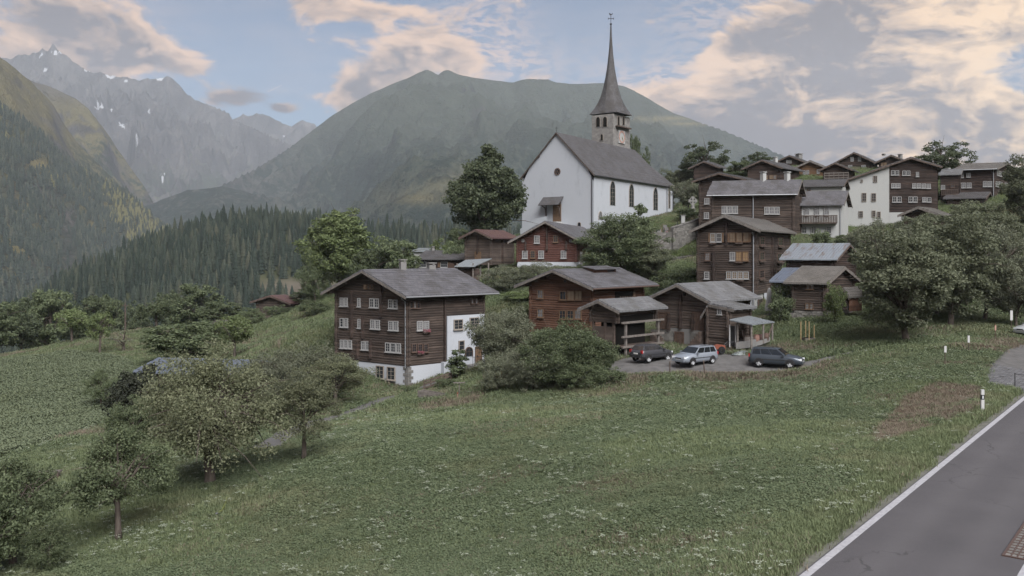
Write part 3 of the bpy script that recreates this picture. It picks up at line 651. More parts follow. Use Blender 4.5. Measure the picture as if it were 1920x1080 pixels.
# unseen mountainside added east of the village, shaped to block a low morning sun
def east(X, Y):
    z = ridge_height(X, Y, [([(750,-600,175),(750,200,180),(760,450,200),(800,760,228),(900,930,240)], .62, 0)])
    return np.maximum(z+(fbm(X*.01, Y*.01, 5, 91)-.5)*16, -60)
X, Y = gridxy(255, 1400, 90, -800, 1300, 120); Z = east(X, Y)
struct(link('added_sun_block_hill', grid_mesh('added_sun_block_hill', X, Y, Z, M['slope_far'], {'snow': X*0, 'veg': np.ones_like(X), 'wood': np.ones_like(X), 'pasture_and_sun': X*0})))
X, Y = gridxy(-6400, 5900, 60, -850, 8550, 60)
struct(link('valley_floor', grid_mesh('valley_floor', X, Y, -125+X*0, M['slope_far'], {'snow': X*0, 'veg': np.ones_like(X), 'wood': np.ones_like(X), 'pasture_and_sun': X*0})))
# morning haze
def hazebox():
    mb = MB(); mb.box((-6500, -900, -150), (12500, 0, 0), (0, 9500, 0), (0, 0, 1950))
    m = bpy.data.materials.new('morning_haze'); m.use_nodes = True; n = m.node_tree; n.nodes.clear()
    v = n.nodes.new('ShaderNodeVolumePrincipled'); v.inputs['Color'].default_value = (.82, .90, 1.0, 1); v.inputs['Density'].default_value = HAZE; v.inputs['Anisotropy'].default_value = .0
    o = n.nodes.new('ShaderNodeOutputMaterial'); n.links.new(v.outputs[0], o.inputs['Volume'])
    m.cycles.homogeneous_volume = True if hasattr(m.cycles, 'homogeneous_volume') else None
    h = mb.build('haze', m); return stuff(h)
HAZE = 0.76e-4
hazebox()
# ------------------------------------------------------------------ buildings
WINC = {}
def window_mesh(w, h, style, cols, rows, arch=False):
    """frame with mullions (local x along the wall, y out of it), and the glass as a mesh of its own"""
    w = round(w, 2); h = round(h, 2); key = (w, h, style, cols, rows, arch)
    if key in WINC: return WINC[key]
    fm = MB(); t = min(.075, .13*w); D0, D1 = -.02, .10
    if not arch:
        for x0, x1, z0, z1 in ((-w/2, -w/2+t, 0, h), (w/2-t, w/2, 0, h), (-w/2+t, w/2-t, 0, t), (-w/2+t, w/2-t, h-t, h)):
            fm.box((x0, D0, z0), (x1-x0, 0, 0), (0, D1-D0, 0), (0, 0, z1-z0))
        pts = [(-w/2+t, t), (w/2-t, t), (w/2-t, h-t), (-w/2+t, h-t)]
    else:
        r = w/2; zs = h-r; N = 10
        rows_ = []
        arc = [(-r, 0), (-r, zs)]+[(-r*math.cos(math.pi*i/N), zs+(r*math.sin(math.pi*i/N)*arch)) for i in range(1, N)]+[(r, zs), (r, 0)]
        inn = [(x*(1-t/r) if True else x, max(z, t) if z < zs else zs+(z-zs)*(1-t/r)) for x, z in arc]
        for i in range(len(arc)-1):
            (a0, b0), (a1, b1), (c0, d0), (c1, d1) = arc[i], arc[i+1], inn[i], inn[i+1]
            fm.face([(a0, D1, b0), (a1, D1, b1), (c1, D1, d1), (c0, D1, d0)]); fm.face([(c0, D1, d0), (c1, D1, d1), (c1, D0, d1), (c0, D0, d0)]); fm.face([(a0, D0, b0), (a1, D0, b1), (a1, D1, b1), (a0, D1, b0)])
        pts = inn
    mt = .032
    for k in range(1, cols):
        x = -w/2+t+(w-2*t)*k/cols; fm.box((x-mt/2, .035, t*.9), (mt, 0, 0), (0, .04, 0), (0, 0, (h-1.8*t)*(.93 if arch else 1)))
    for k in range(1, rows):
        z = t+(h-2*t)*k/rows; fm.box((-w/2+t*.9, .036, z-mt/2), (w-1.8*t, 0, 0), (0, .036, 0), (0, 0, mt))
    gm = MB(); gm.face([(x, .045, z) for x, z in pts][::-1]); gm.face([(x, .040, z) for x, z in pts])
    sm = MB(); sm.box((-w/2-.06, -.02, -.07), (w+.12, 0, 0), (0, .20, 0), (0, 0, .07))
    WINC[key] = (fm.mesh('window', M[style]), gm, sm.mesh('sill', M[style]), {})
    return WINC[key]
class Face:
    def __init__(s, o, d, inward):
        s.o = Vector((o[0], o[1])); s.d = Vector(d).normalized(); iw = Vector(inward)
        n = -(iw-s.d*iw.dot(s.d)); s.n = n.normalized(); s.t = Vector((s.n.y, -s.n.x)); s.rz = math.atan2(s.t.y, s.t.x)
    def s_of(s, px):
        k = (px-960)/F; return (k*s.o.y-s.o.x)/(s.d.x-k*s.d.y)
    def pt(s, q, z, out=0.0): p = s.o+s.d*q+s.n*out; return Vector((p.x, p.y, z))
    def zof(s, q, py): return CZ+(HZ-py)*(s.o.y+s.d.y*q)/F
class House:
    def __init__(s, name, label, cat, px, Y, eave, base, aL, aR, left, right, gable, ridge, wall='log_dark', roof='slate', og=.9, oe=.7, course=.24, wood_base=None,
                 base_mat='plaster', apex_frac=.5, back=None, group=None, thick=.16, gside=None, jit=.05, posts=True, base_out=.06, same_pitch=False, wallL=None, wallR=None):
        C = at(px, HZ, Y); dL = Vector((-math.sin(math.radians(aL)), math.cos(math.radians(aL)))); dR = Vector((math.sin(math.radians(aR)), math.cos(math.radians(aR))))
        s.C = Vector((C.x, C.y)); s.zb = CZ+(HZ-base)*Y/F; s.root = thing(name, label, cat, (C.x, C.y, s.zb), group)
        s.fL = Face(s.C, dL, dR); s.fR = Face(s.C, dR, dL); s.wL = s.fL.s_of(left); s.wR = s.fR.s_of(right) if right else back
        if back and gable == 'L': s.wR = back
        s.g, s.r = (dL, dR) if gable == 'L' else (dR, dL); s.W, s.L = (s.wL, s.wR) if gable == 'L' else (s.wR, s.wL)
        fg = s.fL if gable == 'L' else s.fR
        # heights: eave edge measured at the roof edge, apex at the front verge
        s.af = apex_frac; z_edge = CZ+(HZ-eave)*Y/F
        q = s.W*apex_frac; Yg = Y+s.g.y*q-s.r.y*og*.6; zA = CZ+(HZ-ridge)*Yg/F
        run = s.W*apex_frac; s.sl = (zA-z_edge)/(run+oe); s.zE = z_edge+s.sl*oe; s.zA = zA
        s.sl2 = s.sl if same_pitch else (zA-s.zE)/(s.W-run); s.zE2 = zA-s.sl2*(s.W-run)
        s.og, s.oe = og, oe; s.roofmat = M[roof]; s.wallmat = M[wall]; s.gable = gable; s.course = course; s.th = thick
        s.zw = s.zb if wood_base is None else CZ+(HZ-wood_base)*Y/F
        s.base_mat = M[base_mat]; s.rng = random.Random(hash(name+str(px)) % 1000 if False else int(px*7+Y))
        s.walls(jit, {'L': wallL, 'R': wallR})
        if posts and 'log' in wall: s.posts()
        s.roof(jit)
        if s.zw > s.zb+.1: s.foundation(base_out)
    def P(s, a, b, z): p = s.C+s.g*a+s.r*b; return Vector((p.x, p.y, z))
    def top(s, a): return s.zE+s.sl*a if a <= s.W*s.af else s.zA-s.sl2*(a-s.W*s.af)
    def wall_strip(s, fn, rng_fn, z0, z1, out, mtl, jit, name='wall'):
        """horizontal courses; fn(q, z, out) gives the point, rng_fn(z) the extent at that height"""
        mb = MB(); n = max(1, int(round((z1-z0)/s.course))); h = (z1-z0)/n; rows = []
        for k in range(n):
            d = s.rng.uniform(0, jit); lg = 'log' in mtl.name or 'board' in mtl.name
            prof = ((0, 0), (.12, .045+d), (.5, .06+d), (.88, .045+d)) if lg else ((0, .02),)
            for f, o in prof:
                z = z0+(k+f)*h; a, b = rng_fn(z); rows.append([fn(a, z, o), fn(a*.5+b*.5, z, o), fn(b, z, o)])
        a, b = rng_fn(z1); rows.append([fn(a, z1, .02), fn(a*.5+b*.5, z1, .02), fn(b, z1, .02)])
        n0 = (rows[1][-1]-rows[0][0]).cross(Vector((0, 0, 1)))
        if n0.dot(out) > 0: rows = [r[::-1] for r in rows]
        mb.grid(rows); return mb.build(name, mtl, s.root)
    def walls(s, jit, over):
        gm = M[over['L']] if (s.gable == 'L' and over['L']) else (M[over['R']] if (s.gable == 'R' and over['R']) else s.wallmat)
        em = M[over['R']] if (s.gable == 'L' and over['R']) else (M[over['L']] if (s.gable == 'R' and over['L']) else s.wallmat)
        zt = s.zA
        def rg(z):
            m_ = s.W*s.af; a = 0 if z <= s.zE else (z-s.zE)/s.sl; b = s.W if z <= s.zE2 else m_+(s.zA-z)/s.sl2
            return (min(a, m_), max(b, m_))
        gn = (s.fL if s.gable == 'L' else s.fR).n; en = (s.fR if s.gable == 'L' else s.fL).n
        G3 = Vector((gn.x, gn.y, 0)); E3 = Vector((en.x, en.y, 0))
        s.wall_strip(lambda q, z, o: s.P(q, 0, z)+G3*o, rg, s.zw, zt-.02, G3, gm, jit)
        s.wall_strip(lambda q, z, o: s.P(q, s.L, z)-G3*o, rg, s.zw, zt-.02, -G3, s.wallmat, jit)
        s.wall_strip(lambda q, z, o: s.P(0, q, z)+E3*o, lambda z: (0, s.L), s.zw, s.zE+.03, E3, em, jit)
        s.wall_strip(lambda q, z, o: s.P(s.W, q, z)-E3*o, lambda z: (0, s.L), s.zw, s.zE2+.03, -E3, s.wallmat, jit)
    def posts(s):
        """log ends crossing at the corners"""
        for a, b in ((0, 0), (s.W, 0), (0, s.L)):
            mb = MB(); n = max(1, int((s.zE-s.zw)/s.course)); w = .17
            for k in range(n):
                z = s.zw+(s.zE-s.zw)*k/n; e = .22+s.rng.uniform(-.02, .05)
                sa = -1 if a == 0 else 1; sb = -1 if b == 0 else 1
                p = s.P(a, b, z)
                mb.box(p-Vector((*(s.g*w*.5), 0))+Vector((*(s.r*sb*e), 0)), (*(s.g*w), 0), (*(s.r*(-sb*e)), 0), (0, 0, (s.zE-s.zw)/n*.9))
                mb.box(p-Vector((*(s.r*w*.5), 0))+Vector((*(s.g*sa*e), 0)), (*(s.r*w), 0), (*(s.g*(-sa*e)), 0), (0, 0, (s.zE-s.zw)/n*.9))
            stuff(mb.build('corner_logs', s.wallmat, s.root))
    def crosspost(s, face, px, py0, py1):
        f = s.fL if face == 'L' else s.fR; q = f.s_of(px); z1 = f.zof(q, py0); z0 = f.zof(q, py1); mb = MB()
        p = f.pt(q-.1, z0, 0); mb.box(p, (f.d.x*.2, f.d.y*.2, 0), (f.n.x*.32, f.n.y*.32, 0), (0, 0, z1-z0)); mb.build('wall_post', M['log_black'], s.root)
    def roof(s, jit):
        og, oe, th = s.og, s.oe, s.th; n = 14; m = 16; rows = []; uvs = []
        b0, b1 = -og, s.L+og
        def prof():
            out = []
            for side in (0, 1):
                run = s.W*s.af if side == 0 else s.W*(1-s.af); sl = s.sl if side == 0 else s.sl2
                for k in range(n+1):
                    f = k/n if side == 0 else 1-k/n
                    d = (1-f)*(run+oe)                                       # distance out from the ridge
                    a = s.W*s.af-d if side == 0 else s.W*s.af+d; z = s.zA-sl*d
                    out.append((a, z, d*math.hypot(1, sl)*(1 if side == 0 else -1), k))
            return out
        pr = prof(); bs = [b0+(b1-b0)*i/m for i in range(m+1)]
        for i, (a, z, u, k) in enumerate(pr):
            row = []; uv = []; last = i in (0, len(pr)-1)
            for b in bs:
                w = s.rng.uniform(-1, 1)*.018*(1 if jit else 0)
                row.append(s.P(a, b+(s.rng.uniform(-.05, .05) if b in (b0, b1) else 0), z+w+th)); uv.append((b, u))
            rows.append(row); uvs.append(uv)
            if not last and i not in (n, n+1):      # the course above starts a step higher
                d = .045 if i < n else -.045
                rows.append([p+Vector((0, 0, .035 if i < n else -.035)) for p in row]); uvs.append(uv)
        mb = MB()
        nrm = (rows[0][1]-rows[0][0]).cross(rows[3][0]-rows[0][0])
        flip = nrm.z < 0
        top = [r[::-1] for r in rows] if flip else rows; tu = [r[::-1] for r in uvs] if flip else uvs
        mb.grid(top, 0, tu)
        und = [[p-Vector((0, 0, th+.03)) for p in r] for r in (rows[0], rows[len(rows)//2], rows[-1])]
        uu = [uvs[0], uvs[len(uvs)//2], uvs[-1]]
        und = und if flip else [r[::-1] for r in und]
        mb.grid(und, 1)
        for e in (0, -1):                            # verge edges and eave edges
            for i in range(len(rows)-1):
                p, q = rows[i][e], rows[i+1][e]; dz = Vector((0, 0, -th-.03))
                # underside follows the straight slope from eave to ridge
                fa = [p, q, q+dz, p+dz]; mb.face(fa if (e == 0) else fa[::-1], 0, [(0, 0), (0, .1), (.1, .1), (.1, 0)])
        for e in (0, -1):
            r = rows[e]
            for i in range(m): mb.face([r[i], r[i+1], r[i+1]+Vector((0, 0, -th-.03)), r[i]+Vector((0, 0, -th-.03))], 0, [(0, 0), (0, .1), (.1, .1), (.1, 0)])
        s.roofo = mb.build('roof', [s.roofmat, M['beam']], s.root)
        # verge boards on the front gable
        bm_ = MB(); zz = Vector((0, 0, .24))
        for a0, a1 in ((-oe, s.W*s.af), (s.W*s.af, s.W+oe)):
            p0 = s.P(a0, b0-.04, s.top(a0)-.20); p1 = s.P(a1, b0-.04, s.top(a1)-.20); bm_.box(p0, p1-p0, (*(s.r*.05), 0), zz)
        bm_.build('verge_boards', M['beam_light' if s.roofmat.name.startswith(('grey', 'pale', 'tan')) else 'beam'], s.roofo)
        # purlin ends under the verge
        pu = MB()
        for a in (0, s.W*s.af*.5, s.W*s.af, s.W-(s.W*(1-s.af))*.5, s.W):
            c = s.P(a, -og*.85, s.top(a)-.30); pu.box(c-Vector((*(s.g*.1), 0)), (*(s.g*.2), 0), (*(s.r*og*.9), 0), (0, 0, .22))
        stuff(pu.build('purlin_ends', M['beam'], s.root))
        # rafter tails under the visible eave
        ra = MB(); k = max(3, int(s.L/.9))
        for i in range(k+1):
            b = s.L*i/k; p = s.P(-oe*.92, b, s.top(-oe*.92)-.13); ra.box(p, (*(s.g*oe), s.sl*oe), (*(s.r*.10), 0), (0, 0, .12))
        stuff(ra.build('rafter_tails', M['beam_light'], s.root))
    def foundation(s, out):
        z0 = s.zb-1.2; o = out; mb = MB()
        p = s.P(-o, -o, z0); mb.box(p, (*(s.g*(s.W+2*o)), 0), (*(s.r*(s.L+2*o)), 0), (0, 0, s.zw-z0)); mb.build('foundation', s.base_mat, s.root)
    def win(s, face, px, py, w, h, style='win_white', pane='glass_curtain', cols=2, rows=3, sill=True, shutter=None, arch=False, out=.09, box=None):
        """px, py: centre in the photograph; w, h: size there"""
        f = s.fL if face == 'L' else s.fR; q = f.s_of(px); Y = f.o.y+f.d.y*q
        q0, q1 = f.s_of(px-w/2), f.s_of(px+w/2); W = abs(q1-q0); H = h*Y/F; z = f.zof(q, py+h/2)
        W = max(.25, round(W*20)/20); H = max(.3, round(H*20)/20)
        fm, gm, sm, cache = window_mesh(W, H, style, cols, rows, arch)
        p = f.pt(q, z, out)-Vector(s.root.location)
        wo = link('window', fm, s.root, p, f.rz)
        if pane not in cache: cache[pane] = gm.mesh('pane', M[pane])
        link('pane', cache[pane], wo)
        if sill: link('sill', sm, wo)
        if shutter:
            for sd in (-1, 1):
                mb = MB(); mb.box((sd*(W/2+W*.22)-W*.19, 0, .02), (W*.38, 0, 0), (0, .05, 0), (0, 0, H-.04))
                for k in range(4): mb.box((sd*(W/2+W*.22)-W*.17, .05, .08+k*(H-.1)/4), (W*.34, 0, 0), (0, .02, 0), (0, 0, (H-.1)/4*.7))
                link('shutter', mb.mesh('shutter', M[shutter]), wo)
        if box:
            mb = MB(); mb.box((-W/2-.1, .1, -.24), (W+.2, 0, 0), (0, .16, 0), (0, 0, .15)); bo = link('flower_box', mb.mesh('flower_box', M['beam']), wo)
            if box != 'empty':
                fb = MB()
                for k in range(46):
                    c = Vector((random.uniform(-W/2-.1, W/2+.1), random.uniform(.12, .36), random.uniform(-.12, .12))); fb.cbox(c, .07, .07, .07, 0, random.random()*3)
                stuff(link('flowers', fb.mesh('flowers', M['flowers']), wo))
        return wo
    def door(s, face, px, py, w, h, m='win_brown', frame='win_brown', arch=False, out=.09):
        f = s.fL if face == 'L' else s.fR; q = f.s_of(px); Y = f.o.y+f.d.y*q; W = abs(f.s_of(px+w/2)-f.s_of(px-w/2)); H = h*Y/F; z = f.zof(q, py+h/2)
        mb = MB(); n = max(3, int(W/.16))
        for k in range(n): mb.box((-W/2+W*k/n+.008, .02, 0), (W/n-.016, 0, 0), (0, .05, 0), (0, 0, H))
        mb.box((-W/2-.12, -.02, 0), (.12, 0, 0), (0, .12, 0), (0, 0, H+.12)); mb.box((W/2, -.02, 0), (.12, 0, 0), (0, .12, 0), (0, 0, H+.12)); mb.box((-W/2, -.02, H), (W, 0, 0), (0, .12, 0), (0, 0, .12))
        d = link('door', mb.mesh('door', M[m]), s.root, f.pt(q, z, out)-Vector(s.root.location), f.rz)
        hb = MB(); hb.cbox((W*.32, .12, H*.48), .04, .10, .14); link('handle', hb.mesh('handle', M['metal_dark']), d); return d
    def chimney(s, px, py_top, w, h, m='plaster', b=None, cap=True, on=.5):
        """chimney standing on the roof: column px, its top row, width and height in the photograph; on = place across the gable"""
        a = s.W*on; k = (px-960)/F; p0 = s.P(a, 0, 0)
        t = (k*p0.y-p0.x)/(s.r.x-k*s.r.y); Y = p0.y+s.r.y*t; W = w*Y/F; z1 = CZ+(HZ-py_top)*Y/F; z0 = s.top(a)-.3
        c = s.P(a, t, 0); mb = MB(); mb.cbox((c.x, c.y, (z0+z1-.25)/2), W, W, z1-.25-z0, 0, .5)
        o = mb.build('chimney', M[m], s.roofo)
        cb = MB(); cb.cbox((c.x, c.y, z1-.06), W*1.25, W*1.25, .10, 0, .5)
        for sx in (-1, 1):
            for sy in (-1, 1): cb.cbox((c.x+sx*W*.36, c.y+sy*W*.36, z1-.19), W*.2, W*.2, .16, 0, .5)
        # the cap stands on the shaft as one piece with it
        ob = cb.mesh('x', M[m], parent_org(s.roofo)); bm = bmesh.new(); bm.from_mesh(o.data); bm.from_mesh(ob); bm.to_mesh(o.data); bm.free()
        bpy.data.meshes.remove(ob); return o
    def pipe(s, face, px, py0, py1, r=.055, m='zinc', out=.22):
        f = s.fL if face == 'L' else s.fR; q = f.s_of(px); mb = MB(); p1 = f.pt(q, f.zof(q, py0), out); p0 = f.pt(q, f.zof(q, py1), out)
        k = f.pt(q, f.zof(q, py0)+.35, s.oe*.8)
        mb.tube([p0, p1, k], r, 6); return mb.build('downpipe', M[m], s.root)
    def gutter(s, m='zinc'):
        mb = MB(); z = s.top(-s.oe)-.02; a = -s.oe-.07; mb.tube([s.P(a, -s.og, z), s.P(a, s.L+s.og, z)], .075, 8); return mb.build('gutter', M[m], s.roofo)
    def block(s, name, face, px0, px1, py0, py1, depth, m, out=0.0, parent=None):
        f = s.fL if face == 'L' else s.fR; q0, q1 = f.s_of(px0), f.s_of(px1); qm = (q0+q1)/2; z1, z0 = f.zof(qm, py0), f.zof(qm, py1)
        mb = MB(); p = f.pt(q0, z0, out); d = f.d*(q1-q0); mb.box(p, (d.x, d.y, 0), (f.n.x*depth, f.n.y*depth, 0), (0, 0, z1-z0)); return mb.build(name, M[m], parent or s.root)
def shed_roof(name, pts, m, parent, th=.10, n=8, uvs=1.0):
    """single-pitch roof sheet from four corners (left-low, right-low, right-high, left-high)"""
    a, b, c, d = [Vector(p) for p in pts]; rows = []; uv = []; Lx = (b-a).length; Ly = (d-a).length
    for i in range(n+1):
        t = i/n; l, r = a.lerp(d, t), b.lerp(c, t); row = [l.lerp(r, k/10)+Vector((0, 0, random.uniform(-.012, .012))) for k in range(11)]
        rows.append(row); uv.append([(Lx*k/10, Ly*t) for k in range(11)])
        if 0 < i < n: rows.append([p+Vector((0, 0, .025)) for p in row]); uv.append(uv[-1])
    mb = MB(); mb.grid(rows, 0, uv); dz = Vector((0, 0, -th))
    mb.grid([[p+dz for p in r][::-1] for r in (rows[0], rows[-1])], 1)
    for e in (0, -1):
        for i in range(len(rows)-1): mb.face([rows[i][e], rows[i+1][e], rows[i+1][e]+dz, rows[i][e]+dz], 0, [(0, 0)]*4)
        r = rows[e]
        for i in range(10): mb.face([r[i], r[i+1], r[i+1]+dz, r[i]+dz], 0, [(0, 0)]*4)
    return mb.build(name, [m, M['beam']], parent)
def stone_skin(name, o, d, n, L, z0f, z1f, parent, m='stones', size=.32, seed=1, depth=.10, back=True):
    """a wall face of uneven field stones, o + d*q, between z0f(q) and z1f(q); n points out of the wall"""
    r = random.Random(seed); mb = MB(); d = Vector((d[0], d[1], 0)); n = Vector((n[0], n[1], 0)); o = Vector((o[0], o[1], 0))
    zmin = min(z0f(0), z0f(L)); zmax = max(z1f(0), z1f(L)); z = zmin
    while z < zmax:
        h = size*r.uniform(.45, .85); q = -r.uniform(0, size)
        while q < L:
            w = size*r.uniform(.6, 1.7); qm = min(max(q+w/2, 0), L)
            if z+h*.6 < z1f(qm) and z > z0f(qm)-h:
                qa, qb = max(q+.012, 0), min(q+w-.012, L)
                if qb-qa > .05:
                    p = o+d*qa+Vector((0, 0, z+.012)); e = depth*r.uniform(.6, 1.2)
                    j = [Vector((0, 0, r.uniform(-.03, .03)))+d*r.uniform(-.02, .02) for _ in range(4)]
                    a0, a1 = p, p+d*(qb-qa); zz = Vector((0, 0, h-.024))
                    f = [a0+n*e+j[0], a1+n*e+j[1], a1+n*e+zz+j[2], a0+n*e+zz+j[3]]; bk = [a0, a1, a1+zz, a0+zz]; i = len(mb.v)
                    mb.v.extend([tuple(v) for v in f+bk])
                    for ff in ([0, 1, 2, 3], [1, 5, 6, 2], [4, 0, 3, 7], [3, 2, 6, 7], [4, 5, 1, 0]): mb.f.append([i+k for k in ff]); mb.m.append(0); mb.uv.append(None)
            q += w
        z += h
    return stuff(mb.build(name, M[m], parent))
# ------------------------------------------------------------------ the houses
# big three-storey timber house beside the footpath
H = House('timber_house', 'large three-storey dark timber house on a white plastered base beside the footpath', 'house', 765, 84, 556, 740, 54, 50, 632, 905, 'L', 508, 'log_dark', 'slate', og=1.1, oe=.95, wood_base=687, jit=.06)
H1 = H
wr = dict(style='win_white', pane='glass_curtain', cols=2, rows=4)
for px in (686, 692.5, 699.5): H.win('L', px, 538, 4.6, 8.5, 'win_brown', 'glass_gold' if px == 686 else 'glass', 1, 2, sill=False)
for a in [(642.5,566),(650.5,566)]: H.win('L', *a, 6.2, 16, 'win_white', 'glass_curtain', 2, 4)
H.win('L', 674.7, 567, 5.5, 16, 'win_white', 'glass_curtain', 1, 4)
for a in [(699,568),(708,568.5)]: H.win('L', *a, 8, 17, 'win_white', 'glass', 2, 3)
for a in [(734,569.5),(743,570)]: H.win('L', *a, 8, 17, 'win_white', 'glass', 2, 3)
H.win('L', 642.5, 604.6, 6.5, 17, 'win_white', 'glass', 1, 3); H.win('L', 651, 605, 6.5, 17, 'win_white', 'glass_curtain', 2, 4)
H.win('L', 675.5, 606.7, 6.2, 17, 'win_white', 'glass_curtain', 2, 4)
for a in [(700.5,608),(709.7,608.7)]: H.win('L', *a, 8.4, 17, 'win_white', 'glass_curtain', 2, 4)
for a in [(734.5,610.5),(744,611)]: H.win('L', *a, 8.4, 17.5, 'win_white', 'glass_curtain', 2, 4)
for a in [(642.8,644.7),(650.3,645),(658,645.4)]: H.win('L', *a, 6.6, 16, 'win_white', 'glass_curtain', 2, 3)
for a in [(683,647.5),(691.5,648)]: H.win('L', *a, 7.6, 16.5, 'win_white', 'glass_curtain', 2, 3)
for k, a in enumerate([(729,651),(739,651.7),(749,652.5)]): H.win('L', *a, 9, 17.5, 'win_white', 'glass' if k < 2 else 'glass_curtain', 2, 3)
for px in (770, 776.5, 783): H.win('R', px, 571.3, 5.8, 13, 'win_dark', 'glass_curtain' if px == 776.5 else 'glass', 1, 3)
for px in (785.5, 797.5): H.win('R', px, 610.5, 10.8, 18, 'win_white', 'glass_curtain', 3, 4, box='pink' if px > 790 else None)
for px in (775, 786, 797): H.win('R', px, 652, 9, 16, 'win_dark', 'glass', 2, 3, box='pink' if px == 786 else None)
for px in (884, 892): H.win('R', px, 564, 4.6, 10, 'win_dark', 'glass_curtain', 1, 2)
for px, y0, y1 in ((662,545,633),(717,530,594),(682.5,592,634),(673,640,672),(697,637,672)): H.crosspost('L', px, y0, y1)
H.crosspost('R', 832, 557, 684)
H.block('stone_wing', 'R', 836, 905.5, 590.5, 735, .22, 'plaster', out=.02)
H.block('buttress', 'R', 826, 838, 678, 735, .55, 'plaster', out=.02)
H.win('R', 856, 608, 17, 19, 'win_stone', 'glass', 2, 3, out=.26); H.win('R', 886, 604, 17, 19, 'win_stone', 'glass', 2, 3, out=.26)
H.win('R', 862, 647, 11, 18, 'win_stone', 'glass', 1, 2, out=.26); H.win('R', 876, 659, 14, 19, 'win_dark', 'glass', 2, 2, arch=1.0, sill=False, out=.26)
H.door('R', 894, 666, 9, 29, 'win_brown', out=.26)
H.win('L', 715, 697.5, 15, 24, 'win_stone', 'glass', 2, 3, out=.16); H.win('L', 736, 700, 15, 24, 'win_stone', 'glass', 2, 3, out=.16)
for k in range(9):          # corner stones of the base
    z = H.zw-.05-(k+1)*.30; lo = (.62, .40)[k % 2]; mb = MB()
    p = H.P(-.10, -.10, z); mb.box(p, (*(H.g*lo), 0), (*(H.r*(1.02-lo)), 0), (0, 0, .27)); mb.build('corner_stone', M['rubble'], H.root)
H.chimney(755, 486, 11, 22, 'concrete'); H.chimney(808.5, 492, 13, 12, 'concrete')
H.pipe('L', 763, 566, 690, .06, 'zinc'); H.gutter()
mb = MB(); w = H.fR; q0, q1 = w.s_of(868), w.s_of(908); z = w.zof(q0, 683)
p = w.pt(q0, z-2, .2); d = w.d*(q1-q0); mb.box(p, (d.x, d.y, 0), (w.n.x*1.5, w.n.y*1.5, 0), (0, 0, 2)); st = mb.build('doorstep_terrace', M['concrete'], H.root)
mb = MB()
for k in range(9):
    c = w.pt(q0+(q1-q0)*.55*k/8, z, 1.6); mb.tube([c, c+Vector((0, 0, .85))], .018, 5)
a = w.pt(q0, z+.85, 1.6); c = w.pt(q0+(q1-q0)*.55, z+.85, 1.6); mb.tube([a, c], .025, 5); stuff(mb.build('railing', M['metal_dark'], H.root))

# church
CH = House('church', 'white church nave with steep slate roof, round gable window and tall pointed stone tower behind', 'church', 1113, 150, 329, 436, 54, 32, 979, 1251, 'L', 249, 'plaster', 'slate_dark', og=.35, oe=.35, thick=.14, jit=0, posts=False, course=3.0)
H = CH
for px, py, w_, h_ in ((1148,365,9.5,41),(1183.3,369,8.8,39),(1228.5,375.5,8.2,38)): H.win('R', px, py, w_, h_, 'win_stone', 'glass', 2, 5, arch=1.5, sill=False, out=.03)
H.win('R', 1125, 405.5, 6.5, 14, 'plaster' if False else 'win_stone', 'glass_curtain', 1, 1, arch=1.3, sill=False, out=.03)
H.win('R', 1141, 423.5, 8, 12, 'win_stone', 'glass', 1, 2, sill=False, out=.03)
H.win('L', 1086.6, 422, 6.5, 11, 'win_stone', 'glass', 1, 1, arch=1.0, sill=False, out=.03)
f = H.fL; q = f.s_of(1045.6); zc = f.zof(q, 321.7); R_ = .62; mb = MB(); c = f.pt(q, zc, .02); T = Vector((f.t.x, f.t.y, 0)); N3 = Vector((f.n.x, f.n.y, 0))
N = 24; ring = lambda r, o: [c+T*(r*math.cos(2*math.pi*k/N))+Vector((0, 0, r*math.sin(2*math.pi*k/N)))+N3*o for k in range(N)]
mb.grid([ring(R_, -.02), ring(R_, .12), ring(R_*.74, .12), ring(R_*.74, .02)], 0, closed=True)
for k in range(3):
    an = math.pi*k/3; u = T*math.cos(an)+Vector((0, 0, math.sin(an))); v = T*-math.sin(an)+Vector((0, 0, math.cos(an)))
    mb.box(c-u*R_*.75-v*.03+N3*.04, u*R_*1.5, v*.06, N3*.05)
ro = mb.build('round_window', M['win_dark'], H.root); mb = MB(); mb.face(ring(R_*.76, .035)); mb.build('pane', M['glass'], ro)
H.pipe('L', 1110.5, 332, 436, .09, 'metal_dark', .12); H.pipe('R', 1249, 352, 412, .07, 'zinc', .12)
# west door under its canopy, with the outside stair
dd = H.door('L', 1045, 400, 13, 31, 'win_brown', out=.03)
q0, q1 = f.s_of(1019), f.s_of(1057); zc0 = f.zof(f.s_of(1039), 384.5); zc1 = f.zof(f.s_of(1039), 369)
cano = shed_roof('porch_canopy', [f.pt(q0, zc0, 1.7), f.pt(q1, zc0, 1.7), f.pt(q1, zc1, .05), f.pt(q0, zc1, .05)], M['slate_dark'], H.root)
mb = MB()
for qq in (q0+(q1-q0)*.15, q0+(q1-q0)*.85):
    mb.tube([f.pt(qq, zc0-2.1, .08), f.pt(qq, zc0-.5, .5), f.pt(qq, zc0-.1, 1.45)], .10, 5); mb.tube([f.pt(qq, zc0-2.3, .1), f.pt(qq, zc1-.2, .1)], .10, 5)
stuff(mb.build('canopy_brackets', M['beam'], H.root))
zd = f.zof(f.s_of(1045), 416); mb = MB(); qa, qb = f.s_of(1036), f.s_of(1054); p = f.pt(qa, H.zb-.5, .05); d = f.d*(qb-qa); mb.box(p, (d.x, d.y, 0), (N3.x*1.8, N3.y*1.8, 0), (0, 0, zd-H.zb+.5))
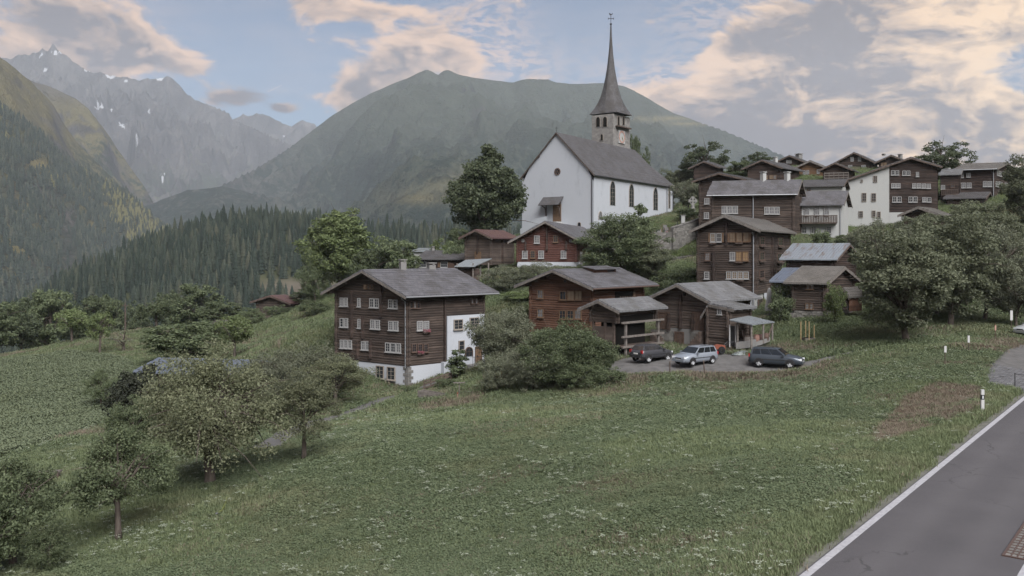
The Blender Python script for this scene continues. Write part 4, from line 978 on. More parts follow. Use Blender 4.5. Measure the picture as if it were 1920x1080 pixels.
for sgn, q_, k in ((1, qa, 9), (-1, qb, 5)):
    for i in range(k):
        e = f.d*(.42*sgn); p = f.pt(q_+.42*sgn*i, H.zb-.5, .05); hh = zd-H.zb+.5-(i+1)*.24
        mb.box(p, (e.x, e.y, 0), (N3.x*1.6, N3.y*1.6, 0), (0, 0, max(hh, .3)))
mb.build('outside_stair', M['plaster_old'], H.root)
mb = MB(); qq = [qa, qa+2.2, qa+3.9, qa+5.6]; zs = [zd+.95, zd+.6, zd-.3, zd-1.2]
for i in range(3):
    a = f.pt(qq[i], zs[i]-1.1, 1.68); b_ = f.pt(qq[i+1], zs[i+1]-1.1, 1.68); mb.face([a, b_, b_+Vector((0, 0, 1.1)), a+Vector((0, 0, 1.1))]); 
    mb.face([v+N3*.18 for v in (a, b_, b_+Vector((0, 0, 1.1)), a+Vector((0, 0, 1.1)))][::-1]); mb.face([a+Vector((0, 0, 1.1)), b_+Vector((0, 0, 1.1)), b_+Vector((0, 0, 1.1))+N3*.18, a+Vector((0, 0, 1.1))+N3*.18])
mb.build('stair_parapet', M['plaster'], H.root)
H.gutter('metal_dark')
# gable cross
def cross(mb, c, h, w, t, ax):
    ax = Vector((*ax, 0)).normalized(); o = Vector((-ax.y, ax.x, 0))
    mb.box(c-ax*t/2-o*t/2, ax*t, o*t, (0, 0, h)); mb.box(c-ax*w/2-o*t/2+Vector((0, 0, h*.62)), ax*w, o*t, (0, 0, t))
mb = MB(); c = H.P(H.W*.5, -.2, H.zA+.1); mb.tube([c, c+Vector((0, 0, 1.0))], .035, 5); mb.tube([c+T*-.25+Vector((0, 0, .72)), c+T*.25+Vector((0, 0, .72))], .035, 5); mb.build('gable_cross', M['metal_dark'], H.root)
# choir, narrower, with a three-sided end and hipped roof
g, r, W, L = H.g, H.r, H.W, H.L; ins = .55; cl = 8.0
zc = CZ+(HZ-346)*(H.P(ins, L+1, 0).y)/F; plan = [(ins, L-.5), (ins, L+cl*.55), (W*.33, L+cl), (W*.67, L+cl), (W-ins, L+cl*.55), (W-ins, L-.5)]
mb = MB()
for i in range(5):
    (a0, b0), (a1, b1) = plan[i], plan[i+1]; mb.face([H.P(a0, b0, H.zb-.5), H.P(a0, b0, zc), H.P(a1, b1, zc), H.P(a1, b1, H.zb-.5)])
mb.build('choir_wall', M['plaster'], H.root)
zr = H.zA-1.0; mb = MB(); e = .45
ev = [H.P(a+(-e if a < W*.5 else e)*(1 if i in (0, 1, 4, 5) else .4), b+(e if i in (2, 3) else 0), zc-.15) for i, (a, b) in enumerate(plan)]
A0 = H.P(W*.5, L-2.5, zr); A1 = H.P(W*.5, L+cl*.36, zr-.1)
def tri(pts):
    u = (pts[1]-pts[0]); Lu = u.length; un = u/Lu
    mb.face(pts, 0, [((p-pts[0]).dot(un), (p-pts[0]-un*(p-pts[0]).dot(un)).length) for p in pts])
tri([ev[1], ev[0], A0, A1]); tri([ev[2], ev[1], A1]); tri([ev[3], ev[2], A1]); tri([ev[4], ev[3], A1]); tri([ev[5], ev[4], A1, A0])
for i in range(5): mb.face([ev[i], ev[i+1], ev[i+1]-Vector((0, 0, .18)), ev[i]-Vector((0, 0, .18))], 0, [(0, 0)]*4)
mb.build('choir_roof', M['slate_dark'], H.root)
cf = Face(tuple(H.P(ins, L-.5, 0))[:2], r, g)
qq = cf.s_of(1254.5); z0 = cf.zof(qq, 391); Hh = 40*(cf.o.y+cf.d.y*qq)/F
fm, gm, sm, ch = window_mesh(.9, round(Hh, 1), 'win_stone', 2, 5, 1.5); wo = link('window', fm, H.root, cf.pt(qq, z0, .03)-Vector(H.root.location), cf.rz); link('pane', gm.mesh('pane', M['glass']), wo)
mb = MB()
for q_ in (1250, 1261): qz = cf.s_of(q_); mb.tube([cf.pt(qz, H.zb, .12), cf.pt(qz, zc-.2, .12)], .08, 6)
stuff(mb.build('choir_downpipes', M['metal_dark'], H.root))
# tower
TY = 178.0; tp = at(1149.6, HZ, TY); tL = Vector((-math.sin(math.radians(54)), math.cos(math.radians(54)))); tR = Vector((math.sin(math.radians(36)), math.cos(math.radians(36))))
fTL = Face((tp.x, tp.y), tL, tR); fTR = Face((tp.x, tp.y), tR, tL); tw = fTL.s_of(1109.8); tz1 = CZ+(HZ-213)*TY/F; tz0 = H.zb-1
tw2 = fTR.s_of(1180.5)
cc = Vector((tp.x, tp.y)); TP = lambda a, b, z: Vector((*(cc+tL*a+tR*b), z))
TW = link('tower', None, H.root)
mb = MB(); rows = []
for k in range(13):
    z = tz0+(tz1-tz0)*k/12; rows.append([TP(0, 0, z), TP(tw, 0, z), TP(tw, tw2, z), TP(0, tw2, z)])
mb.grid([[q.lerp(r_[(i+1) % 4], t) for i, q in enumerate(r_) for t in (0, .33, .66)] for r_ in rows], closed=True)
TW.location = (0, 0, 0)
twall = mb.build('tower_wall', M['ashlar'], TW)
# facing stones, a little uneven, and cut corner stones
stone_skin('facing_stones', TP(0, 0, 0), tL, fTL.n, tw, lambda q: tz1-9, lambda q: tz1-.2, TW, 'ashlar', .55, 3, .05)
stone_skin('facing_stones', TP(0, 0, 0), tR, fTR.n, tw2, lambda q: tz1-9, lambda q: tz1-.2, TW, 'ashlar', .55, 4, .05)
def twin(fc, px, py, w_, h_, arch=1.1):
    qz = fc.s_of(px); Yq = fc.o.y+fc.d.y*qz; fm, gm, sm, ch = window_mesh(w_*Yq/F/(math.sqrt(max(.2, 1-(fc.d.y*.8)**2))), h_*Yq/F, 'win_stone', 1, 1, arch)
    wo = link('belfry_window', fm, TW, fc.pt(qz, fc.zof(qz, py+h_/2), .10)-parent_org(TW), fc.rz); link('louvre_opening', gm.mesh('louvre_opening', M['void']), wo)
twin(fTL, 1122, 229, 8.5, 19); twin(fTL, 1135, 228.5, 8.5, 19); twin(fTL, 1129, 257.5, 5.5, 12)
twin(fTR, 1158.6, 226.5, 6.5, 17); twin(fTR, 1168, 226.5, 6.5, 17)
qz = fTR.s_of(1164.5); zc_ = fTR.zof(qz, 257); Yq = fTR.o.y+fTR.d.y*qz; mb = MB(); rr_ = 1.32; C0 = fTR.pt(qz, zc_, .12); tt = Vector((fTR.t.x, fTR.t.y, 0)); nn = Vector((fTR.n.x, fTR.n.y, 0))
mb.box(C0-tt*rr_-Vector((0, 0, rr_)), tt*2*rr_, Vector((0, 0, 2*rr_)), nn*.08); ck = mb.build('clock', M['plaster_old'], TW)
mb = MB(); N = 28
rg_ = lambda r, o: [C0+tt*(r*math.cos(2*math.pi*k/N))+Vector((0, 0, r*math.sin(2*math.pi*k/N)))+nn*o for k in range(N)]
mb.grid([rg_(rr_*.96, .09), rg_(rr_*.96, .13), rg_(rr_*.70, .13), rg_(rr_*.70, .10)], closed=True); mb.build('dial_ring', M['clock_red'], ck)
mb = MB()
for k in range(12):
    an = k*math.pi/6; u = tt*math.sin(an)+Vector((0, 0, math.cos(an))); v = tt*math.cos(an)-Vector((0, 0, math.sin(an))); mb.box(C0+u*rr_*.73-v*.03+nn*.132, u*rr_*.2, v*.06, nn*.015)
stuff(mb.build('hour_marks', M['white_paint'], ck))
for an, ln, wd in ((math.radians(6.58*30), .62, .10), (math.radians(35.9*6), .9, .07)):
    u = tt*-math.sin(an)*-1+Vector((0, 0, math.cos(an))); v = tt*math.cos(an)-Vector((0, 0, math.sin(an))); mb = MB(); mb.box(C0-v*wd/2+nn*.16-u*.15, u*rr_*ln, v*wd, nn*.02); mb.build('clock_hand', M['gold'], ck)
mb = MB(); a = fTR.pt(fTR.s_of(1153), fTR.zof(qz, 240), .1); b_ = fTR.pt(fTR.s_of(1178), fTR.zof(qz, 240), .1); mb.box(a, b_-a, nn*.7, (0, 0, .22)); mb.build('clock_ledge', M['beam'], TW)
# flared spire, octagonal above a square foot
ctr = cc+tL*tw/2+tR*tw2/2; prof = [(216,40.5),(211,36.5),(203,30.5),(194,25.2),(183,20.2),(168,15.6),(149,11.4),(134,8.6),(119,6.5),(102,4.6),(85,3.1),(65,2.0),(45,1.1)]
mb = MB(); rows = []; uv = []; Yc = ctr.y; s0 = None
for j, (py, hw) in enumerate(prof):
    z = CZ+(HZ-py)*Yc/F; rad = hw*Yc/F; sq = max(0, 1-j/5.0); ring_ = []; u_ = []
    for k in range(16):
        an = 2*math.pi*k/16; dv = Vector((math.cos(an), math.sin(an))); m_ = max(abs(math.cos(an)), abs(math.sin(an)))
        rs = (tw*.5+.75)/m_*(rad/(40.5*Yc/F)); ro_ = rad*(1.0 if k % 2 == 0 else .955)
        p2 = ctr+tL*dv.x*(rs*sq+ro_*(1-sq))+tR*dv.y*(rs*sq+ro_*(1-sq)); ring_.append(Vector((p2.x, p2.y, z))); u_.append((an*2.2, (216-py)*.11))
    ring_.append(ring_[0]); u_.append((2*math.pi*2.2, u_[0][1])); rows.append(ring_); uv.append(u_)
mb.grid(rows, 0, uv); mb.face(rows[0][:-1][::-1], 0, [(0, 0)]*16); mb.build('spire', M['slate_dark'], TW)
zt = CZ+(HZ-46)*Yc/F; mb = MB(); C1 = Vector((ctr.x, ctr.y, zt)); mb.tube([C1, C1+Vector((0, 0, 2.0))], .06, 6)
mb.lathe(C1+Vector((0, 0, .1)), [(.01, -.25), (.22, -.12), (.25, 0), (.2, .14), (.01, .25)], 8)
mb.box(C1+Vector((-.55, -.05, 1.15)), (1.1, 0, 0), (0, .1, 0), (0, 0, .12))
for sx in (-.55, .55): mb.box(C1+Vector((sx-.05, -.05, 1.02)), (.1, 0, 0), (0, .1, 0), (0, 0, .38))
ck = [(-.35,1.95),(-.1,1.92),(.05,1.9),(.3,2.05),(.42,2.3),(.25,2.28),(.15,2.15),(-.05,2.16),(-.2,2.35),(-.4,2.3),(-.3,2.1)]
mb.face([C1+Vector((a, .03, b_)) for a, b_ in ck]); mb.face([C1+Vector((a, -.03, b_)) for a, b_ in ck][::-1])
for i in range(len(ck)): (a0, b0), (a1, b1) = ck[i], ck[(i+1) % len(ck)]; mb.face([C1+Vector((a0, .03, b0)), C1+Vector((a0, -.03, b0)), C1+Vector((a1, -.03, b1)), C1+Vector((a1, .03, b1))])
stuff(mb.build('weathercock_cross', M['metal_dark'], TW))

# house with white-framed windows in front of the church
H = House('chalet', 'low brown chalet with four white windows standing in front of the church gable', 'house', 1079, 118, 455, 507, 77, 13, 971, 1135, 'L', 416, 'log_red', 'slate', og=1.0, oe=1.2, wood_base=491.5, back=None)
for px, py, w_, h_, st_, pn in ((1007,449,10,14.5,'win_white','glass_curtain'),(1042,448,10,13,'win_brown','glass'),(984.5,477.5,10.5,14.5,'win_white','glass_curtain'),(1015,477,10.5,15,'win_white','glass_curtain'),(1057,477,10.5,15,'win_white','glass_curtain'),(999.5,477,9,14,'win_brown','glass')):
    H.win('L', px, py, w_, h_, st_, pn, 2, 3)
for px in (981, 1070): H.win('L', px, 451.5, 5, 5, 'win_white', 'glass_curtain', 1, 1, sill=False)
for px in (986, 1026, 1062): H.crosspost('L', px, 452 if px != 1026 else 424, 470)
H.chimney(1083, 452, 0.1, 0.1) if False else None
mb = MB(); c = H.P(-.6, 1.2, H.zb); mb.cbox((c.x, c.y, H.zb+1.2), .35, .35, 2.6); mb.build('corner_pillar', M['concrete'], H.root)
# barn with red roof
H = House('red_roofed_barn', 'dark log barn with a rusty red metal roof beside the linden tree', 'barn', 920, 124, 447.5, 497, 58, 27, 874, 961.6, 'L', 432, 'log_grey', 'tin_red', og=.9, oe=.8)
H.crosspost('L', 896.5, 440, 475); H.crosspost('R', 940, 450, 494); H.door('L', 897, 480, 9, 13, 'win_brown')
# lean-to below it
LT = thing('lean_to_shed', 'open shed of grey boards with a pale sheet-metal roof below the red-roofed barn', 'shed', at(870, 530, 113))
shed_roof('roof', [at(852, 499, 111), at(889.5, 499, 111), at(922, 484.5, 116), at(874, 487, 116)], M['tin_clean'], LT)
mb = MB(); a = at(856, 540, 112); mb.box(a, at(899, 540, 112)-a, (0, .12, 0), (0, 0, 2.5)); mb.build('board_wall', M['log_black'], LT)
for px in (857, 887, 901, 916):
    mb = MB(); Yp = 111.5 if px < 890 else 114; c = at(px, 542, Yp); mb.cbox(c+Vector((0, 0, 1.6)), .16, .16, 3.3 if px < 890 else 3.6); mb.build('post', M['beam_light'], LT)
mb = MB(); a = at(900, 536, 113.4); mb.box(a, at(917, 541, 113.4)-a, (0, .4, 0), (0, 0, 1.1)); mb.build('stacked_timber', M['log_brown'], LT)
# low dwelling with the long slate roof
H = House('low_cottage', 'low dark cottage with a long slate roof between the round bush and the red-roofed barn', 'house', 874, 130, 487, 512, 80, 16, 787, None, 'R', 471.5, 'log_black', 'slate_dark', og=.5, oe=.7, back=7.5)
for px in (793.5, 833): H.win('L', px, 496, 13, 11, 'win_white', 'glass', 3, 2, shutter='win_brown' if px > 800 else None)
mb = MB(); c = H.P(-.5, 0, 0); p = H.fL.pt(H.fL.s_of(848), H.fL.zof(H.fL.s_of(848), 500), .6); N = 14; ring_ = [p+Vector((.55*math.cos(2*math.pi*k/N), -.1*math.sin(2*math.pi*k/N), .55*math.sin(2*math.pi*k/N))) for k in range(N)]
mb.face(ring_); mb.face([v+Vector((0, .08, 0)) for v in ring_][::-1]); mb.grid([ring_, [v+Vector((0, .08, 0)) for v in ring_]], closed=True); mb.tube([p, p+Vector((0, .6, -.1))], .03, 5); stuff(mb.build('satellite_dish', M['copper'], H.root))
H.chimney(811.5, 462, 5, 8, 'concrete')
H = House('flat_roofed_house', 'hidden house showing only a pale metal roof strip behind the low cottage', 'house', 846, 146, 472, 497, 80, 16, 776, None, 'R', 466.5, 'plaster_old', 'tin_clean', og=.3, oe=.4, back=6, posts=False, jit=0, course=2.0)

# red-brown house with the roof light box
H = House('brown_house', 'red-brown two-storey log house with grey slate roof and a long box dormer', 'house', 1109.5, 88, 540.5, 642, 54, 44, 996, 1204, 'L', 507, 'log_brown', 'slate', og=1.3, oe=1.1, jit=.05)
H.win('L', 1014.4, 551.5, 11.5, 16, 'win_brown', 'glass_curtain', 2, 2); H.win('L', 1014.4, 587, 11, 16, 'win_brown', 'glass_curtain', 2, 2)
for k, px in enumerate((1057, 1071.8, 1086)): H.win('L', px, 554, 12.8, 16.5, 'win_brown', ('glass', 'glass_gold', 'glass_gold')[k], 2, 1 if k == 0 else 2)
for k, px in enumerate((1056, 1070.8, 1085)): H.win('L', px, 590, 12.8, 16.5, 'win_brown', ('glass', 'glass', 'glass_curtain')[k], 2, 2)
H.win('L', 1061, 527.5, 4, 4, 'win_dark', 'glass', 1, 1, sill=False); H.gutter('copper')
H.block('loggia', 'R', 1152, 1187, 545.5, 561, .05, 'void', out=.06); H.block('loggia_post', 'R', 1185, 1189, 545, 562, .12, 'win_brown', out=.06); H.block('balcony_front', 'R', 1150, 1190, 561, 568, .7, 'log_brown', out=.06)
for k in range(8): H.block('baluster', 'R', 1153+k*4.4, 1154.4+k*4.4, 555, 561.2, .06, 'beam', out=.62)
a0 = H.W*.32; z0 = H.top(a0); bb0, bb1 = H.L*.42, H.L*.86
bx = MB(); p = H.P(a0, bb0, z0+.05); hh = H.sl*(H.W*.5-a0)+.22; e1 = H.g*(H.W*.5-a0)
for b0_ in (bb0, bb1):
    pass
rowa = [H.P(a0, bb0, z0+.1), H.P(a0, bb1, z0+.1), H.P(a0, bb1, z0+hh-.1), H.P(a0, bb0, z0+hh-.1)]; bx.face(rowa)
bx.face([rowa[0], rowa[3], H.P(H.W*.5, bb0, H.zA+.2)]); bx.face([rowa[1], H.P(H.W*.5, bb1, H.zA+.2), rowa[2]]); dm = bx.build('dormer', M['log_brown'], H.root)
shed_roof('dormer_roof', [H.P(a0-.35, bb0-.3, z0+hh-.14), H.P(a0-.35, bb1+.3, z0+hh-.14), H.P(H.W*.5+.1, bb1+.3, H.zA+.38), H.P(H.W*.5+.1, bb0-.3, H.zA+.38)], M['slate'], dm, .08)
mb = MB(); p = H.P(a0-.02, bb1-1.5, z0+.25); mb.box(p, (*(H.r*1.1), 0), (*(-H.g*.06), 0), (0, 0, hh-.55)); mb.build('pane', M['glass'], dm)
H.chimney(1157, 512, 5.5, 14, 'concrete', on=.36)

# small open granary with galleries
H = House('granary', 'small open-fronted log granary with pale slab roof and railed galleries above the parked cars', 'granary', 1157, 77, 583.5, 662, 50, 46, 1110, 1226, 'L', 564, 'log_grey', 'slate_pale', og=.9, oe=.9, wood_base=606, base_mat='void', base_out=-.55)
f = H.fR; q1 = H.wR; zf = lambda py: f.zof(1.0, py)
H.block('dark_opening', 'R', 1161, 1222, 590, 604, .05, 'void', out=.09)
for py, nm in ((605, 'gallery_beam'), (631, 'gallery_rail'), (650, 'gallery_floor_beam')):
    mb = MB(); a = f.pt(-.35, zf(py), .75); d = f.d*(q1+.7); mb.box(a, (d.x, d.y, 0), (f.n.x*.16, f.n.y*.16, 0), (0, 0, .17)); mb.build(nm, M['beam_light'], H.root)
for qq in (.25, q1*.93):
    mb = MB(); a = f.pt(qq, H.zb-.5, .58); mb.box(a, (f.d.x*.2, f.d.y*.2, 0), (f.n.x*.18, f.n.y*.18, 0), (0, 0, zf(605)-H.zb+.5)); mb.build('post', M['beam_light'], H.root)
mb = MB(); a = f.pt(-.3, zf(648), -.2); d = f.d*(q1+.6); mb.box(a, (d.x, d.y, 0), (f.n.x*.95, f.n.y*.95, 0), (0, 0, .08)); mb.build('gallery_floor', M['beam'], H.root)
fl = H.fL
for qq in (.3, H.wL*.45, H.wL*.92):
    mb = MB(); a = fl.pt(qq, H.zb-.5, -.2); mb.box(a, (fl.d.x*.2, fl.d.y*.2, 0), (fl.n.x*.2, fl.n.y*.2, 0), (0, 0, H.zw-H.zb+.5)); mb.build('post', M['beam'], H.root)
H.block('side_boards', 'L', 1112, 1150, 612, 640, .08, 'log_grey', out=-.12)
lp = thing('lumber_pile', 'stack of pale sawn boards lying under the granary gallery', 'lumber', f.pt(q1*.5, gz(*tuple(f.pt(q1*.5, 0, .9))[:2]), .9))
for i in range(3):
    for j in range(3):
        mb = MB(); a = f.pt(q1*.12+random.uniform(0, .3), lp.location.z+.12+j*.13, .62+i*.30); d = f.d*(q1*.68); mb.box(a, (d.x, d.y, 0), (f.n.x*.26, f.n.y*.26, 0), (0, 0, .10)); mb.build('board', M['beam_light'], lp)

# big barn with stone stair base
H = House('barn', 'grey log barn on a stone base with two stairs rising to its doors', 'barn', 1326.6, 80, 566.5, 659, 48, 44, 1234, 1402, 'L', 534, 'log_grey', 'slate_pale', og=1.0, oe=.9, wood_base=619.5, base_mat='concrete', base_out=.05)
H.win('L', 1285, 551.5, 9, 9, 'win_dark', 'void', 1, 1, sill=False)
H.door('L', 1246, 602, 18, 30, 'win_dark'); H.door('L', 1311, 603, 18, 32, 'win_dark'); H.crosspost('L', 1278, 552, 616)
f = H.fL
for px in (1256, 1301): H.crosspost('L', px, 588, 619)
qa, qb = f.s_of(1331), f.s_of(1226)
H.door('L', 1275, 641, 13, 34, 'win_dark', out=.12)
stone_skin('stones', f.pt(f.s_of(1264), 0, .06), -f.d*-1, f.n, f.s_of(1222)-f.s_of(1264), lambda q: H.zb-.4, lambda q: f.zof(0, 621), H.root, 'stones', .42, 8)
stone_skin('stones', f.pt(f.s_of(1338), 0, .06), f.d, f.n, f.s_of(1296)-f.s_of(1338), lambda q: H.zb-.4, lambda q: f.zof(0, 623), H.root, 'stones', .42, 9)
for nm, pa, pb in (('stair', 1262, 1232), ('stair', 1292, 1324)):
    mb = MB(); k = 9; q0_, q1_ = f.s_of(pa), f.s_of(pb); zt_ = f.zof(q1_, 621); zb_ = H.zb-.2
    for i in range(k):
        z_ = zb_+(zt_-zb_)*(i+1)/k; qq = q0_+(q1_-q0_)*i/k; d = f.d*((q1_-q0_)/k); a = f.pt(qq, zb_-.3, .1); mb.box(a, (d.x, d.y, 0), (f.n.x*1.05, f.n.y*1.05, 0), (0, 0, z_-zb_+.3))
    mb.build(nm, M['beam'], H.root)
BARN = H
AX = House('barn_annex', 'narrow plank annex with one white window joined to the stone-based barn', 'shed', 1366, 77.3, 580, 657, 40, 50, 1328, 1404, 'L', 571, 'log_grey', 'slate_pale', og=.2, oe=.7, apex_frac=.92)
AX.win('L', 1350.7, 583, 8, 13, 'win_white', 'glass', 2, 3)
CP = thing('lean_to_canopy', 'open lean-to with grey sheet roof on posts at the end of the barn', 'shelter', at(1408, 645, 76))
shed_roof('roof', [at(1368, 599, 75.2), at(1410, 608, 73.6), at(1452.5, 603, 76.4), at(1404, 592, 78.6)], M['tin_clean'], CP)
for px, y0, y1, Yq in ((1383,602,648,75), (1409,607,655,73.9), (1431,606,643,75.2), (1448,603,637,76.3)):
    mb = MB(); a = at(px, y1, Yq); b_ = at(px, y0, Yq); mb.cbox(((a.x), a.y, (a.z+b_.z)/2), .14, .14, b_.z-a.z); mb.build('post', M['beam_light'], CP)
mb = MB(); mb.tube([at(1389, 607, 75.2), at(1396, 640, 75.2)], .08, 5); mb.tube([at(1447, 612, 76.2), at(1438, 640, 76)], .08, 5); stuff(mb.build('braces', M['beam'], CP))
mb = MB(); a = at(1380, 655, 74.8); b_ = at(1418, 650, 74.4); mb.box(a, b_-a, (.2, .9, 0), (0, 0, .55)); c = at(1444, 640, 76); mb.box(b_, c-b_, (.1, .5, 0), (0, 0, .35)); mb.build('low_wall', M['concrete'], CP)
mb = MB(); a = at(1369, 649, 75.8); b_ = at(1379, 650, 75.6); mb.box(a, b_-a, (0, .08, 0), (0, 0, 1.75)); dr = mb.build('door', M['black_paint'], CP); mb = MB()
for px in (1368, 1379): c = at(px, 649.5, 75.6); mb.cbox(c+Vector((0, 0, .9)), .09, .14, 1.9)
stuff(mb.build('door_frame', M['white_paint'], dr))
cr_ = thing('crate', 'grey wooden crate under the sheet roof of the lean-to', 'crate', at(1403, 644, 75.2)); mb = MB(); mb.cbox(cr_.location+Vector((0, 0, .32)), .75, .6, .6); mb.build('box', M['beam_light'], cr_); mb = MB(); mb.cbox(cr_.location+Vector((0, 0, .65)), .8, .65, .06); mb.build('lid', M['beam'], cr_)
for k, (px, py, c_) in enumerate(((1419, 641, 'clock_red'), (1427, 640, 'tin_red'), (1436, 638, 'copper'))):
    o_ = thing('barrel', ('faded red barrel behind the grey crate in the lean-to', 'rusty short barrel beside the middle post of the lean-to', 'brown barrel by the outer post of the lean-to')[k], 'barrel', at(px, py, 75.9)); mb = MB()
    mb.lathe(o_.location, [(.01, 0), (.24, 0), (.28, .3), (.24, .62), (.0, .62)], 12); mb.build('body', M[c_], o_)

# tall timber house
H = House('tall_timber_house', 'tall dark timber house with warm curtained windows and shelf sills above the white parasol', 'house', 1415.5, 95, 433.5, 605, 62, 28, 1310, 1479, 'L', 404.5, 'log_dark', 'slate_tan', og=1.0, oe=.8, wood_base=553, base_mat='plaster_old', base_out=-.1)
for px, sh in ((1337.4, 1), (1348.8, 0)): H.win('L', px, 445.5, 9.6, 16.5, 'win_white', 'glass_gold' if sh else 'glass', 2, 2, box='empty' if sh else None)
for px in (1374, 1386.6, 1399.4): H.win('L', px, 444.8, 11, 17, 'win_brown', 'glass_gold', 2, 3, box='empty' if px == 1386.6 else None)
for px in (1330.5, 1356, 1366, 1407): H.block('shutter', 'L', px-1.8, px+1.8, 437, 454, .08, 'win_brown', out=.08)
H.win('L', 1327, 481, 10, 15.5, 'win_dark', 'glass_curtain', 2, 3)
H.win('L', 1374, 480.5, 10, 16.5, 'win_white', 'glass_curtain', 2, 2)
for px in (1385.8, 1398.3): H.win('L', px, 480.3, 11, 17.5, 'win_brown', 'glass_lit', 2, 3, box='empty' if px < 1390 else None)
H.win('L', 1325.7, 516, 9.5, 14, 'win_white', 'glass', 3, 3)
for px in (1367, 1377.8, 1388.6, 1399.4): H.win('L', px, 516, 9.4, 14, 'win_white', 'glass_gold', 2, 3, box='empty' if px == 1388.6 else None)
for px, py in ((1426.5, 480), (1459.7, 482.5), (1426.3, 514), (1457.9, 513.5), (1427, 451.5), (1461.5, 453)): H.win('R', px, py, 8.4, 15, 'win_dark', 'glass', 2, 3, box='empty')
H.crosspost('L', 1363, 418, 460); H.crosspost('L', 1339, 470, 538); H.crosspost('R', 1445, 445, 545)
H.pipe('L', 1413.5, 442, 600, .07, 'zinc')
H.door('R', 1437, 574, 8, 30, 'win_dark', out=0.0); H.win('R', 1425, 568, 7, 16, 'win_dark', 'glass', 2, 2, out=0.0)
for px in (1409.5, 1432):
    f = H.fL if px < 1415 else H.fR; qq = f.s_of(px); mb = MB(); a = f.pt(qq, H.zb-.3, .05); mb.box(a, (f.d.x*.3, f.d.y*.3, 0), (f.n.x*.3, f.n.y*.3, 0), (0, 0, H.zw-H.zb+.32)); mb.build('pillar', M['plaster'], H.root)

# upper granary with tin roof, lower granary with slab roof
H = House('tin_roofed_granary', 'dark log granary with patched blue-grey tin roof above the stone-based granary', 'granary', 1562, 98, 487.5, 545, 66, 44, 1478, 1601, 'R', 458.5, 'log_black', 'tin', og=.7, oe=.7)
H = House('stone_based_granary', 'small log granary with grey slab roof on a rough field-stone base', 'granary', 1547, 86, 532.5, 606, 62, 50, 1489, 1598, 'R', 502, 'log_dark', 'slate_tan', og=.6, oe=.8, wood_base=583.5, base_mat='rubble', base_out=.02)
for px in (1515, 1522.7): H.win('L', px, 538, 6, 8.5, 'win_brown', 'glass_curtain', 1, 2)
for px in (1514, 1521.8): H.win('L', px, 574, 7, 11, 'win_brown', 'glass_curtain', 1, 2)
f = H.fL; stone_skin('stones', f.pt(-.3, 0, .05), f.d, f.n, H.wL+.9, lambda q: H.zb-.6, lambda q: f.zof(q, 584), H.root, 'stones', .34, 14, .14)
f = H.fR; stone_skin('stones', f.pt(-.3, 0, .05), f.d, f.n, H.wR*.8, lambda q: H.zb-.6, lambda q: f.zof(q, 586), H.root, 'stones', .34, 15, .14)
H = House('ivy_outbuilding', 'small outbuilding with blue tin roof and creeper, joined to the stone-based granary', 'shed', 1484, 88.5, 529.5, 603, 62, 50, 1452, None, 'R', 505, 'plaster_old', 'tin_blue', og=.2, oe=.6, back=4, posts=False, jit=0)
H.wR = 4
iv = MB()
f = H.fL
for k in range(1500):
    q = random.uniform(-.2, H.wL+.2); z = H.zb+random.uniform(0, 1)**.7*(H.zE-H.zb-.1); p = f.pt(q, z, random.uniform(.03, .28)); s_ = random.uniform(.06, .13)
    a = Vector((random.uniform(-1, 1), random.uniform(-1, 1), random.uniform(-1, 1))).normalized()*s_; b_ = Vector((random.uniform(-1, 1), random.uniform(-1, 1), random.uniform(-1, 1))).normalized()*s_
    iv.face([p-a, p-b_, p+a, p+b_])
IVY = (iv, H)
# plank hut
HU = House('plank_hut', 'little red-brown plank hut with pyramid roof beside the granary', 'hut', 1590, 85.5, 558, 582, 38, 52, 1579, 1614, 'L', 541.5, 'log_grey', 'slate_tan', og=.3, oe=.3, posts=False)
f = HU.fR
for k in range(9):
    mb = MB(); d = f.d*(HU.wR/9*.9); a = f.pt(HU.wR*k/9, HU.zb-.1, .09); mb.box(a, (d.x, d.y, 0), (f.n.x*.04, f.n.y*.04, 0), (0, 0, HU.zE-HU.zb)); mb.build('plank', M['log_brown'], HU.root)

# long house and the gable behind it
H = House('log_gable_house', 'log house whose gable rises behind the long slate-roofed house', 'house', 1392, 131, 338, 432, 62, 35, 1313, None, 'L', 325, 'log_dark', 'slate_dark', og=.9, oe=1.0, back=9)
H.win('L', 1325.7, 377, 9, 11.5, 'win_white', 'glass_curtain', 2, 3); H.win('L', 1325, 404, 9, 12, 'win_white', 'glass_curtain', 2, 3)
H = House('long_house', 'long dark log house with plain slate roof and two white window triples', 'house', 1487.5, 120, 365, 445, 76, 28, 1337, 1500, 'R', 338.5, 'log_dark', 'slate', og=.7, oe=.7)
for px in (1358, 1368.2, 1378.6): H.win('L', px, 393.5, 9.6, 14, 'win_white', 'glass_curtain', 2, 2)
for px in (1437.6, 1447.2, 1457): H.win('L', px, 395, 9.2, 13.5, 'win_white', 'glass_curtain', 2, 2)
H.pipe('L', 1412, 370, 428, .07, 'zinc'); H.gutter(); H.chimney(1431, 322, 8, 16, 'plaster_old'); H.chimney(1476, 322, 8, 17, 'plaster_old')
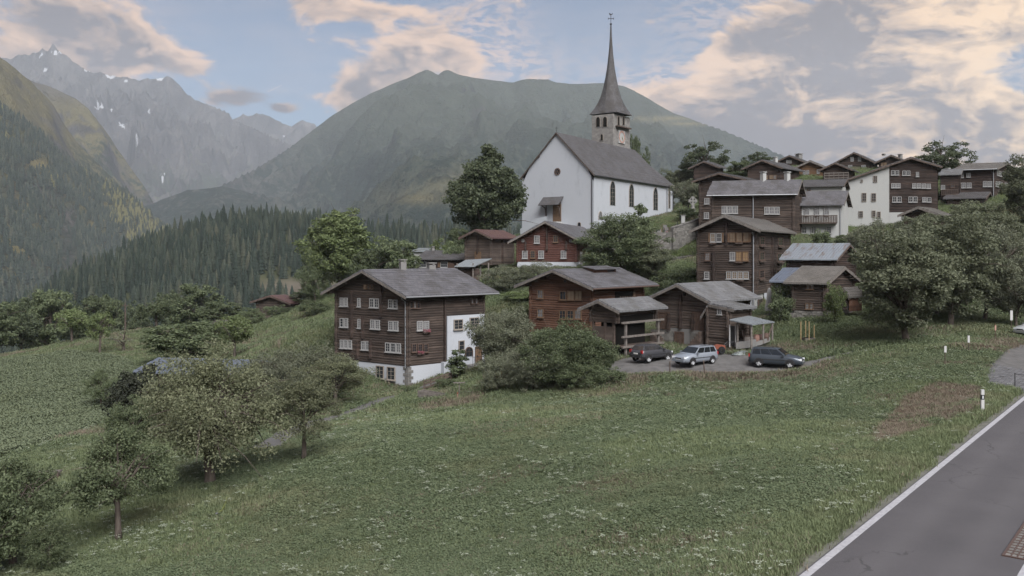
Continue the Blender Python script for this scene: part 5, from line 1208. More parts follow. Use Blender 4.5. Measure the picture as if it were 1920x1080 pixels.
# white balcony house
H = House('balcony_house', 'white plastered house with slate roof and a dark wooden balcony', 'house', 1577, 123, 385, 446, 74, 30, 1488.5, 1590, 'R', 359.5, 'plaster_old', 'slate', og=.5, oe=.6, posts=False, jit=0, course=2.5)
for px in (1513, 1532, 1550): H.win('L', px, 395, 9, 17, 'win_white', 'glass_curtain', 2, 2)
for px in (1507.7, 1525.6, 1554): H.win('L', px, 431, 10, 13, 'win_white', 'glass', 2, 3)
f = H.fL; q0, q1 = f.s_of(1569), f.s_of(1489); zt_ = f.zof(2, 404.5); zb_ = f.zof(2, 419.5); mb = MB(); a = f.pt(q0, zb_, .0); d = f.d*(q1-q0); mb.box(a, (d.x, d.y, 0), (f.n.x*1.1, f.n.y*1.1, 0), (0, 0, .16)); bal = mb.build('balcony', M['beam'], H.root)
k = 26
for i in range(k):
    mb = MB(); a = f.pt(q0+(q1-q0)*i/k, zb_+.1, 1.06); e = d/k*.72; mb.box(a, (e.x, e.y, 0), (f.n.x*.04, f.n.y*.04, 0), (0, 0, zt_-zb_-.15)); mb.build('balcony_board', M['log_dark'], bal)
mb = MB(); a = f.pt(q0, zt_-.05, 1.0); mb.box(a, (d.x, d.y, 0), (f.n.x*.14, f.n.y*.14, 0), (0, 0, .09)); mb.build('handrail', M['beam'], bal)
H.pipe('L', 1575.5, 388, 444, .06, 'zinc', .1)
# stone and timber house, half white, half logs
H = House('divided_house', 'big gabled house, one half white plaster and one half black logs, above the tree belt', 'house', 1758, 140, 314, 440, 74, 24, 1588, None, 'L', 296, 'log_black', 'slate_dark', og=.7, oe=.7, apex_frac=.29, posts=False, same_pitch=True, wood_base=398, base_mat='plaster_old', base_out=.02, back=9)
f = H.fL; qm = f.s_of(1667); q9 = H.wL+.05; zt_m = H.top(qm)-.05; mb = MB(); a0_ = f.pt(qm, H.zb-3, .17); a1_ = f.pt(q9, H.zb-3, .17)
mb.face([a0_, a1_, f.pt(q9, H.top(H.wL)-.02, .17), f.pt(qm, zt_m, .17)][::-1]); mb.face([a0_, f.pt(qm, zt_m, .17), f.pt(qm, zt_m, -.1), f.pt(qm, H.zb-3, -.1)]); mb.face([a1_, f.pt(q9, H.zb-3, -6), f.pt(q9, H.top(H.wL)-.02, -6), f.pt(q9, H.top(H.wL)-.02, .17)]); mb.build('plaster_wall', M['plaster_old'], H.root)
for px, py, w_, h_ in ((1641,336,7.5,12),(1615.6,339.5,4,6),(1620,370,9,16),(1638,370,9,16),(1614,402,8,12),(1638,401,7,12),(1647.6,403,7,12)): H.win('L', px, py, w_, h_, 'win_stone', 'glass', 2, 3, sill=False, out=.19)
for px, py, w_, pn in ((1674,324,7,'glass'),(1682,324,7,'glass'),(1695,324.5,7,'glass'),(1703,324.5,7,'glass'),(1720,327,6,'glass_curtain'),(1675,348,8,'glass_curtain'),(1684,348,8,'glass_curtain'),(1714,348.3,7.5,'glass_curtain'),(1723,348.3,7.5,'glass_curtain'),(1732,348.6,7.5,'glass_curtain'),(1741,349,7.5,'glass_curtain'),(1677,374,8,'glass'),(1686,374,8,'glass'),(1707,374,7.5,'glass'),(1716,374,7.5,'glass'),(1733,374.3,7.5,'glass_curtain'),(1742,374.6,7.5,'glass')): H.win('L', px, py, w_, 9 if py != 374 else 10.5, 'win_white', pn, 2, 2)
H.block('white_base', 'L', 1667, 1755, 398, 420, .14, 'plaster_old', out=.06); H.chimney(1642, 300, 7, 18, 'plaster_old', on=.9) if False else None
# easternmost dark house
H = House('east_timber_house', 'broad dark timber house with long white windows and pale roof at the village edge', 'house', 1863.7, 150, 317.5, 378, 66, 40, 1797, 1900, 'R', 305.5, 'log_black', 'slate_tan', og=.7, oe=.9)
for px, py, w_, h_ in ((1802.6,329.5,8,8),(1815.6,328.5,8,8),(1806,347.6,9,10),(1817,347.4,9,10),(1847,345,8,10.5),(1856,345,8,10.5)): H.win('L', px, py, w_, h_, 'win_white', 'glass_curtain', 2, 2)
for px, py, w_, h_ in ((1872,325.3,8,10),(1883,327,8,10),(1868.5,345.5,6,10),(1874.5,345.7,6,10),(1886,348,6,9.5),(1896,349.5,7,9)): H.win('R', px, py, w_, h_, 'win_white', 'glass_curtain', 2, 2)
H.pipe('L', 1862.5, 322, 372, .07, 'zinc'); H.gutter(); H.chimney(1842, 306, 6, 8, 'copper') 
H = House('low_annex', 'low dark shed with slate roof tucked below the easternmost timber house', 'shed', 1843, 143, 372, 392, 64, 34, 1775, 1858, 'R', 361, 'log_black', 'slate_dark', og=.5, oe=.5, posts=False)
H = House('link_building', 'narrow log building with pale roof edge between the two big houses', 'house', 1798, 148, 328, 380, 66, 30, 1764, None, 'R', 318, 'log_black', 'slate_pale', og=.4, oe=.5, back=6, posts=False); H.win('L', 1768, 351, 8, 8, 'win_white', 'glass_curtain', 2, 2); H.win('L', 1786, 349, 8, 7, 'win_dark', 'glass', 2, 2); H.chimney(1777, 315, 6, 14, 'plaster_old')
mb = MB(); f = H.fL; q0, q1 = f.s_of(1796), f.s_of(1766); z_ = f.zof(1, 366)
for i in range(9):
    a = f.pt(q0+(q1-q0)*i/8, z_, .8); mb.box(a, (f.d.x*.08, f.d.y*.08, 0), (f.n.x*.08, f.n.y*.08, 0), (0, 0, .9))
a = f.pt(q0, z_, .3); d = f.d*(q1-q0); mb.box(a, (d.x, d.y, 0), (f.n.x*.6, f.n.y*.6, 0), (0, 0, .1)); a = f.pt(q0, z_+.85, .76); mb.box(a, (d.x, d.y, 0), (f.n.x*.14, f.n.y*.14, 0), (0, 0, .1)); stuff(mb.build('balcony', M['beam'], H.root))
H = House('hidden_barn', 'barn roof peeping out of the tree belt under the divided house', 'barn', 1752, 118, 404, 440, 58, 40, 1698, 1775, 'L', 389, 'log_black', 'slate_tan', og=.8, oe=.8)
# upper row against the sky
def upper(name, label, px, Y, eave, base, aL, aR, left, right, apex, wall, roof, wins=(), chim=(), **kw):
    h = House(name, label, 'house', px, Y, eave, base, aL, aR, left, right, 'L', apex, wall, roof, og=.8, oe=.8, posts=False, **kw)
    for (wx, wy, ww, wh, st_, pn) in wins: h.win('L', wx, wy, ww, wh, st_, pn, 2, 2, sill=False)
    for c_ in chim: h.chimney(*c_)
    return h
upper('upper_house', 'dark upper house with two brown shuttered windows behind the long house', 1462, 160, 316, 345, 70, 40, 1402, 1498, 300.5, 'log_black', 'slate_dark', [(1437,332.5,7,8,'win_brown','glass_gold'),(1446,332,7,8,'win_brown','glass_gold'),(1453,332,6,8,'win_brown','glass_curtain')], [(1454, 294, 6, 12, 'plaster_old')])
upper('upper_house', 'small black gable with two white panes and a square chimney, highest behind the long house', 1502, 187, 304, 325, 72, 35, 1462, 1512, 292, 'log_black', 'slate_dark', [(1476.5,303.5,4.5,6,'win_white','glass_curtain'),(1482,303.5,4.5,6,'win_white','glass_curtain')], [(1498, 288, 9, 9, 'concrete')])
upper('upper_house', 'orange-brown boarded house with small white windows in the upper row', 1545, 167, 316, 345, 74, 30, 1496, 1552, 302, 'log_tan', 'slate_tan', [(1508,323.5,5,8,'win_white','glass_curtain'),(1514.5,323,5,8,'win_white','glass_curtain'),(1534,322,5,8,'win_white','glass_curtain')])
h = upper('upper_house', 'dark gable with grey slatted balcony next to the orange-brown house', 1591, 158, 319.5, 345, 72, 30, 1544, 1602, 305.7, 'log_black', 'slate_dark')
mb = MB(); f = h.fL; q0, q1 = f.s_of(1591), f.s_of(1546)
for py in (335, 330, 325.5): a = f.pt(q0, f.zof(1, py), .8); d = f.d*(q1-q0); mb.box(a, (d.x, d.y, 0), (f.n.x*.06, f.n.y*.06, 0), (0, 0, .16))
for i in range(6): a = f.pt(q0+(q1-q0)*i/5, f.zof(1, 338), .72); mb.box(a, (f.d.x*.1, f.d.y*.1, 0), (f.n.x*.1, f.n.y*.1, 0), (0, 0, 1.4))
a = f.pt(q0, f.zof(1, 338), .1); mb.box(a, (d.x, d.y, 0), (f.n.x*.7, f.n.y*.7, 0), (0, 0, .12)); stuff(mb.build('balcony', M['beam_light'], h.root))
h = upper('upper_house', 'tallest dark gable of the upper row with four white windows', 1632, 182, 304.5, 335, 72, 34, 1574, 1645, 286.5, 'log_black', 'slate_dark', [(1597.7,298.7,6,8.5,'win_white','glass_curtain'),(1611.5,298.5,6,8.5,'win_white','glass_curtain'),(1594,313,8,7,'win_white','glass_curtain'),(1619,313,8,7,'win_white','glass_curtain')])
upper('upper_house', 'dark gable with two tall chimneys partly hidden by the divided house', 1697, 178, 305, 330, 72, 34, 1648, 1712, 291.5, 'log_black', 'slate_dark', [(1654,308.5,5,7,'win_brown','glass_gold'),(1660,308.5,5,7,'win_brown','glass_gold')], [(1657, 289, 4.5, 7, 'concrete'), (1688, 289, 6, 10, 'concrete')])
upper('field_hut', 'plain dark hut under the spreading tree beside the church', 1345, 176, 315, 334, 66, 40, 1301, 1356, 303, 'log_black', 'slate_dark')
H = House('slate_annex', 'low white-walled annex with slate roof between balcony house and upper row', 'house', 1577, 138, 349.5, 375, 72, 28, 1507, None, 'R', 337.5, 'plaster_old', 'slate_dark', og=.5, oe=.6, back=6, posts=False, jit=0, course=2.0); H.win('L', 1517, 357, 6, 8, 'win_brown', 'glass', 1, 2)
for px, w_, pyt, pyb, Y_ in ((1607, 8, 306, 340, 150), (1634, 9, 291, 318, 172), (1627, 6, 300, 322, 172)):
    pass
# valley side barns
H = House('field_barn', 'weathered barn with rusty roof half hidden by bushes below the wooded hill', 'barn', 546, 148, 569.5, 616, 62, 46, 483, 560, 'L', 555, 'log_grey', 'tin_red', og=.8, oe=.8)
H = House('field_barn', 'little collapsed-looking log barn with pale roof among the fruit trees', 'barn', 424, 124, 614, 655, 50, 46, 400, 434, 'L', 602, 'log_black', 'slate_tan', og=.6, oe=.6)
H = House('blue_roofed_shed', 'long shed with faded blue sheet roof behind the big apple tree', 'shed', 452, 76, 703, 782, 80, 18, 262, None, 'R', 678, 'log_grey', 'tin_blue', og=.3, oe=.5, back=5.5, posts=False)
# ------------------------------------------------------------------ churchyard
def rubble_wall(name, label, a, b, zt0, zt1, zb0, zb1, th=.6, size=.45, m='stones', seed=1):
    a = Vector(a); b = Vector(b); d = (b-a).normalized(); n = Vector((d.y, -d.x)); L = (b-a).length
    if n.y > 0: n = -n
    t = thing(name, label, 'wall', (a.x, a.y, zb0)); mb = MB(); o = Vector((a.x, a.y, 0))+Vector((-n.x, -n.y, 0))*th; D = Vector((d.x, d.y, 0))*L; Nn = Vector((n.x, n.y, 0))*th
    p = [o, o+D, o+D+Nn, o+Nn]; lo = [p[i]+Vector((0, 0, (zb0, zb1, zb1, zb0)[i])) for i in range(4)]; hi = [p[i]+Vector((0, 0, (zt0, zt1, zt1, zt0)[i])) for i in range(4)]
    for i in range(4): mb.face([lo[i], lo[(i+1) % 4], hi[(i+1) % 4], hi[i]])
    mb.face(hi); mb.build('wall_core', M['rubble'], t)
    stone_skin('stones', a, d, n, L, lambda q: zb0+(zb1-zb0)*q/L, lambda q: zt0+(zt1-zt0)*q/L-.04, t, m, size, seed, .07)
    mb = MB(); k = max(3, int(L/.7))
    for i in range(k):
        q0, q1 = L*i/k+.01, L*(i+1)/k-.01; zc_ = zt0+(zt1-zt0)*(i+.5)/k+random.uniform(-.03, .03); c = o+Vector((d.x, d.y, 0))*q0-Nn*.08
        mb.box(Vector((c.x, c.y, zc_)), Vector((d.x, d.y, (zt1-zt0)/L))*(q1-q0), Nn*1.2, (0, 0, random.uniform(.10, .16)))
    stuff(mb.build('coping_stones', M['rubble'], t)); return t
w2 = lambda px, Y: (((px-960)*Y/F), Y)
zz_ = lambda py, Y: CZ+(HZ-py)*Y/F
rubble_wall('churchyard_wall', 'tall grey field-stone retaining wall below the grave crosses', w2(1128, 131), w2(1262, 134), zz_(438, 131), zz_(437, 134), 4.0, 5.0, seed=3)
rubble_wall('churchyard_wall', 'stepped stone retaining wall along the lane between graves and tall timber house', w2(1262, 133.6), w2(1326, 138), zz_(429, 134), zz_(407, 138), 4.5, 5.0, seed=4)
rubble_wall('lane_wall', 'low rough stone wall following the lane below the churchyard', w2(1262, 128.5), w2(1314, 132), zz_(486, 128), zz_(478, 132), 4.0, 5.0, .4, .4, seed=5)
gp_ = thing('gate_pillar', 'pale square pillar at the end of the grave terrace', 'pillar', at(1280.5, 429, 136.5)); mb = MB(); mb.cbox(gp_.location+Vector((0, 0, .9)), .55, .55, 2.2); mb.build('shaft', M['plaster_old'], gp_); mb = MB(); mb.cbox(gp_.location+Vector((0, 0, 2.07)), .7, .7, .14); mb.build('cap_stone', M['concrete'], gp_)
CELT = thing('celtic_cross', 'pale stone memorial cross with flared arms on a tall pedestal by the choir', 'memorial', at(1299, 399, 152)); c = CELT.location
mb = MB(); mb.lathe(c+Vector((0, 0, -1.0)), [(.75, 0), (.75, .5), (.5, .6), (.45, 1.6), (.3, 1.9), (.28, 2.3)], 8); mb.build('pedestal', M['concrete'], CELT)
pf = [(.10,.1),(.34,.62),(.62,.34),(.10+.0,.10)]
mb = MB(); outl = []
for k in range(4):
    an = k*math.pi/2
    for x, z in ((.12,.16),(.27,.74),(-.27,.74),(-.12,.16)):
        outl.append((x*math.cos(an)-z*math.sin(an), x*math.sin(an)+z*math.cos(an)))
hc = c+Vector((0, 0, 2.05))
ft = [hc+Vector((x, -.12, z)) for x, z in outl]; bk_ = [hc+Vector((x, .12, z)) for x, z in outl]
for k in range(4):
    mb.face(ft[k*4:k*4+4]); mb.face(bk_[k*4:k*4+4][::-1])
mb.face([ft[k*4+j] for k in range(4) for j in (0, 3)]); mb.face([bk_[k*4+j] for k in range(4) for j in (0, 3)][::-1])
for i in range(16): mb.face([ft[i], bk_[i], bk_[(i+1) % 16], ft[(i+1) % 16]])
N = 20; rr1 = lambda r, o: [hc+Vector((r*math.cos(2*math.pi*k/N), o, r*math.sin(2*math.pi*k/N))) for k in range(N)]
mb.grid([rr1(.62, -.08), rr1(.62, .08), rr1(.47, .08), rr1(.47, -.08), rr1(.62, -.08)], closed=True); stuff(mb.build('cross_head', M['concrete'], CELT))
random.seed(21)
GV = []
for i, (px, Y_) in enumerate([(1165,136.5),(1172,138),(1178,136),(1185,139),(1190,136.4),(1203,136.5),(1210,138.5),(1216,136),(1221,137.5),(1226,136),(1231,139),(1236,136.2),(1240,138),(1245,136.4),(1250,139.5),(1254,136.6),(1258,138.4),(1262,140.5),(1266,139),(1270,141),(1275,140),(1159,138.5),(1197,139.5),(1247,141.5)]):
    x, y = w2(px, Y_); z = max(gz(x, y), zz_(438, 134)-.1)
    kinds = ['roofed wooden grave cross', 'plain dark iron grave cross', 'pale stone grave marker']; kd = i % 3
    o = thing('grave_cross', ['roofed brown wooden grave cross on the terrace behind the stone wall', 'thin dark iron grave cross on the terrace behind the stone wall', 'pale upright grave stone on the terrace behind the stone wall'][kd], 'grave marker', (x, y, z), ['wooden grave crosses', 'iron grave crosses', 'grave stones'][kd])
    mb = MB(); h = random.uniform(1.15, 1.6)
    if kd == 0:
        cross(mb, Vector((x, y, z-.2)), h, .62, .11, (1, .15)); mb.build('cross', M['beam' if i % 2 else 'win_brown'], o); mb = MB()
        for s_ in (-1, 1): mb.box((x, y-.12, z+h-.12), (s_*.42, 0, -.30), (0, .26, 0), (0, 0, .04))
        mb.build('little_roof', M['win_dark'], o)
    elif kd == 1: cross(mb, Vector((x, y, z-.1)), h, .6, .07, (1, -.1)); mb.build('cross', M['metal_dark'], o); mb = MB(); mb.cbox((x, y, z+.1), .5, .4, .3); mb.build('foot_stone', M['rubble'], o)
    else:
        mb.box((x-.3, y-.08, z-.2), (.6, 0, 0), (0, .16, 0), (0, 0, h*.75)); mb.build('slab', M['concrete'], o); mb = MB(); mb.lathe((x, y-.08, z), [(.01, 0), (.22, .05), (.2, .25), (.0, .3)], 8); stuff(mb.build('flowers', M['flowers'], o))

# ------------------------------------------------------------------ cars
def carpaint(name, c, rough=.28, metal=.35): return mat(name, c, rough, .5, metal)
M['tyre'] = mat('tyre_rubber', (.018, .018, .019), .85, .2); M['rim'] = mat('alloy_rim', (.50, .51, .53), .4, .5, .2)
M['lamp_clear'] = mat('clear_headlamp', (.62, .64, .66), .12, .6); M['lamp_red'] = mat('red_tail_lamp', (.30, .02, .02), .2, .6); M['car_glass'] = mat('car_glass', (.012, .014, .016), .03, .8)
M['plate'] = mat('number_plate', (.62, .62, .60), .5, .3); M['trim'] = mat('black_plastic_trim', (.03, .03, .032), .6, .3)
def car(name, label, loc, heading, paint, L=4.0, W=1.72, H=1.45, wb=2.4, suv=False, hatch=False):
    t = thing(name, label, 'car', loc, None, heading); k = L/4.6; hz = H/1.45; up = .10 if suv else 0
    st = [(-2.30,.46,.78,.72),(-2.24,.30,.95,.80),(-1.9,.24,.98,.86),(-1.0,.21,.98,.875),(0,.20,.97,.88),(.75,.20,.95,.875),(1.05,.21,.93,.87),(1.6,.23,.87,.84),(2.05,.26,.77,.78),(2.22,.32,.68,.70),(2.30,.42,.60,.60)]
    mb = MB(); rows = []
    for x, zb, zt, hw in st:
        zb, zt, hw = zb*hz+up, zt*hz+up*.7, hw*W/1.75
        rows.append([(x*k, s*a*hw, zb+(zt-zb)*q) for s, a, q in ((-1,.55,0),(-1,.93,.06),(-1,1,.30),(-1,1.0,.62),(-1,.95,.90),(-1,.86,1.0),(0,.0,1.025),(1,.86,1.0),(1,.95,.90),(1,1.0,.62),(1,1,.30),(1,.93,.06),(1,.55,0))])
    mb.grid([r[::-1] for r in rows], 0, closed=True); mb.face(rows[0]); mb.face(rows[-1][::-1])
    body = mb.build('body', M[paint], t, True) if False else link('body', mb.mesh('body', M[paint], (0, 0, 0), True), t)
    zb = .93*hz+up*.7; zt = H-.01; hb, ht = .80*W/1.75, .60*W/1.75
    x0, x3 = -2.18*k, 1.02*k; x1, x2 = (-1.98 if not hatch else -1.75)*k, .18*k
    def ctop(x, y): return (x, y, zt+.045*(1-(y/ht)**2)-(.03 if x in (x1, x2) else 0))
    mb = MB(); xs_ = [x1, x1*.6+x2*.4, x1*.3+x2*.7, x2]; ysn = [-1, -.5, 0, .5, 1]
    mb.grid([[ctop(x, q*ht) for q in ysn] for x in xs_])
    B = lambda x, s: (x, s*hb, zb)
    for s in (-1, 1):
        q = [B(x0, s), B(x3, s)]+[ctop(x, s*ht) for x in xs_[::-1]]; mb.face(q if s < 0 else q[::-1])
    mb.face([B(x0, 1), B(x0, -1)]+[ctop(x1, q*ht) for q in ysn]); mb.face([B(x3, -1), B(x3, 1)]+[ctop(x2, q*ht) for q in ysn[::-1]])
    link('cabin', mb.mesh('cabin', M[paint], (0, 0, 0)), t)
    def pane(nm, pts, off):
        pts = [Vector(p) for p in pts]; n = (pts[1]-pts[0]).cross(pts[-1]-pts[0]).normalized()
        if n.dot(Vector(off)) < 0: n = -n
        m_ = MB(); m_.face([p+n*.012 for p in pts]); m_.face([p-n*.01 for p in pts][::-1])
        for i in range(len(pts)): a_, c_ = pts[i], pts[(i+1) % len(pts)]; m_.face([a_-n*.01, c_-n*.01, c_+n*.012, a_+n*.012])
        return link(nm, m_.mesh(nm, M['car_glass']), t)
    lerp = lambda a_, b_, q: tuple(a_[i]+(b_[i]-a_[i])*q for i in range(3))
    for s in (-1, 1):
        Bq = lambda x: B(x, s); Tq = lambda x: (x, s*ht, zt-.01)
        v0, v1 = .10, .88
        def col(u, v):                       # along the side glass: slanted pillars at both ends
            xb = x0+(x3-x0)*u; xt = x1+(x2-x1)*u; return lerp(Bq(xb), Tq(xt), v)
        for u0, u1 in ((.06, .30), (.325, .60), (.625, .93)):
            pane('side_window', [col(u0, v0), col(u1, v0), col(u1, v1), col(u0, v1)], (0, s, 0))
        m_ = MB(); m_.cbox((x3-.28*k, s*(hb+.14), zb+.04), .12, .20, .13); link('mirror', m_.mesh('mirror', M[paint]), t)
        for y_ in (.30,):
            m_ = MB(); m_.tube([(x1+.1, s*ht*.88, zt+.0), (x1+.2, s*ht*.88, zt+.07), (x2-.25, s*ht*.88, zt+.07), (x2-.15, s*ht*.88, zt+.0)], .018, 5); link('roof_rail', m_.mesh('roof_rail', M['trim']), t)
        for xw in (-wb/2-.02, wb/2-.02):
            m_ = MB(); r = .315*hz+up*.3; yw = s*W*.5
            prof = [(r*.62, -.1), (r*.9, -.1), (r, -.06), (r, .06), (r*.9, .09), (r*.66, .085)]; N = 20; rws = [[(q*math.cos(2*math.pi*i/N), y2*s, q*math.sin(2*math.pi*i/N)) for i in range(N)] for q, y2 in prof]
            m_.grid(rws, closed=True); wo = link('wheel', m_.mesh('wheel', M['tyre'], (0, 0, 0), True), t, (xw, yw-s*.07, r))
            m_ = MB(); ring2 = [(r*.66*math.cos(2*math.pi*i/N), .06*s, r*.66*math.sin(2*math.pi*i/N)) for i in range(N)]; ctr_ = [(r*.2*math.cos(2*math.pi*i/N), .075*s, r*.2*math.sin(2*math.pi*i/N)) for i in range(N)]
            for i in range(N):
                if i % 4 != 3: m_.face([ring2[i], ring2[(i+1) % N], ctr_[(i+1) % N], ctr_[i]])
            m_.face(ctr_); m_.grid([ring2, [(x*1.05, .085*s, z*1.05) for x, y, z in ring2]], closed=True); stuff(link('rim', m_.mesh('rim', M['rim']), wo))
            m_ = MB(); a_ = [(xw+(r+.07)*math.cos(math.pi*i/12), s*(W*.5+.004), r+(r+.07)*math.sin(math.pi*i/12)) for i in range(13)]; m_.face(a_ if s < 0 else a_[::-1])
            link('wheel_arch', m_.mesh('wheel_arch', M['trim']), t)
        m_ = MB(); m_.cbox((2.10*k, s*.56*W/1.75, .66*hz+up*.7), .26, .32, .14, 0, -s*.35); link('headlight', m_.mesh('headlight', M['lamp_clear']), t)
        m_ = MB(); m_.cbox((-2.235*k, s*.70*W/1.75, .86*hz+up*.7), .10, .20, .26, 0, 0); link('tail_light', m_.mesh('tail_light', M['lamp_red']), t)
    pane('windscreen', [lerp(B(x3, -1), (x2, -ht, zt), .08), lerp(B(x3, 1), (x2, ht, zt), .08), lerp(B(x3, 1), (x2, ht, zt), .90), lerp(B(x3, -1), (x2, -ht, zt), .90)], (1, 0, 0))
    r0 = lambda v, s: (x0+(x1-x0)*v, s*(hb+(ht-hb)*v)*.90, zb+(zt-zb)*v); pane('rear_window', [r0(.14, -1), r0(.14, 1), r0(.86, 1), r0(.86, -1)], (-1, 0, 0))
    for x, nm in ((2.29, 'front_bumper'), (-2.29, 'rear_bumper')):
        m_ = MB(); m_.cbox((x*k*.985, 0, .42*hz+up), .16, 1.30*W/1.75, .17); link(nm, m_.mesh(nm, M['trim' if suv or nm == 'rear_bumper' else paint]), t)
        m_ = MB(); m_.cbox((x*k+(.03 if x > 0 else -.03), 0, (.48 if x > 0 else .66)*hz+up), .03, .46, .11); link('number_plate', m_.mesh('number_plate', M['plate']), t)
    m_ = MB(); m_.cbox((2.285*k, 0, .60*hz+up), .04, .62, .10); link('grille', m_.mesh('grille', M['trim']), t)
    for s in (-1, 1): m_ = MB(); m_.cbox((.2*k, s*(W*.5+.006), .60*hz+up*.7), 2.6*k, .03, .05); link('side_moulding', m_.mesh('side_moulding', M['trim']), t)
    return t
M['paint_anthracite'] = carpaint('anthracite_paint', (.058, .070, .086)); M['paint_silver'] = carpaint('silver_blue_paint', (.27, .30, .345)); M['paint_dark'] = carpaint('dark_grey_paint', (.065, .066, .074)); M['paint_white'] = carpaint('white_car_paint', (.38, .40, .42), .25, 0)
def cl(px, Y): x, y = w2(px, Y); return (x, y, gz(x, y)+.035)
car('estate_car', 'dark grey estate car with silver rims at the end of the gravel lot', cl(1456, 69.9), math.radians(-27), 'paint_anthracite', 4.05, 1.7, 1.46, 2.35)
car('estate_car', 'light silver-blue estate car parked between the two dark cars', cl(1303, 71.3), math.radians(180+36), 'paint_silver', 3.85, 1.66, 1.42, 2.3)
car('off_road_car', 'dark grey off-road car parked beside the lumber pile with its tail to the bushes', cl(1222, 73.6), math.radians(36), 'paint_dark', 3.65, 1.62, 1.42, 2.2, suv=True, hatch=True)
car('white_car', 'white car just showing its nose beyond the paved forecourt', cl(1948, 76), math.radians(196), 'paint_white', 4.1, 1.75, 1.5, 2.4)
# orange two-wheeled tractor behind the silver car
mo = thing('motor_mower', 'small orange two-wheeled mowing tractor behind the silver car', 'mower', cl(1349, 74.6), None, math.radians(200)); M['orange'] = mat('faded_orange_paint', (.19, .060, .038), .5, .4)
mb = MB(); mb.grid([[(-.45, y, .38), (-.40, y, .72), (.10, y, .80), (.5, y, .66), (.62, y, .42)] for y in (-.24, -.18, .18, .24)]); mb.face([(-.45, -.24, .38), (-.40, -.24, .72), (.10, -.24, .80), (.5, -.24, .66), (.62, -.24, .42)]); mb.face([(-.45, .24, .38), (-.40, .24, .72), (.10, .24, .80), (.5, .24, .66), (.62, .24, .42)][::-1]); link('hood', mb.mesh('hood', M['orange']), mo)
for s in (-1, 1):
    mb = MB(); N = 16; mb.grid([[(r*math.cos(2*math.pi*i/N), s*y, r*math.sin(2*math.pi*i/N)) for i in range(N)] for r, y in ((.08, 0), (.3, 0), (.33, .05), (.33, .13), (.3, .17), (.08, .17))], closed=True); link('wheel', mb.mesh('wheel', M['tyre']), mo, (0, s*.26, .33))
    mb = MB(); mb.tube([(-.4, s*.12, .6), (-.9, s*.25, .95), (-1.25, s*.28, 1.0)], .022, 5); link('handlebar', mb.mesh('handlebar', M['metal_dark']), mo)
mb = MB(); mb.cbox((.85, 0, .14), .35, 1.1, .12); link('cutter_bar', mb.mesh('cutter_bar', M['metal_dark']), mo)
# tarpaulin heap
th_ = thing('tarpaulin', 'crumpled grey-green tarpaulin heap on the bare earth in front of the lean-to', 'tarpaulin', cl(1391, 73.6)); n = 16; mb = MB(); rows = []
for i in range(n+1):
    r_ = []
    for j in range(n+1):
        u, v = i/n*2-1, j/n*2-1; e = max(0, 1-u*u)*max(0, 1-v*v); h = e*(.42*vnoise(np.array([u*2.3+5]), np.array([v*2.3]), 3)[0]+.12); r_.append((u*.85, v*.45, h-.02))
    rows.append(r_)
mb.grid(rows); link('sheet', mb.mesh('sheet', mat('grey_green_tarpaulin', (.13, .15, .15), .45, .4), (0, 0, 0), True), th_)
mb = MB(); mb.tube([(-.6, -.3, .12), (0, -.28, .42), (.6, -.3, .15)], .015, 5); link('lashing_rope', mb.mesh('lashing_rope', M['beam_light']), th_)

# ------------------------------------------------------------------ small things of the place
def post_thing(name, label, cat, px, Y, h, r=.035, m='beam', lean=(0, 0), group=None):
    x, y = w2(px, Y); z = gz(x, y); t = thing(name, label, cat, (x, y, z), group); mb = MB(); mb.tube([(x, y, z-.2), (x+lean[0], y+lean[1], z+h)], r, 6); mb.build('post', M[m], t); return t, Vector((x, y, z))
t, c = post_thing('delineator', 'white road delineator with a black band on the dry verge beside the road', 'road marker', 1842, 43.4, .10, .05, 'white_paint')
mb = MB(); mb.cbox(c+Vector((0, 0, .36)), .15, .10, .55); mb.build('lower_shaft', M['white_paint'], t); mb = MB(); mb.cbox(c+Vector((0, 0, .755)), .152, .102, .24); bd = mb.build('black_band', M['black_paint'], t)
mb = MB(); mb.cbox(c+Vector((0, 0, 1.0)), .15, .10, .25); mb.build('upper_shaft', M['white_paint'], t); mb = MB(); mb.cbox(c+Vector((0, -.054, .76)), .05, .012, .14); mb.build('reflector', M['lamp_clear'], bd)
for px, Y_, h, lb, wh in ((1772, 58.5, 1.30, 'thin stake with short white tip at the lower end of the verge', .42), (1817, 64, 1.25, 'leaning stake with broad white board tip on the grassy verge', .5), (1866, 72, 1.55, 'rusty brown thin stake between white tipped stake and white panel post', .0), (1896, 77, 1.95, 'tall post carrying a narrow white panel near the white car', .85)):
    t, c = post_thing('marker_stake', lb, 'stake', px, Y_, h, .03, 'beam' if px != 1866 else 'copper', (-.06 if px == 1817 else .0, 0))
    if wh: mb = MB(); mb.cbox(c+Vector((-.05 if px == 1817 else 0, -.03, h-wh/2+.05)), .15 if px != 1896 else .22, .05, wh); mb.build('white_panel', M['white_paint'], t)
    else: mb = MB(); mb.cbox(c+Vector((0, -.03, h-.35)), .12, .04, .4); mb.build('rusty_plate', M['clock_red'], t)
c0 = onplane(1903, 727, .15); c1 = c0+Vector((2.6, .9, 0)); t = thing('chain_barrier', 'dark posts with a sagging chain along the paved forecourt', 'barrier', c0)
for c in (c0, c1): mb = MB(); mb.tube([c+Vector((0, 0, -.1)), c+Vector((0, 0, .85))], .03, 6); mb.build('post', M['metal_dark'], t)
mb = MB(); mb.tube([c0.lerp(c1, q)+Vector((0, 0, .78-.5*q*(1-q))) for q in np.linspace(0, 1, 9)], .018, 4); mb.build('chain', M['metal_dark'], t)
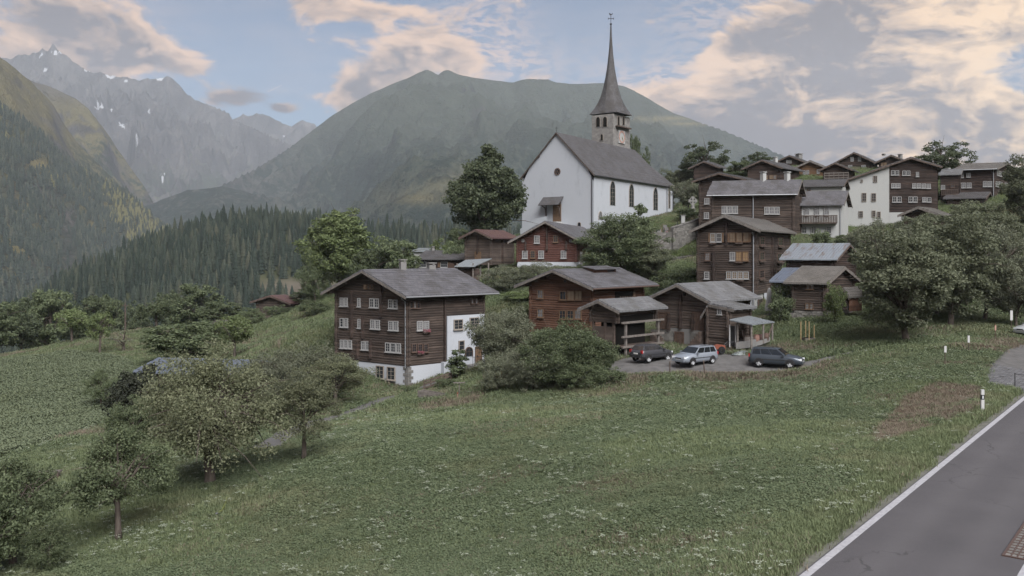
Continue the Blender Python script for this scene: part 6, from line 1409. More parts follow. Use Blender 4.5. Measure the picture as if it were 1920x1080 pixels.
# grating at the road's far side
gr = thing('drain_grating', 'rectangular steel grating set into the road edge', 'grating', (*rdpt(6.4, 3.9), .03)); mb = MB()
A0, Q0, Lg, Wg = 4.65, 3.69, 3.6, .42
def gbox(nm, a0, a1, q0, q1, h0, h1, m_):
    x, y = rdpt(a0, q0); mb = MB(); u = RD[1]*(a1-a0); v = RN*(q1-q0); mb.box((x, y, h0), (v[0], v[1], 0), (u[0], u[1], 0), (0, 0, h1-h0)); return mb.build(nm, M[m_], gr)
gbox('pit', A0, A0+Lg, Q0, Q0+Wg, .024, .030, 'rubble')
for a0, a1, q0, q1 in ((A0-.06, A0, Q0-.06, Q0+Wg+.06), (A0+Lg, A0+Lg+.06, Q0-.06, Q0+Wg+.06), (A0, A0+Lg, Q0-.06, Q0), (A0, A0+Lg, Q0+Wg, Q0+Wg+.06)): gbox('frame', a0, a1, q0, q1, .02, .05, 'copper')
for i in range(1, 14): gbox('cross_bar', A0+Lg*i/14-.02, A0+Lg*i/14+.02, Q0, Q0+Wg, .026, .044, 'copper')
for i in range(1, 3): gbox('long_bar', A0, A0+Lg, Q0+Wg*i/3-.015, Q0+Wg*i/3+.015, .026, .046, 'copper')
# closed parasol by the tall house
t = thing('closed_parasol', 'closed white garden parasol on the terrace of the tall timber house', 'parasol', at(1442.6, 585, 91.0)); c = t.location
mb = MB(); mb.tube([c+Vector((0, 0, -.3)), c+Vector((0, 0, 2.5))], .03, 6); mb.build('pole', M['beam_light'], t); mb = MB(); N = 14
mb.grid([[c+Vector((r*(1+.22*(k % 2))*math.cos(2*math.pi*k/N)+dx, r*(1+.22*(k % 2))*math.sin(2*math.pi*k/N), z)) for k in range(N)] for r, z, dx in ((.33,.15,-.05),(.36,.5,-.03),(.27,1.1,0),(.24,1.6,.02),(.20,2.0,0),(.12,2.4,0),(.02,2.5,0))], closed=True); mb.build('folded_cloth', M['white_paint'], t)
mb = MB(); mb.lathe(c+Vector((0, 0, -.35)), [(.3, 0), (.3, .12), (.08, .16), (.06, .35)], 10); mb.build('base', M['concrete'], t)
# planter with four stakes on the slope
t = thing('raised_planter', 'grey box planter with four tall yellow stakes on the slope below the stone-based granary', 'planter', cl(1515, 77.5)); c = t.location; mb = MB(); mb.cbox(c+Vector((0, 0, .2)), 1.0, .75, .55, 0, .25); mb.build('box', M['beam_light'], t)
mb = MB(); mb.cbox(c+Vector((0, 0, .46)), .9, .65, .05, 0, .25); mb.build('soil', M['void'], t)
for px, Y_, h in ((1501.6, 77.2, 1.75), (1510.5, 77.9, 1.75), (1517, 77.1, 1.75), (1526.5, 77.8, 1.4)):
    x, y = w2(px, Y_); mb = MB(); mb.cbox((x, y, c.z+h/2), .07, .07, h+.3); mb.build('stake', M['post_wood'], t)
# stone trough in the meadow
t = thing('wooden_trough', 'weathered grey trough lying on stones in the meadow below the footpath', 'trough', cl(809, 74)); c = t.location+Vector((0, 0, .12)); ax = Vector((math.cos(-.5), math.sin(-.5), -.07)); ay = Vector((-math.sin(-.5), math.cos(-.5), 0))
for nm, o_, a_, b_, h in (('floor_plank', -ax*1.15-ay*.32, ax*2.3, ay*.64, (0, 0, .08)), ('side_plank', -ax*1.15-ay*.36, ax*2.3, ay*.08, (0, 0, .48)), ('side_plank', -ax*1.15+ay*.28, ax*2.3, ay*.08, (0, 0, .48)), ('end_plank', -ax*1.15-ay*.28, ax*.08, ay*.56, (0, 0, .42)), ('end_plank', ax*1.07-ay*.28, ax*.08, ay*.56, (0, 0, .42))):
    mb = MB(); mb.box(c+o_, a_, b_, h); mb.build(nm, M['beam_light'], t)
for q in (-.8, .7): mb = MB(); mb.cbox(c+ax*q+Vector((0, 0, -.2)), .5, .7, .4, 0, .3+q); mb.build('support_stone', M['rubble'], t)
# stakes, boards and the little fence by the footpath
for px, Y_, h in ((918.5, 73, 1.75), (927, 72.4, 1.5), (929.5, 71.6, 1.7), (936, 73.6, 1.6), (941.5, 72, 1.45), (945, 71.2, 1.35)):
    x, y = w2(px, Y_)
stk = ['first', 'second', 'third', 'fourth', 'fifth', 'sixth']
for i, (px, Y_, h) in enumerate(((918.5, 73, 1.75), (927, 72.4, 1.35), (929.5, 71.6, 1.75), (936, 73.6, 1.5), (941.5, 72, 1.45), (945, 71.2, 1.3))):
    t, c = post_thing('tree_stake', f'pale wooden stake in front of the bushes, {stk[i]} of six from the footpath side', 'stake', px, Y_, h, .045, 'post_wood', (random.uniform(-.06, .06), 0), 'stakes round the young tree')
    mb = MB(); mb.tube([c+Vector((-.05, -.05, h*.7)), c+Vector((.05, -.06, h*.7)), c+Vector((.06, .05, h*.7))], .02, 4); mb.build('tie', M['beam'], t)
for px, Y_, h, lb in ((955, 71, .95, 'narrow wooden shelf board on a post beside the young tree stakes'), (861, 72.8, 1.15, 'pale board on a post in the grass before the white house wing')):
    t, c = post_thing('information_board', lb, 'board', px, Y_, h, .05, 'beam_light'); mb = MB(); mb.cbox(c+Vector((0, 0, h)), .95, .3, .06, 0, .1); mb.build('board_top', M['beam_light'], t)
t, c = post_thing('short_stake', 'short orange-tipped stake in the grass below the white house wing', 'stake', 858, 71.5, .55, .03, 'clock_red'); mb = MB(); mb.cbox(c+Vector((0, 0, .6)), .09, .09, .14); mb.build('tip', M['orange'], t)
t = thing('wooden_fence', 'short old plank fence between footpath and white house wing', 'fence', cl(812, 79.5)); A_ = Vector(cl(795, 78.6)); B_ = Vector(cl(846, 80.6))
for i in range(5): p = A_.lerp(B_, i/4); mb = MB(); mb.cbox(p+Vector((0, 0, .35)), .10, .10, 1.1); mb.build('post', M['beam'], t)
for h in (.25, .55, .80): mb = MB(); d = B_-A_; mb.box(A_+Vector((0, -.08, h)), d, (0, .04, 0), (0, 0, .16)); mb.build('rail', M['beam'], t)
for i, (px, Y_, h, ln) in enumerate(((1256, 68.2, 1.1, 0), (1322, 68.0, 1.1, .12))):
    t, c = post_thing('bank_post', ('upright grey wooden post on the bank before the silver car', 'leaning grey wooden post on the bank behind the silver car')[i], 'post', px, Y_, h, .045, 'beam', (-ln, 0)); mb = MB(); mb.cbox(c+Vector((-ln, 0, h)), .12, .12, .08); mb.build('cap', M['beam_light'], t)
x, y = w2(235, 152); z = gz(x, y); t = thing('power_pole', 'thin wooden power pole standing among the trees at the field edge', 'pole', (x, y, z)); mb = MB(); mb.tube([(x, y, z-.5), (x, y, zz_(568, 152))], [.16, .10], 7); mb.build('shaft', M['beam'], t); mb = MB(); mb.cbox((x, y, zz_(573, 152)), 1.1, .1, .1); mb.build('crossarm', M['beam'], t)
t = thing('garden_hose', 'yellow-green piece of hose lying in the grass by the apple tree', 'hose', cl(425, 41)); 
pts = [w2(px, Y_) for px, Y_ in ((408, 41.0), (416, 41.3), (422, 42.0), (425, 42.9))]; mb = MB(); mb.tube([(x, y, gz(x, y)+.16) for x, y in pts], .035, 6); mb.build('tube', mat('yellow_green_plastic', (.12, .14, .045), .5, .4), t); mb = MB(); x, y = pts[0]; mb.tube([(x-.08, y-.05, gz(x, y)+.14), (x+.02, y, gz(x, y)+.16)], .05, 6); mb.build('coupling', M['metal_dark'], t)
t = thing('plank_bench', 'rough dark plank bench among the apple trees', 'bench', cl(95, 56)); c = t.location; mb = MB(); mb.cbox(c+Vector((0, 0, .5)), 1.3, .4, .08, 0, .1); mb.build('seat', M['beam_light'], t)
for s in (-.5, .5): mb = MB(); mb.cbox(c+Vector((s, 0, .2)), .1, .34, .6, 0, .1); mb.build('leg', M['beam'], t)
# ------------------------------------------------------------------ vegetation
def leafmat(name, a, c, tr=.38, rough=.6):
    def fn(b, p):
        r = b.n('ShaderNodeNewGeometry').outputs['Random Per Island']; o = b.n('ShaderNodeObjectInfo').outputs['Random']
        n = b.noise(oc(b), .55, 3, .6)
        col = b.mix(r, (*a, 1), (*c, 1)); col = b.mix(b.m('MULTIPLY', n, .35), col, (a[0]*1.25, a[1]*.95, a[2]*.7, 1))
        h = b.n('ShaderNodeHueSaturation'); b.put(h.inputs['Value'], b.m('ADD', .82, b.m('MULTIPLY', o, .36))); b.put(h.inputs['Color'], col)
        b.put(p.inputs['Base Color'], h.outputs[0])
        t = b.n('ShaderNodeBsdfTranslucent'); b.put(t.inputs[0], h.outputs[0]); mx = b.n('ShaderNodeMixShader'); mx.inputs[0].default_value = tr
        b.nt.links.new(p.outputs[0], mx.inputs[1]); b.nt.links.new(t.outputs[0], mx.inputs[2])
        b.nt.links.new(mx.outputs[0], b.nt.nodes['Material Output'].inputs[0])
    return mat(name, a, rough, .25, 0, fn)
M['leaf_apple'] = leafmat('apple_leaves', (0.106, 0.126, 0.075), (0.215, 0.23, 0.148))
M['leaf_dark'] = leafmat('dark_broad_leaves', (.062, .084, .052), (.14, .17, .10))
M['leaf_mid'] = leafmat('green_broad_leaves', (0.076, 0.105, 0.059), (0.168, 0.203, 0.115))
M['leaf_light'] = leafmat('light_green_leaves', (0.094, 0.132, 0.058), (0.197, 0.243, 0.115))
M['leaf_grey'] = leafmat('grey_green_leaves', (0.119, 0.139, 0.098), (0.217, 0.237, 0.171))
M['leaf_dull'] = leafmat('dull_green_leaves', (.095, .115, .075), (.18, .20, .135))
M['leaf_black'] = leafmat('copper_dark_leaves', (0.025, 0.031, 0.023), (0.062, 0.07, 0.048))
M['bark'] = noisy('fissured_bark', (.045, .036, .03), (.12, .10, .085), 4, .9, (1, 1, .3), .8, .05)
def make_crown(cs, rs, nleaf, size, seed, squash=1.0):
    r = np.random.default_rng(seed); N = len(cs)*nleaf
    ci = np.repeat(np.arange(len(cs)), nleaf); d = r.normal(size=(N, 3)); d /= np.linalg.norm(d, axis=1)[:, None]
    rad = rs[ci]*r.uniform(.25, 1, N)**.6; p = cs[ci]+d*rad[:, None]*np.array([1, 1, .72*squash]); p[:, 2] -= rad*.12
    nrm = d*.9+r.normal(size=(N, 3))*.7+np.array([0, 0, .35]); nrm /= np.linalg.norm(nrm, axis=1)[:, None]
    u = np.cross(nrm, r.normal(size=(N, 3))); u /= np.linalg.norm(u, axis=1)[:, None]; v = np.cross(nrm, u)
    s = size*r.uniform(.6, 1.35, N)[:, None]; u = u*s; v = v*s*.62
    V = np.stack([p-u, p-v*.9+u*.1, p+u+nrm*s*.18, p+v*.9+u*.1], 1).reshape(-1, 3)
    return V, np.arange(N*4).reshape(N, 4)
def make_tree(H, R, th, nclump, nleaf, lsize, leaf, seed, shape='round', trunk_r=None, clump=.20, limbs=16, lean=0.0, gap=0.0, fork=False):
    """tapered trunk with limbs, and a crown of leaf clumps; H height, R crown radius, th clear trunk height"""
    r = np.random.default_rng(seed); cs = []; zc = th+(H-th)*.5; rz = (H-th)*.5; k = 0
    while len(cs) < nclump and k < nclump*60:
        k += 1; d = r.normal(size=3); d /= np.linalg.norm(d); q = r.uniform(.12, 1)**.45
        az = math.atan2(d[1], d[0])
        lob = .70+.55*float(vnoise(np.array([az*1.3+seed*3.1]), np.array([d[2]*2.2+seed]), seed)[0])
        p = d*q*lob; h = (p[2]+1)/2
        if shape == 'cone': w = math.sqrt(max(.02, 1-(h*.98)**2.2))*(.62+.38*min(1, h*4))*1.1
        elif shape == 'column': w = .85-.35*max(0, h-.6)
        elif shape == 'spread': w = .75+.45*min(1, h*1.4); 
        elif shape == 'droop': w = 1.0-.15*h; p[2] -= .30*(p[0]**2+p[1]**2)
        else: w = 1.0
        if gap and float(vnoise(np.array([p[0]*2.6+seed]), np.array([p[2]*2.6+p[1]*1.7]), seed+5)[0]) < gap: continue
        cs.append((p[0]*R*w+lean*h*R, p[1]*R*w, zc+p[2]*rz*.96))
    cs = np.array(cs); rs = R*clump*r.uniform(.65, 1.35, len(cs))
    V, Fq = make_crown(cs, rs, nleaf, lsize, seed+1); V[:, 2] = np.maximum(V[:, 2], .05)
    crown = np_mesh('crown', V, Fq, leaf)
    mb = MB(); tr = trunk_r or max(.05, H*.028); top = np.array([lean*R*.5, 0, th+(H-th)*.55]); bx, by = r.uniform(-.12, .12, 2)*H*.3
    path = [np.array([0, 0, -.5]), np.array([bx*.15, by*.15, th*.35]), np.array([bx*.5+lean*R*.1, by*.5, th*.8]), np.array([lean*R*.25+bx*.4, by*.4, th+(H-th)*.22]), top]
    mb.tube(path, [tr*1.5, tr*1.05, tr*.9, tr*.65, tr*.2], 8)
    idx = r.permutation(len(cs))[:limbs]
    for j in idx:
        e = cs[j]; t0 = r.uniform(0, 1)**1.3; s0 = path[2]*(1-t0)+path[3]*t0 if r.uniform() < .75 else path[3]*(1-t0)+path[4]*t0
        m_ = s0*.5+e*.5+np.array([0, 0, (.12 if shape != 'droop' else .30)*np.linalg.norm(e-s0)]); m2 = s0*.25+m_*.75
        rr_ = tr*r.uniform(.28, .48); mb.tube([s0, s0*.6+m_*.4, m_, m_*.4+e*.6, e], [rr_, rr_*.85, rr_*.65, rr_*.4, rr_*.15], 5, cap=False)
        for q in range(2):
            e2 = e+r.normal(size=3)*R*.22; mb.tube([m_, m_*.4+e2*.6+np.array([0, 0, .05*R]), e2], [rr_*.45, rr_*.3, rr_*.1], 4, cap=False)
    return mb.mesh('trunk', M['bark'], (0, 0, 0), True), crown, float(np.percentile(V[:, 2], 99.7)), float(np.percentile(np.abs(V[:, :2]), 98.5))
V_ = {
 'apple': make_tree(7, 4.0, 1.6, 210, 210, .062, M['leaf_apple'], 1, 'droop', .24, .20, 26, gap=.30),
 'apple_b': make_tree(6, 2.6, 1.8, 100, 190, .06, M['leaf_apple'], 2, 'round', .15, .22, 20, gap=.34),
 'apple_c': make_tree(5, 2.3, 1.5, 95, 190, .055, M['leaf_mid'], 3, 'droop', .13, .22, 20, gap=.36),
 'bushy': make_tree(5, 2.6, .5, 120, 130, .075, M['leaf_mid'], 4, 'round', .10, .23, 14, gap=.25),
 'dark_bush': make_tree(5, 2.4, .4, 110, 80, .12, M['leaf_black'], 5, 'round', .10, .23, 12, gap=.2),
 'grey_bush': make_tree(5, 2.8, .5, 120, 150, .07, M['leaf_grey'], 6, 'round', .10, .23, 14, gap=.28),
 'field': make_tree(6, 2.8, 2.4, 70, 60, .15, M['leaf_mid'], 7, 'spread', .20, .24, 14, gap=.34),
 'field_light': make_tree(6, 2.6, 2.6, 60, 60, .15, M['leaf_light'], 27, 'spread', .20, .23, 16, gap=.36),
 'bare': make_tree(5, 2.4, 1.2, 14, 16, .12, M['leaf_grey'], 8, 'spread', .20, .16, 14),
 'broad': make_tree(11, 4.2, 1.2, 130, 65, .22, M['leaf_mid'], 9, 'round', .28, .22, 14, gap=.25),
 'broad_dark': make_tree(11, 4.4, 1.4, 130, 65, .22, M['leaf_dark'], 10, 'round', .28, .22, 14, gap=.27),
 'poplar': make_tree(14, 5.2, .8, 240, 80, .20, M['leaf_light'], 12, 'cone', .34, .19, 16, gap=.22),
 'linden': make_tree(16, 6.0, 1.5, 330, 90, .24, M['leaf_dark'], 13, 'cone', .45, .185, 18, gap=.18),
 'ash': make_tree(13, 5.4, 1.8, 260, 130, .14, M['leaf_grey'], 14, 'spread', .30, .17, 26, gap=.36),
 'ash_b': make_tree(13, 5.0, 1.5, 250, 130, .14, M['leaf_dull'], 15, 'round', .30, .18, 24, gap=.33),
 'ash_g': make_tree(13, 5.2, 1.5, 260, 130, .13, M['leaf_mid'], 33, 'round', .30, .18, 24, gap=.33),
 'sky': make_tree(9, 4.4, 1.0, 130, 60, .20, M['leaf_dark'], 16, 'spread', .25, .17, 26, gap=.40),
 'cluster': make_tree(8, 4.6, .5, 230, 140, .10, M['leaf_mid'], 17, 'round', .16, .17, 20, gap=.28),
 'cluster_b': make_tree(8, 4.6, .5, 230, 140, .10, M['leaf_grey'], 18, 'round', .16, .17, 20, gap=.30),
 'shrub': make_tree(3, 1.6, .2, 60, 60, .09, M['leaf_mid'], 19, 'round', .05, .25, 10, gap=.2),
 'shrub_light': make_tree(3, 1.6, .2, 60, 60, .09, M['leaf_light'], 20, 'round', .05, .25, 10, gap=.2),
 'spindle': make_tree(6, 1.2, .5, 60, 60, .13, M['leaf_mid'], 22, 'column', .08, .34, 12, gap=.2),
}
_rz = random.Random(5)
def tree(kind, px, Y, pytop, wpx, label, group=None, name=None, cat='tree', rz=None):
    tm, cm, H, R = V_[kind]; x, y = w2(px, Y); z = gz(x, y)-.05; h = zz_(pytop, Y)-z; w = wpx*Y/F
    nm = name or ('shrub' if h < 3.2 else 'broadleaf_tree'); t = thing(nm, label, 'shrub' if h < 3.2 and cat == 'tree' else cat, (x, y, z), group, _rz.uniform(0, 6.28) if rz is None else rz)
    sx = w/2/R; sz = h/(H*1.0); t.scale = (sx, sx, sz); link('trunk', tm, t); link('crown', cm, t); return t
FR = 'fruit trees in the meadow'
tree('apple', 395, 46, 648, 262, 'large spreading apple tree with thick trunk, biggest of the meadow', FR, 'apple_tree')
tree('apple_b', 570, 47.5, 694, 128, 'slim apple tree with bare dark trunk standing alone beside the path', FR, 'apple_tree')
tree('apple_c', 222, 40, 806, 180, 'small leaning apple tree near the bottom edge with pale trunk foot', FR, 'apple_tree')
tree('apple_c', 25, 38, 862, 190, 'low scrubby apple tree at the corner of the meadow', FR, 'apple_tree')
tree('bushy', -60, 36, 880, 220, 'tangled bush at the very edge of the meadow', None, 'shrub', 'shrub')
tree('bushy', 92, 36.8, 975, 90, 'low thicket under the small leaning apple tree', None, 'shrub', 'shrub')
tree('apple_c', 190, 85, 692, 62, 'sparse little fruit tree with crooked trunk at the crop edge', FR, 'fruit_tree')
tree('dark_bush', 262, 70, 690, 120, 'very dark bush at the end of the blue-roofed shed', None, 'hazel_bush', 'shrub')
tree('bushy', 250, 64, 745, 110, 'mid green bush under the very dark bush', None, 'hazel_bush', 'shrub')
tree('grey_bush', 500, 72, 660, 130, 'grey-green tree between the blue-roofed shed and the timber house')
tree('grey_bush', 580, 78, 640, 150, 'hazy grey-green tree touching the timber house corner')
tree('apple_b', 628, 75, 664, 116, 'dark fruit tree with crooked trunk before the white house base', FR, 'fruit_tree')
tree('broad', 335, 108, 608, 136, 'wide tree clump above the blue-roofed shed')
tree('broad', 395, 118, 602, 90, 'bushy tree hiding the little log barn')
tree('field_light', 440, 100, 590, 74, 'round fruit tree with clear trunk beside the little log barn', FR, 'fruit_tree')
tree('field_light', 135, 145, 578, 64, 'fruit tree standing on the crest of the crop field', FR, 'fruit_tree')
tree('field_light', 187, 126, 586, 54, 'fruit tree with forked trunk on the crop field crest', FR, 'fruit_tree')
tree('bare', 232, 126, 612, 58, 'nearly leafless forked fruit tree on the crop field crest', FR, 'fruit_tree')
tree('field', 293, 150, 562, 66, 'dark umbrella-shaped fruit tree at the field end', FR, 'fruit_tree')
BL = 'broadleaf trees below the field'
for a in [('broad', -10, 150, 566, 84, 'dense tree at the picture edge below the crop field'), ('broad_dark', 40, 158, 562, 76, 'dark round tree second along the crop field edge'), ('broad', 95, 168, 544, 86, 'tall pale crowned tree behind the crest fruit tree'),
          ('broad', 62, 172, 556, 70, 'slender tree behind the dark round tree'), ('broad_dark', 150, 178, 566, 60, 'small dark tree behind the crest fruit trees'), ('broad', 182, 178, 554, 62, 'domed tree above the forked fruit tree'), ('broad', 208, 176, 560, 50, 'yellowish tree by the power pole'),
          ('broad_dark', 258, 176, 566, 50, 'low dark tree behind the power pole'), ('broad_dark', 322, 172, 546, 70, 'broad dark tree behind the umbrella-shaped fruit tree'), ('broad', 366, 172, 533, 84, 'tallest domed tree at the foot of the wooded hill'), ('broad', 412, 158, 566, 76, 'mid green tree left of the weathered barn' if False else 'mid green tree between tallest domed tree and weathered barn')]:
    tree(*a, BL)
tree('bushy', 470, 136, 578, 54, 'grey thicket next to the weathered barn', None, 'shrub', 'shrub'); tree('shrub', 518, 139, 572, 42, 'bush growing against the weathered barn wall', None, 'shrub', 'shrub'); tree('bushy', 546, 137, 576, 52, 'rounded bush before the rusty barn roof end', None, 'shrub', 'shrub')
tree('broad', 590, 150, 542, 90, 'light green tree behind the rusty barn roof'); tree('bushy', 592, 126, 562, 64, 'dark hedge bush above the grassy slope', None, 'shrub', 'shrub')
tree('poplar', 640, 138, 396, 148, 'tall light green conical tree behind the timber house')
tree('bushy', 590, 134, 470, 60, 'side shoot tree at the foot of the light green conical tree')
tree('broad', 742, 122, 450, 92, 'round tree above the timber house roof ridge'); tree('broad', 690, 124, 470, 60, 'tree between conical tree and round tree')
tree('linden', 911, 146, 276, 132, 'huge dense dark linden tree beside the church')
tree('broad', 858, 142, 428, 44, 'light bush tree below the linden', None)
for a in [('shrub_light', 830, 138, 446, 44), ('shrub', 850, 133, 452, 40)]: tree(*a, 'pale garden shrub between low cottage and linden', 'garden shrubs below the linden', 'shrub', 'shrub')
tree('ash_g', 1168, 111, 404, 146, 'bushy green tree in front of the churchyard wall'); tree('spindle', 1198, 112, 384, 42, 'slender leading shoot rising before the church wall'); tree('ash_b', 1218, 110, 452, 86, 'lower rounded tree at the foot of the churchyard wall'); tree('bushy', 1120, 114, 462, 70, 'low green bush at the chalet corner', None, 'shrub', 'shrub')
tree('grey_bush', 945, 106, 496, 80, 'small grey-green orchard tree below the red-roofed barn', FR, 'fruit_tree'); tree('grey_bush', 1008, 107, 490, 84, 'feathery tree in front of the chalet base', FR, 'fruit_tree')
tree('shrub', 905, 108, 530, 60, 'garden shrub by the lean-to shed', None, 'shrub', 'shrub'); tree('shrub_light', 980, 100, 545, 70, 'pale shrub left of the red-brown house' if False else 'pale shrub beside the red-brown house gable', None, 'shrub', 'shrub')
tree('cluster_b', 945, 80, 578, 126, 'dark leafy tree covering the white house wing'); tree('cluster', 1056, 69.5, 604, 172, 'big leafy tree clump in front of the red-brown house'); tree('cluster_b', 1000, 68.5, 652, 90, 'grey-green bush below the big leafy clump', None, 'shrub', 'shrub'); tree('cluster', 1122, 70, 646, 64, 'dark bush beside the off-road car', None, 'shrub', 'shrub')
tree('grey_bush', 932, 71, 664, 74, 'young grey-green tree between the wooden stakes'); tree('cluster_b', 975, 74, 655, 90, 'pale feathery bush behind the wooden stakes', None, 'shrub', 'shrub')
tree('bushy', 1086, 67, 672, 90, 'low bush on the bank above the meadow', None, 'shrub', 'shrub'); tree('shrub', 1150, 67.2, 690, 60, 'ragged shrub at the end of the lot bank', None, 'shrub', 'shrub')
tree('spindle', 857, 81, 656, 36, 'slim young tree before the white house wing'); tree('shrub', 838, 78, 710, 44, 'shrub over the plank fence', None, 'shrub', 'shrub'); tree('shrub', 770, 79.5, 724, 36, 'low shrub at the stone corner of the timber house', None, 'shrub', 'shrub')
tree('broad', 1190, 186, 255, 26, 'treetop showing behind the church tower'); tree('broad_dark', 1212, 192, 278, 44, 'low treetop behind the nave roof ridge')
tree('sky', 1320, 184, 268, 92, 'spreading tree against the mountain behind the dark hut'); tree('ash_b', 1290, 188, 306, 56, 'tree beside the choir'); tree('ash', 1292, 156, 338, 66, 'bushy tree behind the celtic cross'); tree('ash_b', 1255, 186, 318, 40, 'narrow tree behind the choir roof')
tree('sky', 1422, 176, 286, 54, 'small tree behind the upper house chimney'); tree('broad', 1388, 168, 302, 50, 'light bush tree left of the upper house roof' if False else 'light bushy tree between dark hut and upper house')
for a in [('shrub', 1284, 146, 388, 40), ('shrub', 1306, 148, 396, 40)]: tree(*a, 'clipped dark shrub at the foot of the celtic cross', 'shrubs by the celtic cross', 'shrub', 'shrub')
tree('sky', 1772, 168, 266, 96, 'round-crowned tree against the sky above the village')
RT = 'trees on the slope below the village'
for a in [('ash_b', 1700, 72.5, 432, 190, 'big tree with slanting dark trunk at the foot of the slope'), ('ash', 1678, 84, 460, 96, 'leafy tree beside the plank hut'), ('ash_b', 1782, 80, 408, 170, 'dense dark tree next to the slanting trunk tree'), ('ash', 1846, 84, 420, 150, 'wide dull green tree before the east timber house'), ('ash', 1905, 80, 478, 120, 'pale tree over the white panel post'),
          ('ash', 1668, 102, 410, 112, 'tree below the divided house wall'), ('ash_b', 1736, 106, 402, 120, 'tree around the hidden barn roof'), ('ash_b', 1826, 106, 378, 120, 'tall tree below the east timber house'), ('ash_b', 1925, 118, 292, 84, 'dark tree cut by the picture edge at the skyline'), ('ash', 1625, 108, 424, 70, 'tree at the white house corner'), ('ash_b', 1880, 104, 400, 110, 'shadowy tree behind the pale tree'), ('ash', 1960, 92, 440, 120, 'tree beyond the picture edge by the forecourt'), ('broad', 1590, 114, 440, 50, 'little tree below the balcony house'), ('ash_b', 1755, 88, 470, 110, 'low dark tree between slope trees')]:
    tree(*a, RT)
tree('shrub_light', 1566, 83, 530, 40, 'feathery shrub in front of the stone-based granary', None, 'shrub', 'shrub'); tree('shrub', 1462, 86.5, 552, 44, 'green shrub beside the parasol', None, 'shrub', 'shrub')
for px, Y_, pt_, w_ in ((1646, 83, 570, 44), (1340, 112, 478, 36), (1290, 110, 500, 60), (1260, 108, 505, 50), (1240, 104, 520, 60), (1540, 112, 430, 40), (1580, 114, 446, 30)): tree('shrub', px, Y_, pt_, w_, 'low ragged shrub on the village slope', 'low shrubs on the village slope', 'shrub', 'shrub')
for px, Y_, pt_, w_ in ((505, 440, 528, 26), (535, 430, 536, 22), (562, 445, 520, 28), (590, 430, 530, 24), (615, 440, 512, 30), (480, 425, 542, 26)):
    x, y = w2(px, Y_); z = float(hill(np.array([x]), np.array([y]))[0]); tm, cm, H, R = V_['bushy']; t = thing('shrub', 'dusty shrub on the bare scree below the wooded hill', 'shrub', (x, y, z-.2), 'shrubs on the bare scree'); k_ = w_*Y_/F/2/R; t.scale = (k_, k_, k_*1.1); link('trunk', tm, t); link('crown', cm, t)
# creeper on the outbuilding
iv, ho = IVY; o = iv.build('creeper', M['leaf_mid'], ho.root); stuff(o)

# ---- conifers
def conifer_mesh(seed, tiers=9, sides=9, H=17, R=3.5):
    r = np.random.default_rng(seed); V = []; Fc = []
    for t in range(tiers):
        f = t/tiers; z1 = H*(.10+.90*(f+1.35/tiers)); z0 = H*(.06+.90*f)-.4; rad = R*(1-f)**.66*r.uniform(.85, 1.12)+.12; b = len(V)
        V.append((r.uniform(-.1, .1), r.uniform(-.1, .1), min(z1, H)))
        for k in range(sides*2):
            an = math.pi*k/sides+t*.7+r.uniform(-.12, .12); q = rad*(r.uniform(.85, 1.15) if k % 2 else r.uniform(.45, .62)); V.append((q*math.cos(an), q*math.sin(an), z0+(r.uniform(-.5, .1) if k % 2 else .35)))
        for k in range(sides*2): Fc.append((b, b+1+k, b+1+(k+1) % (sides*2)))
    b = len(V)
    for k in range(5): V.append((.22*math.cos(k*1.2566), .22*math.sin(k*1.2566), -1.0))
    V.append((0, 0, H*.5))
    for k in range(5): Fc.append((b+k, b+(k+1) % 5, b+5))
    return np_mesh('spruce', np.array(V), np.array(Fc), M['needles'])
def needlefn(b, p):
    r = b.n('ShaderNodeObjectInfo').outputs['Random']; n = b.noise(oc(b), 1.3, 4, .7)
    c = ramp(b, r, [(0, (.018, .028, .023)), (.45, (.034, .046, .036)), (.8, (.060, .072, .052)), (1, (.095, .095, .066))])
    b.put(p.inputs['Base Color'], b.mix(n, c, (.018, .026, .020, 1)))
M['needles'] = mat('spruce_needles', (.03, .05, .03), .85, .15, 0, needlefn)
CON = [conifer_mesh(0, 9, 8, 17, 3.1), conifer_mesh(1, 10, 8, 19, 3.7), conifer_mesh(2, 8, 9, 14, 4.0), conifer_mesh(3, 7, 7, 15, 2.6), conifer_mesh(4, 6, 8, 12, 3.9), conifer_mesh(5, 11, 8, 20, 3.3)]
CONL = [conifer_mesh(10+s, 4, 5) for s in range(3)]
M['larch'] = noisy('larch_needles', (.085, .085, .035), (.14, .13, .055), .5, .85)  # yellow tone puts the slope's warm sunlight into the needle colour
for s in range(2): q = conifer_mesh(20+s, 4, 6, 15, 3.6); q.materials.clear(); q.materials.append(M['larch']); CONL.append(q)
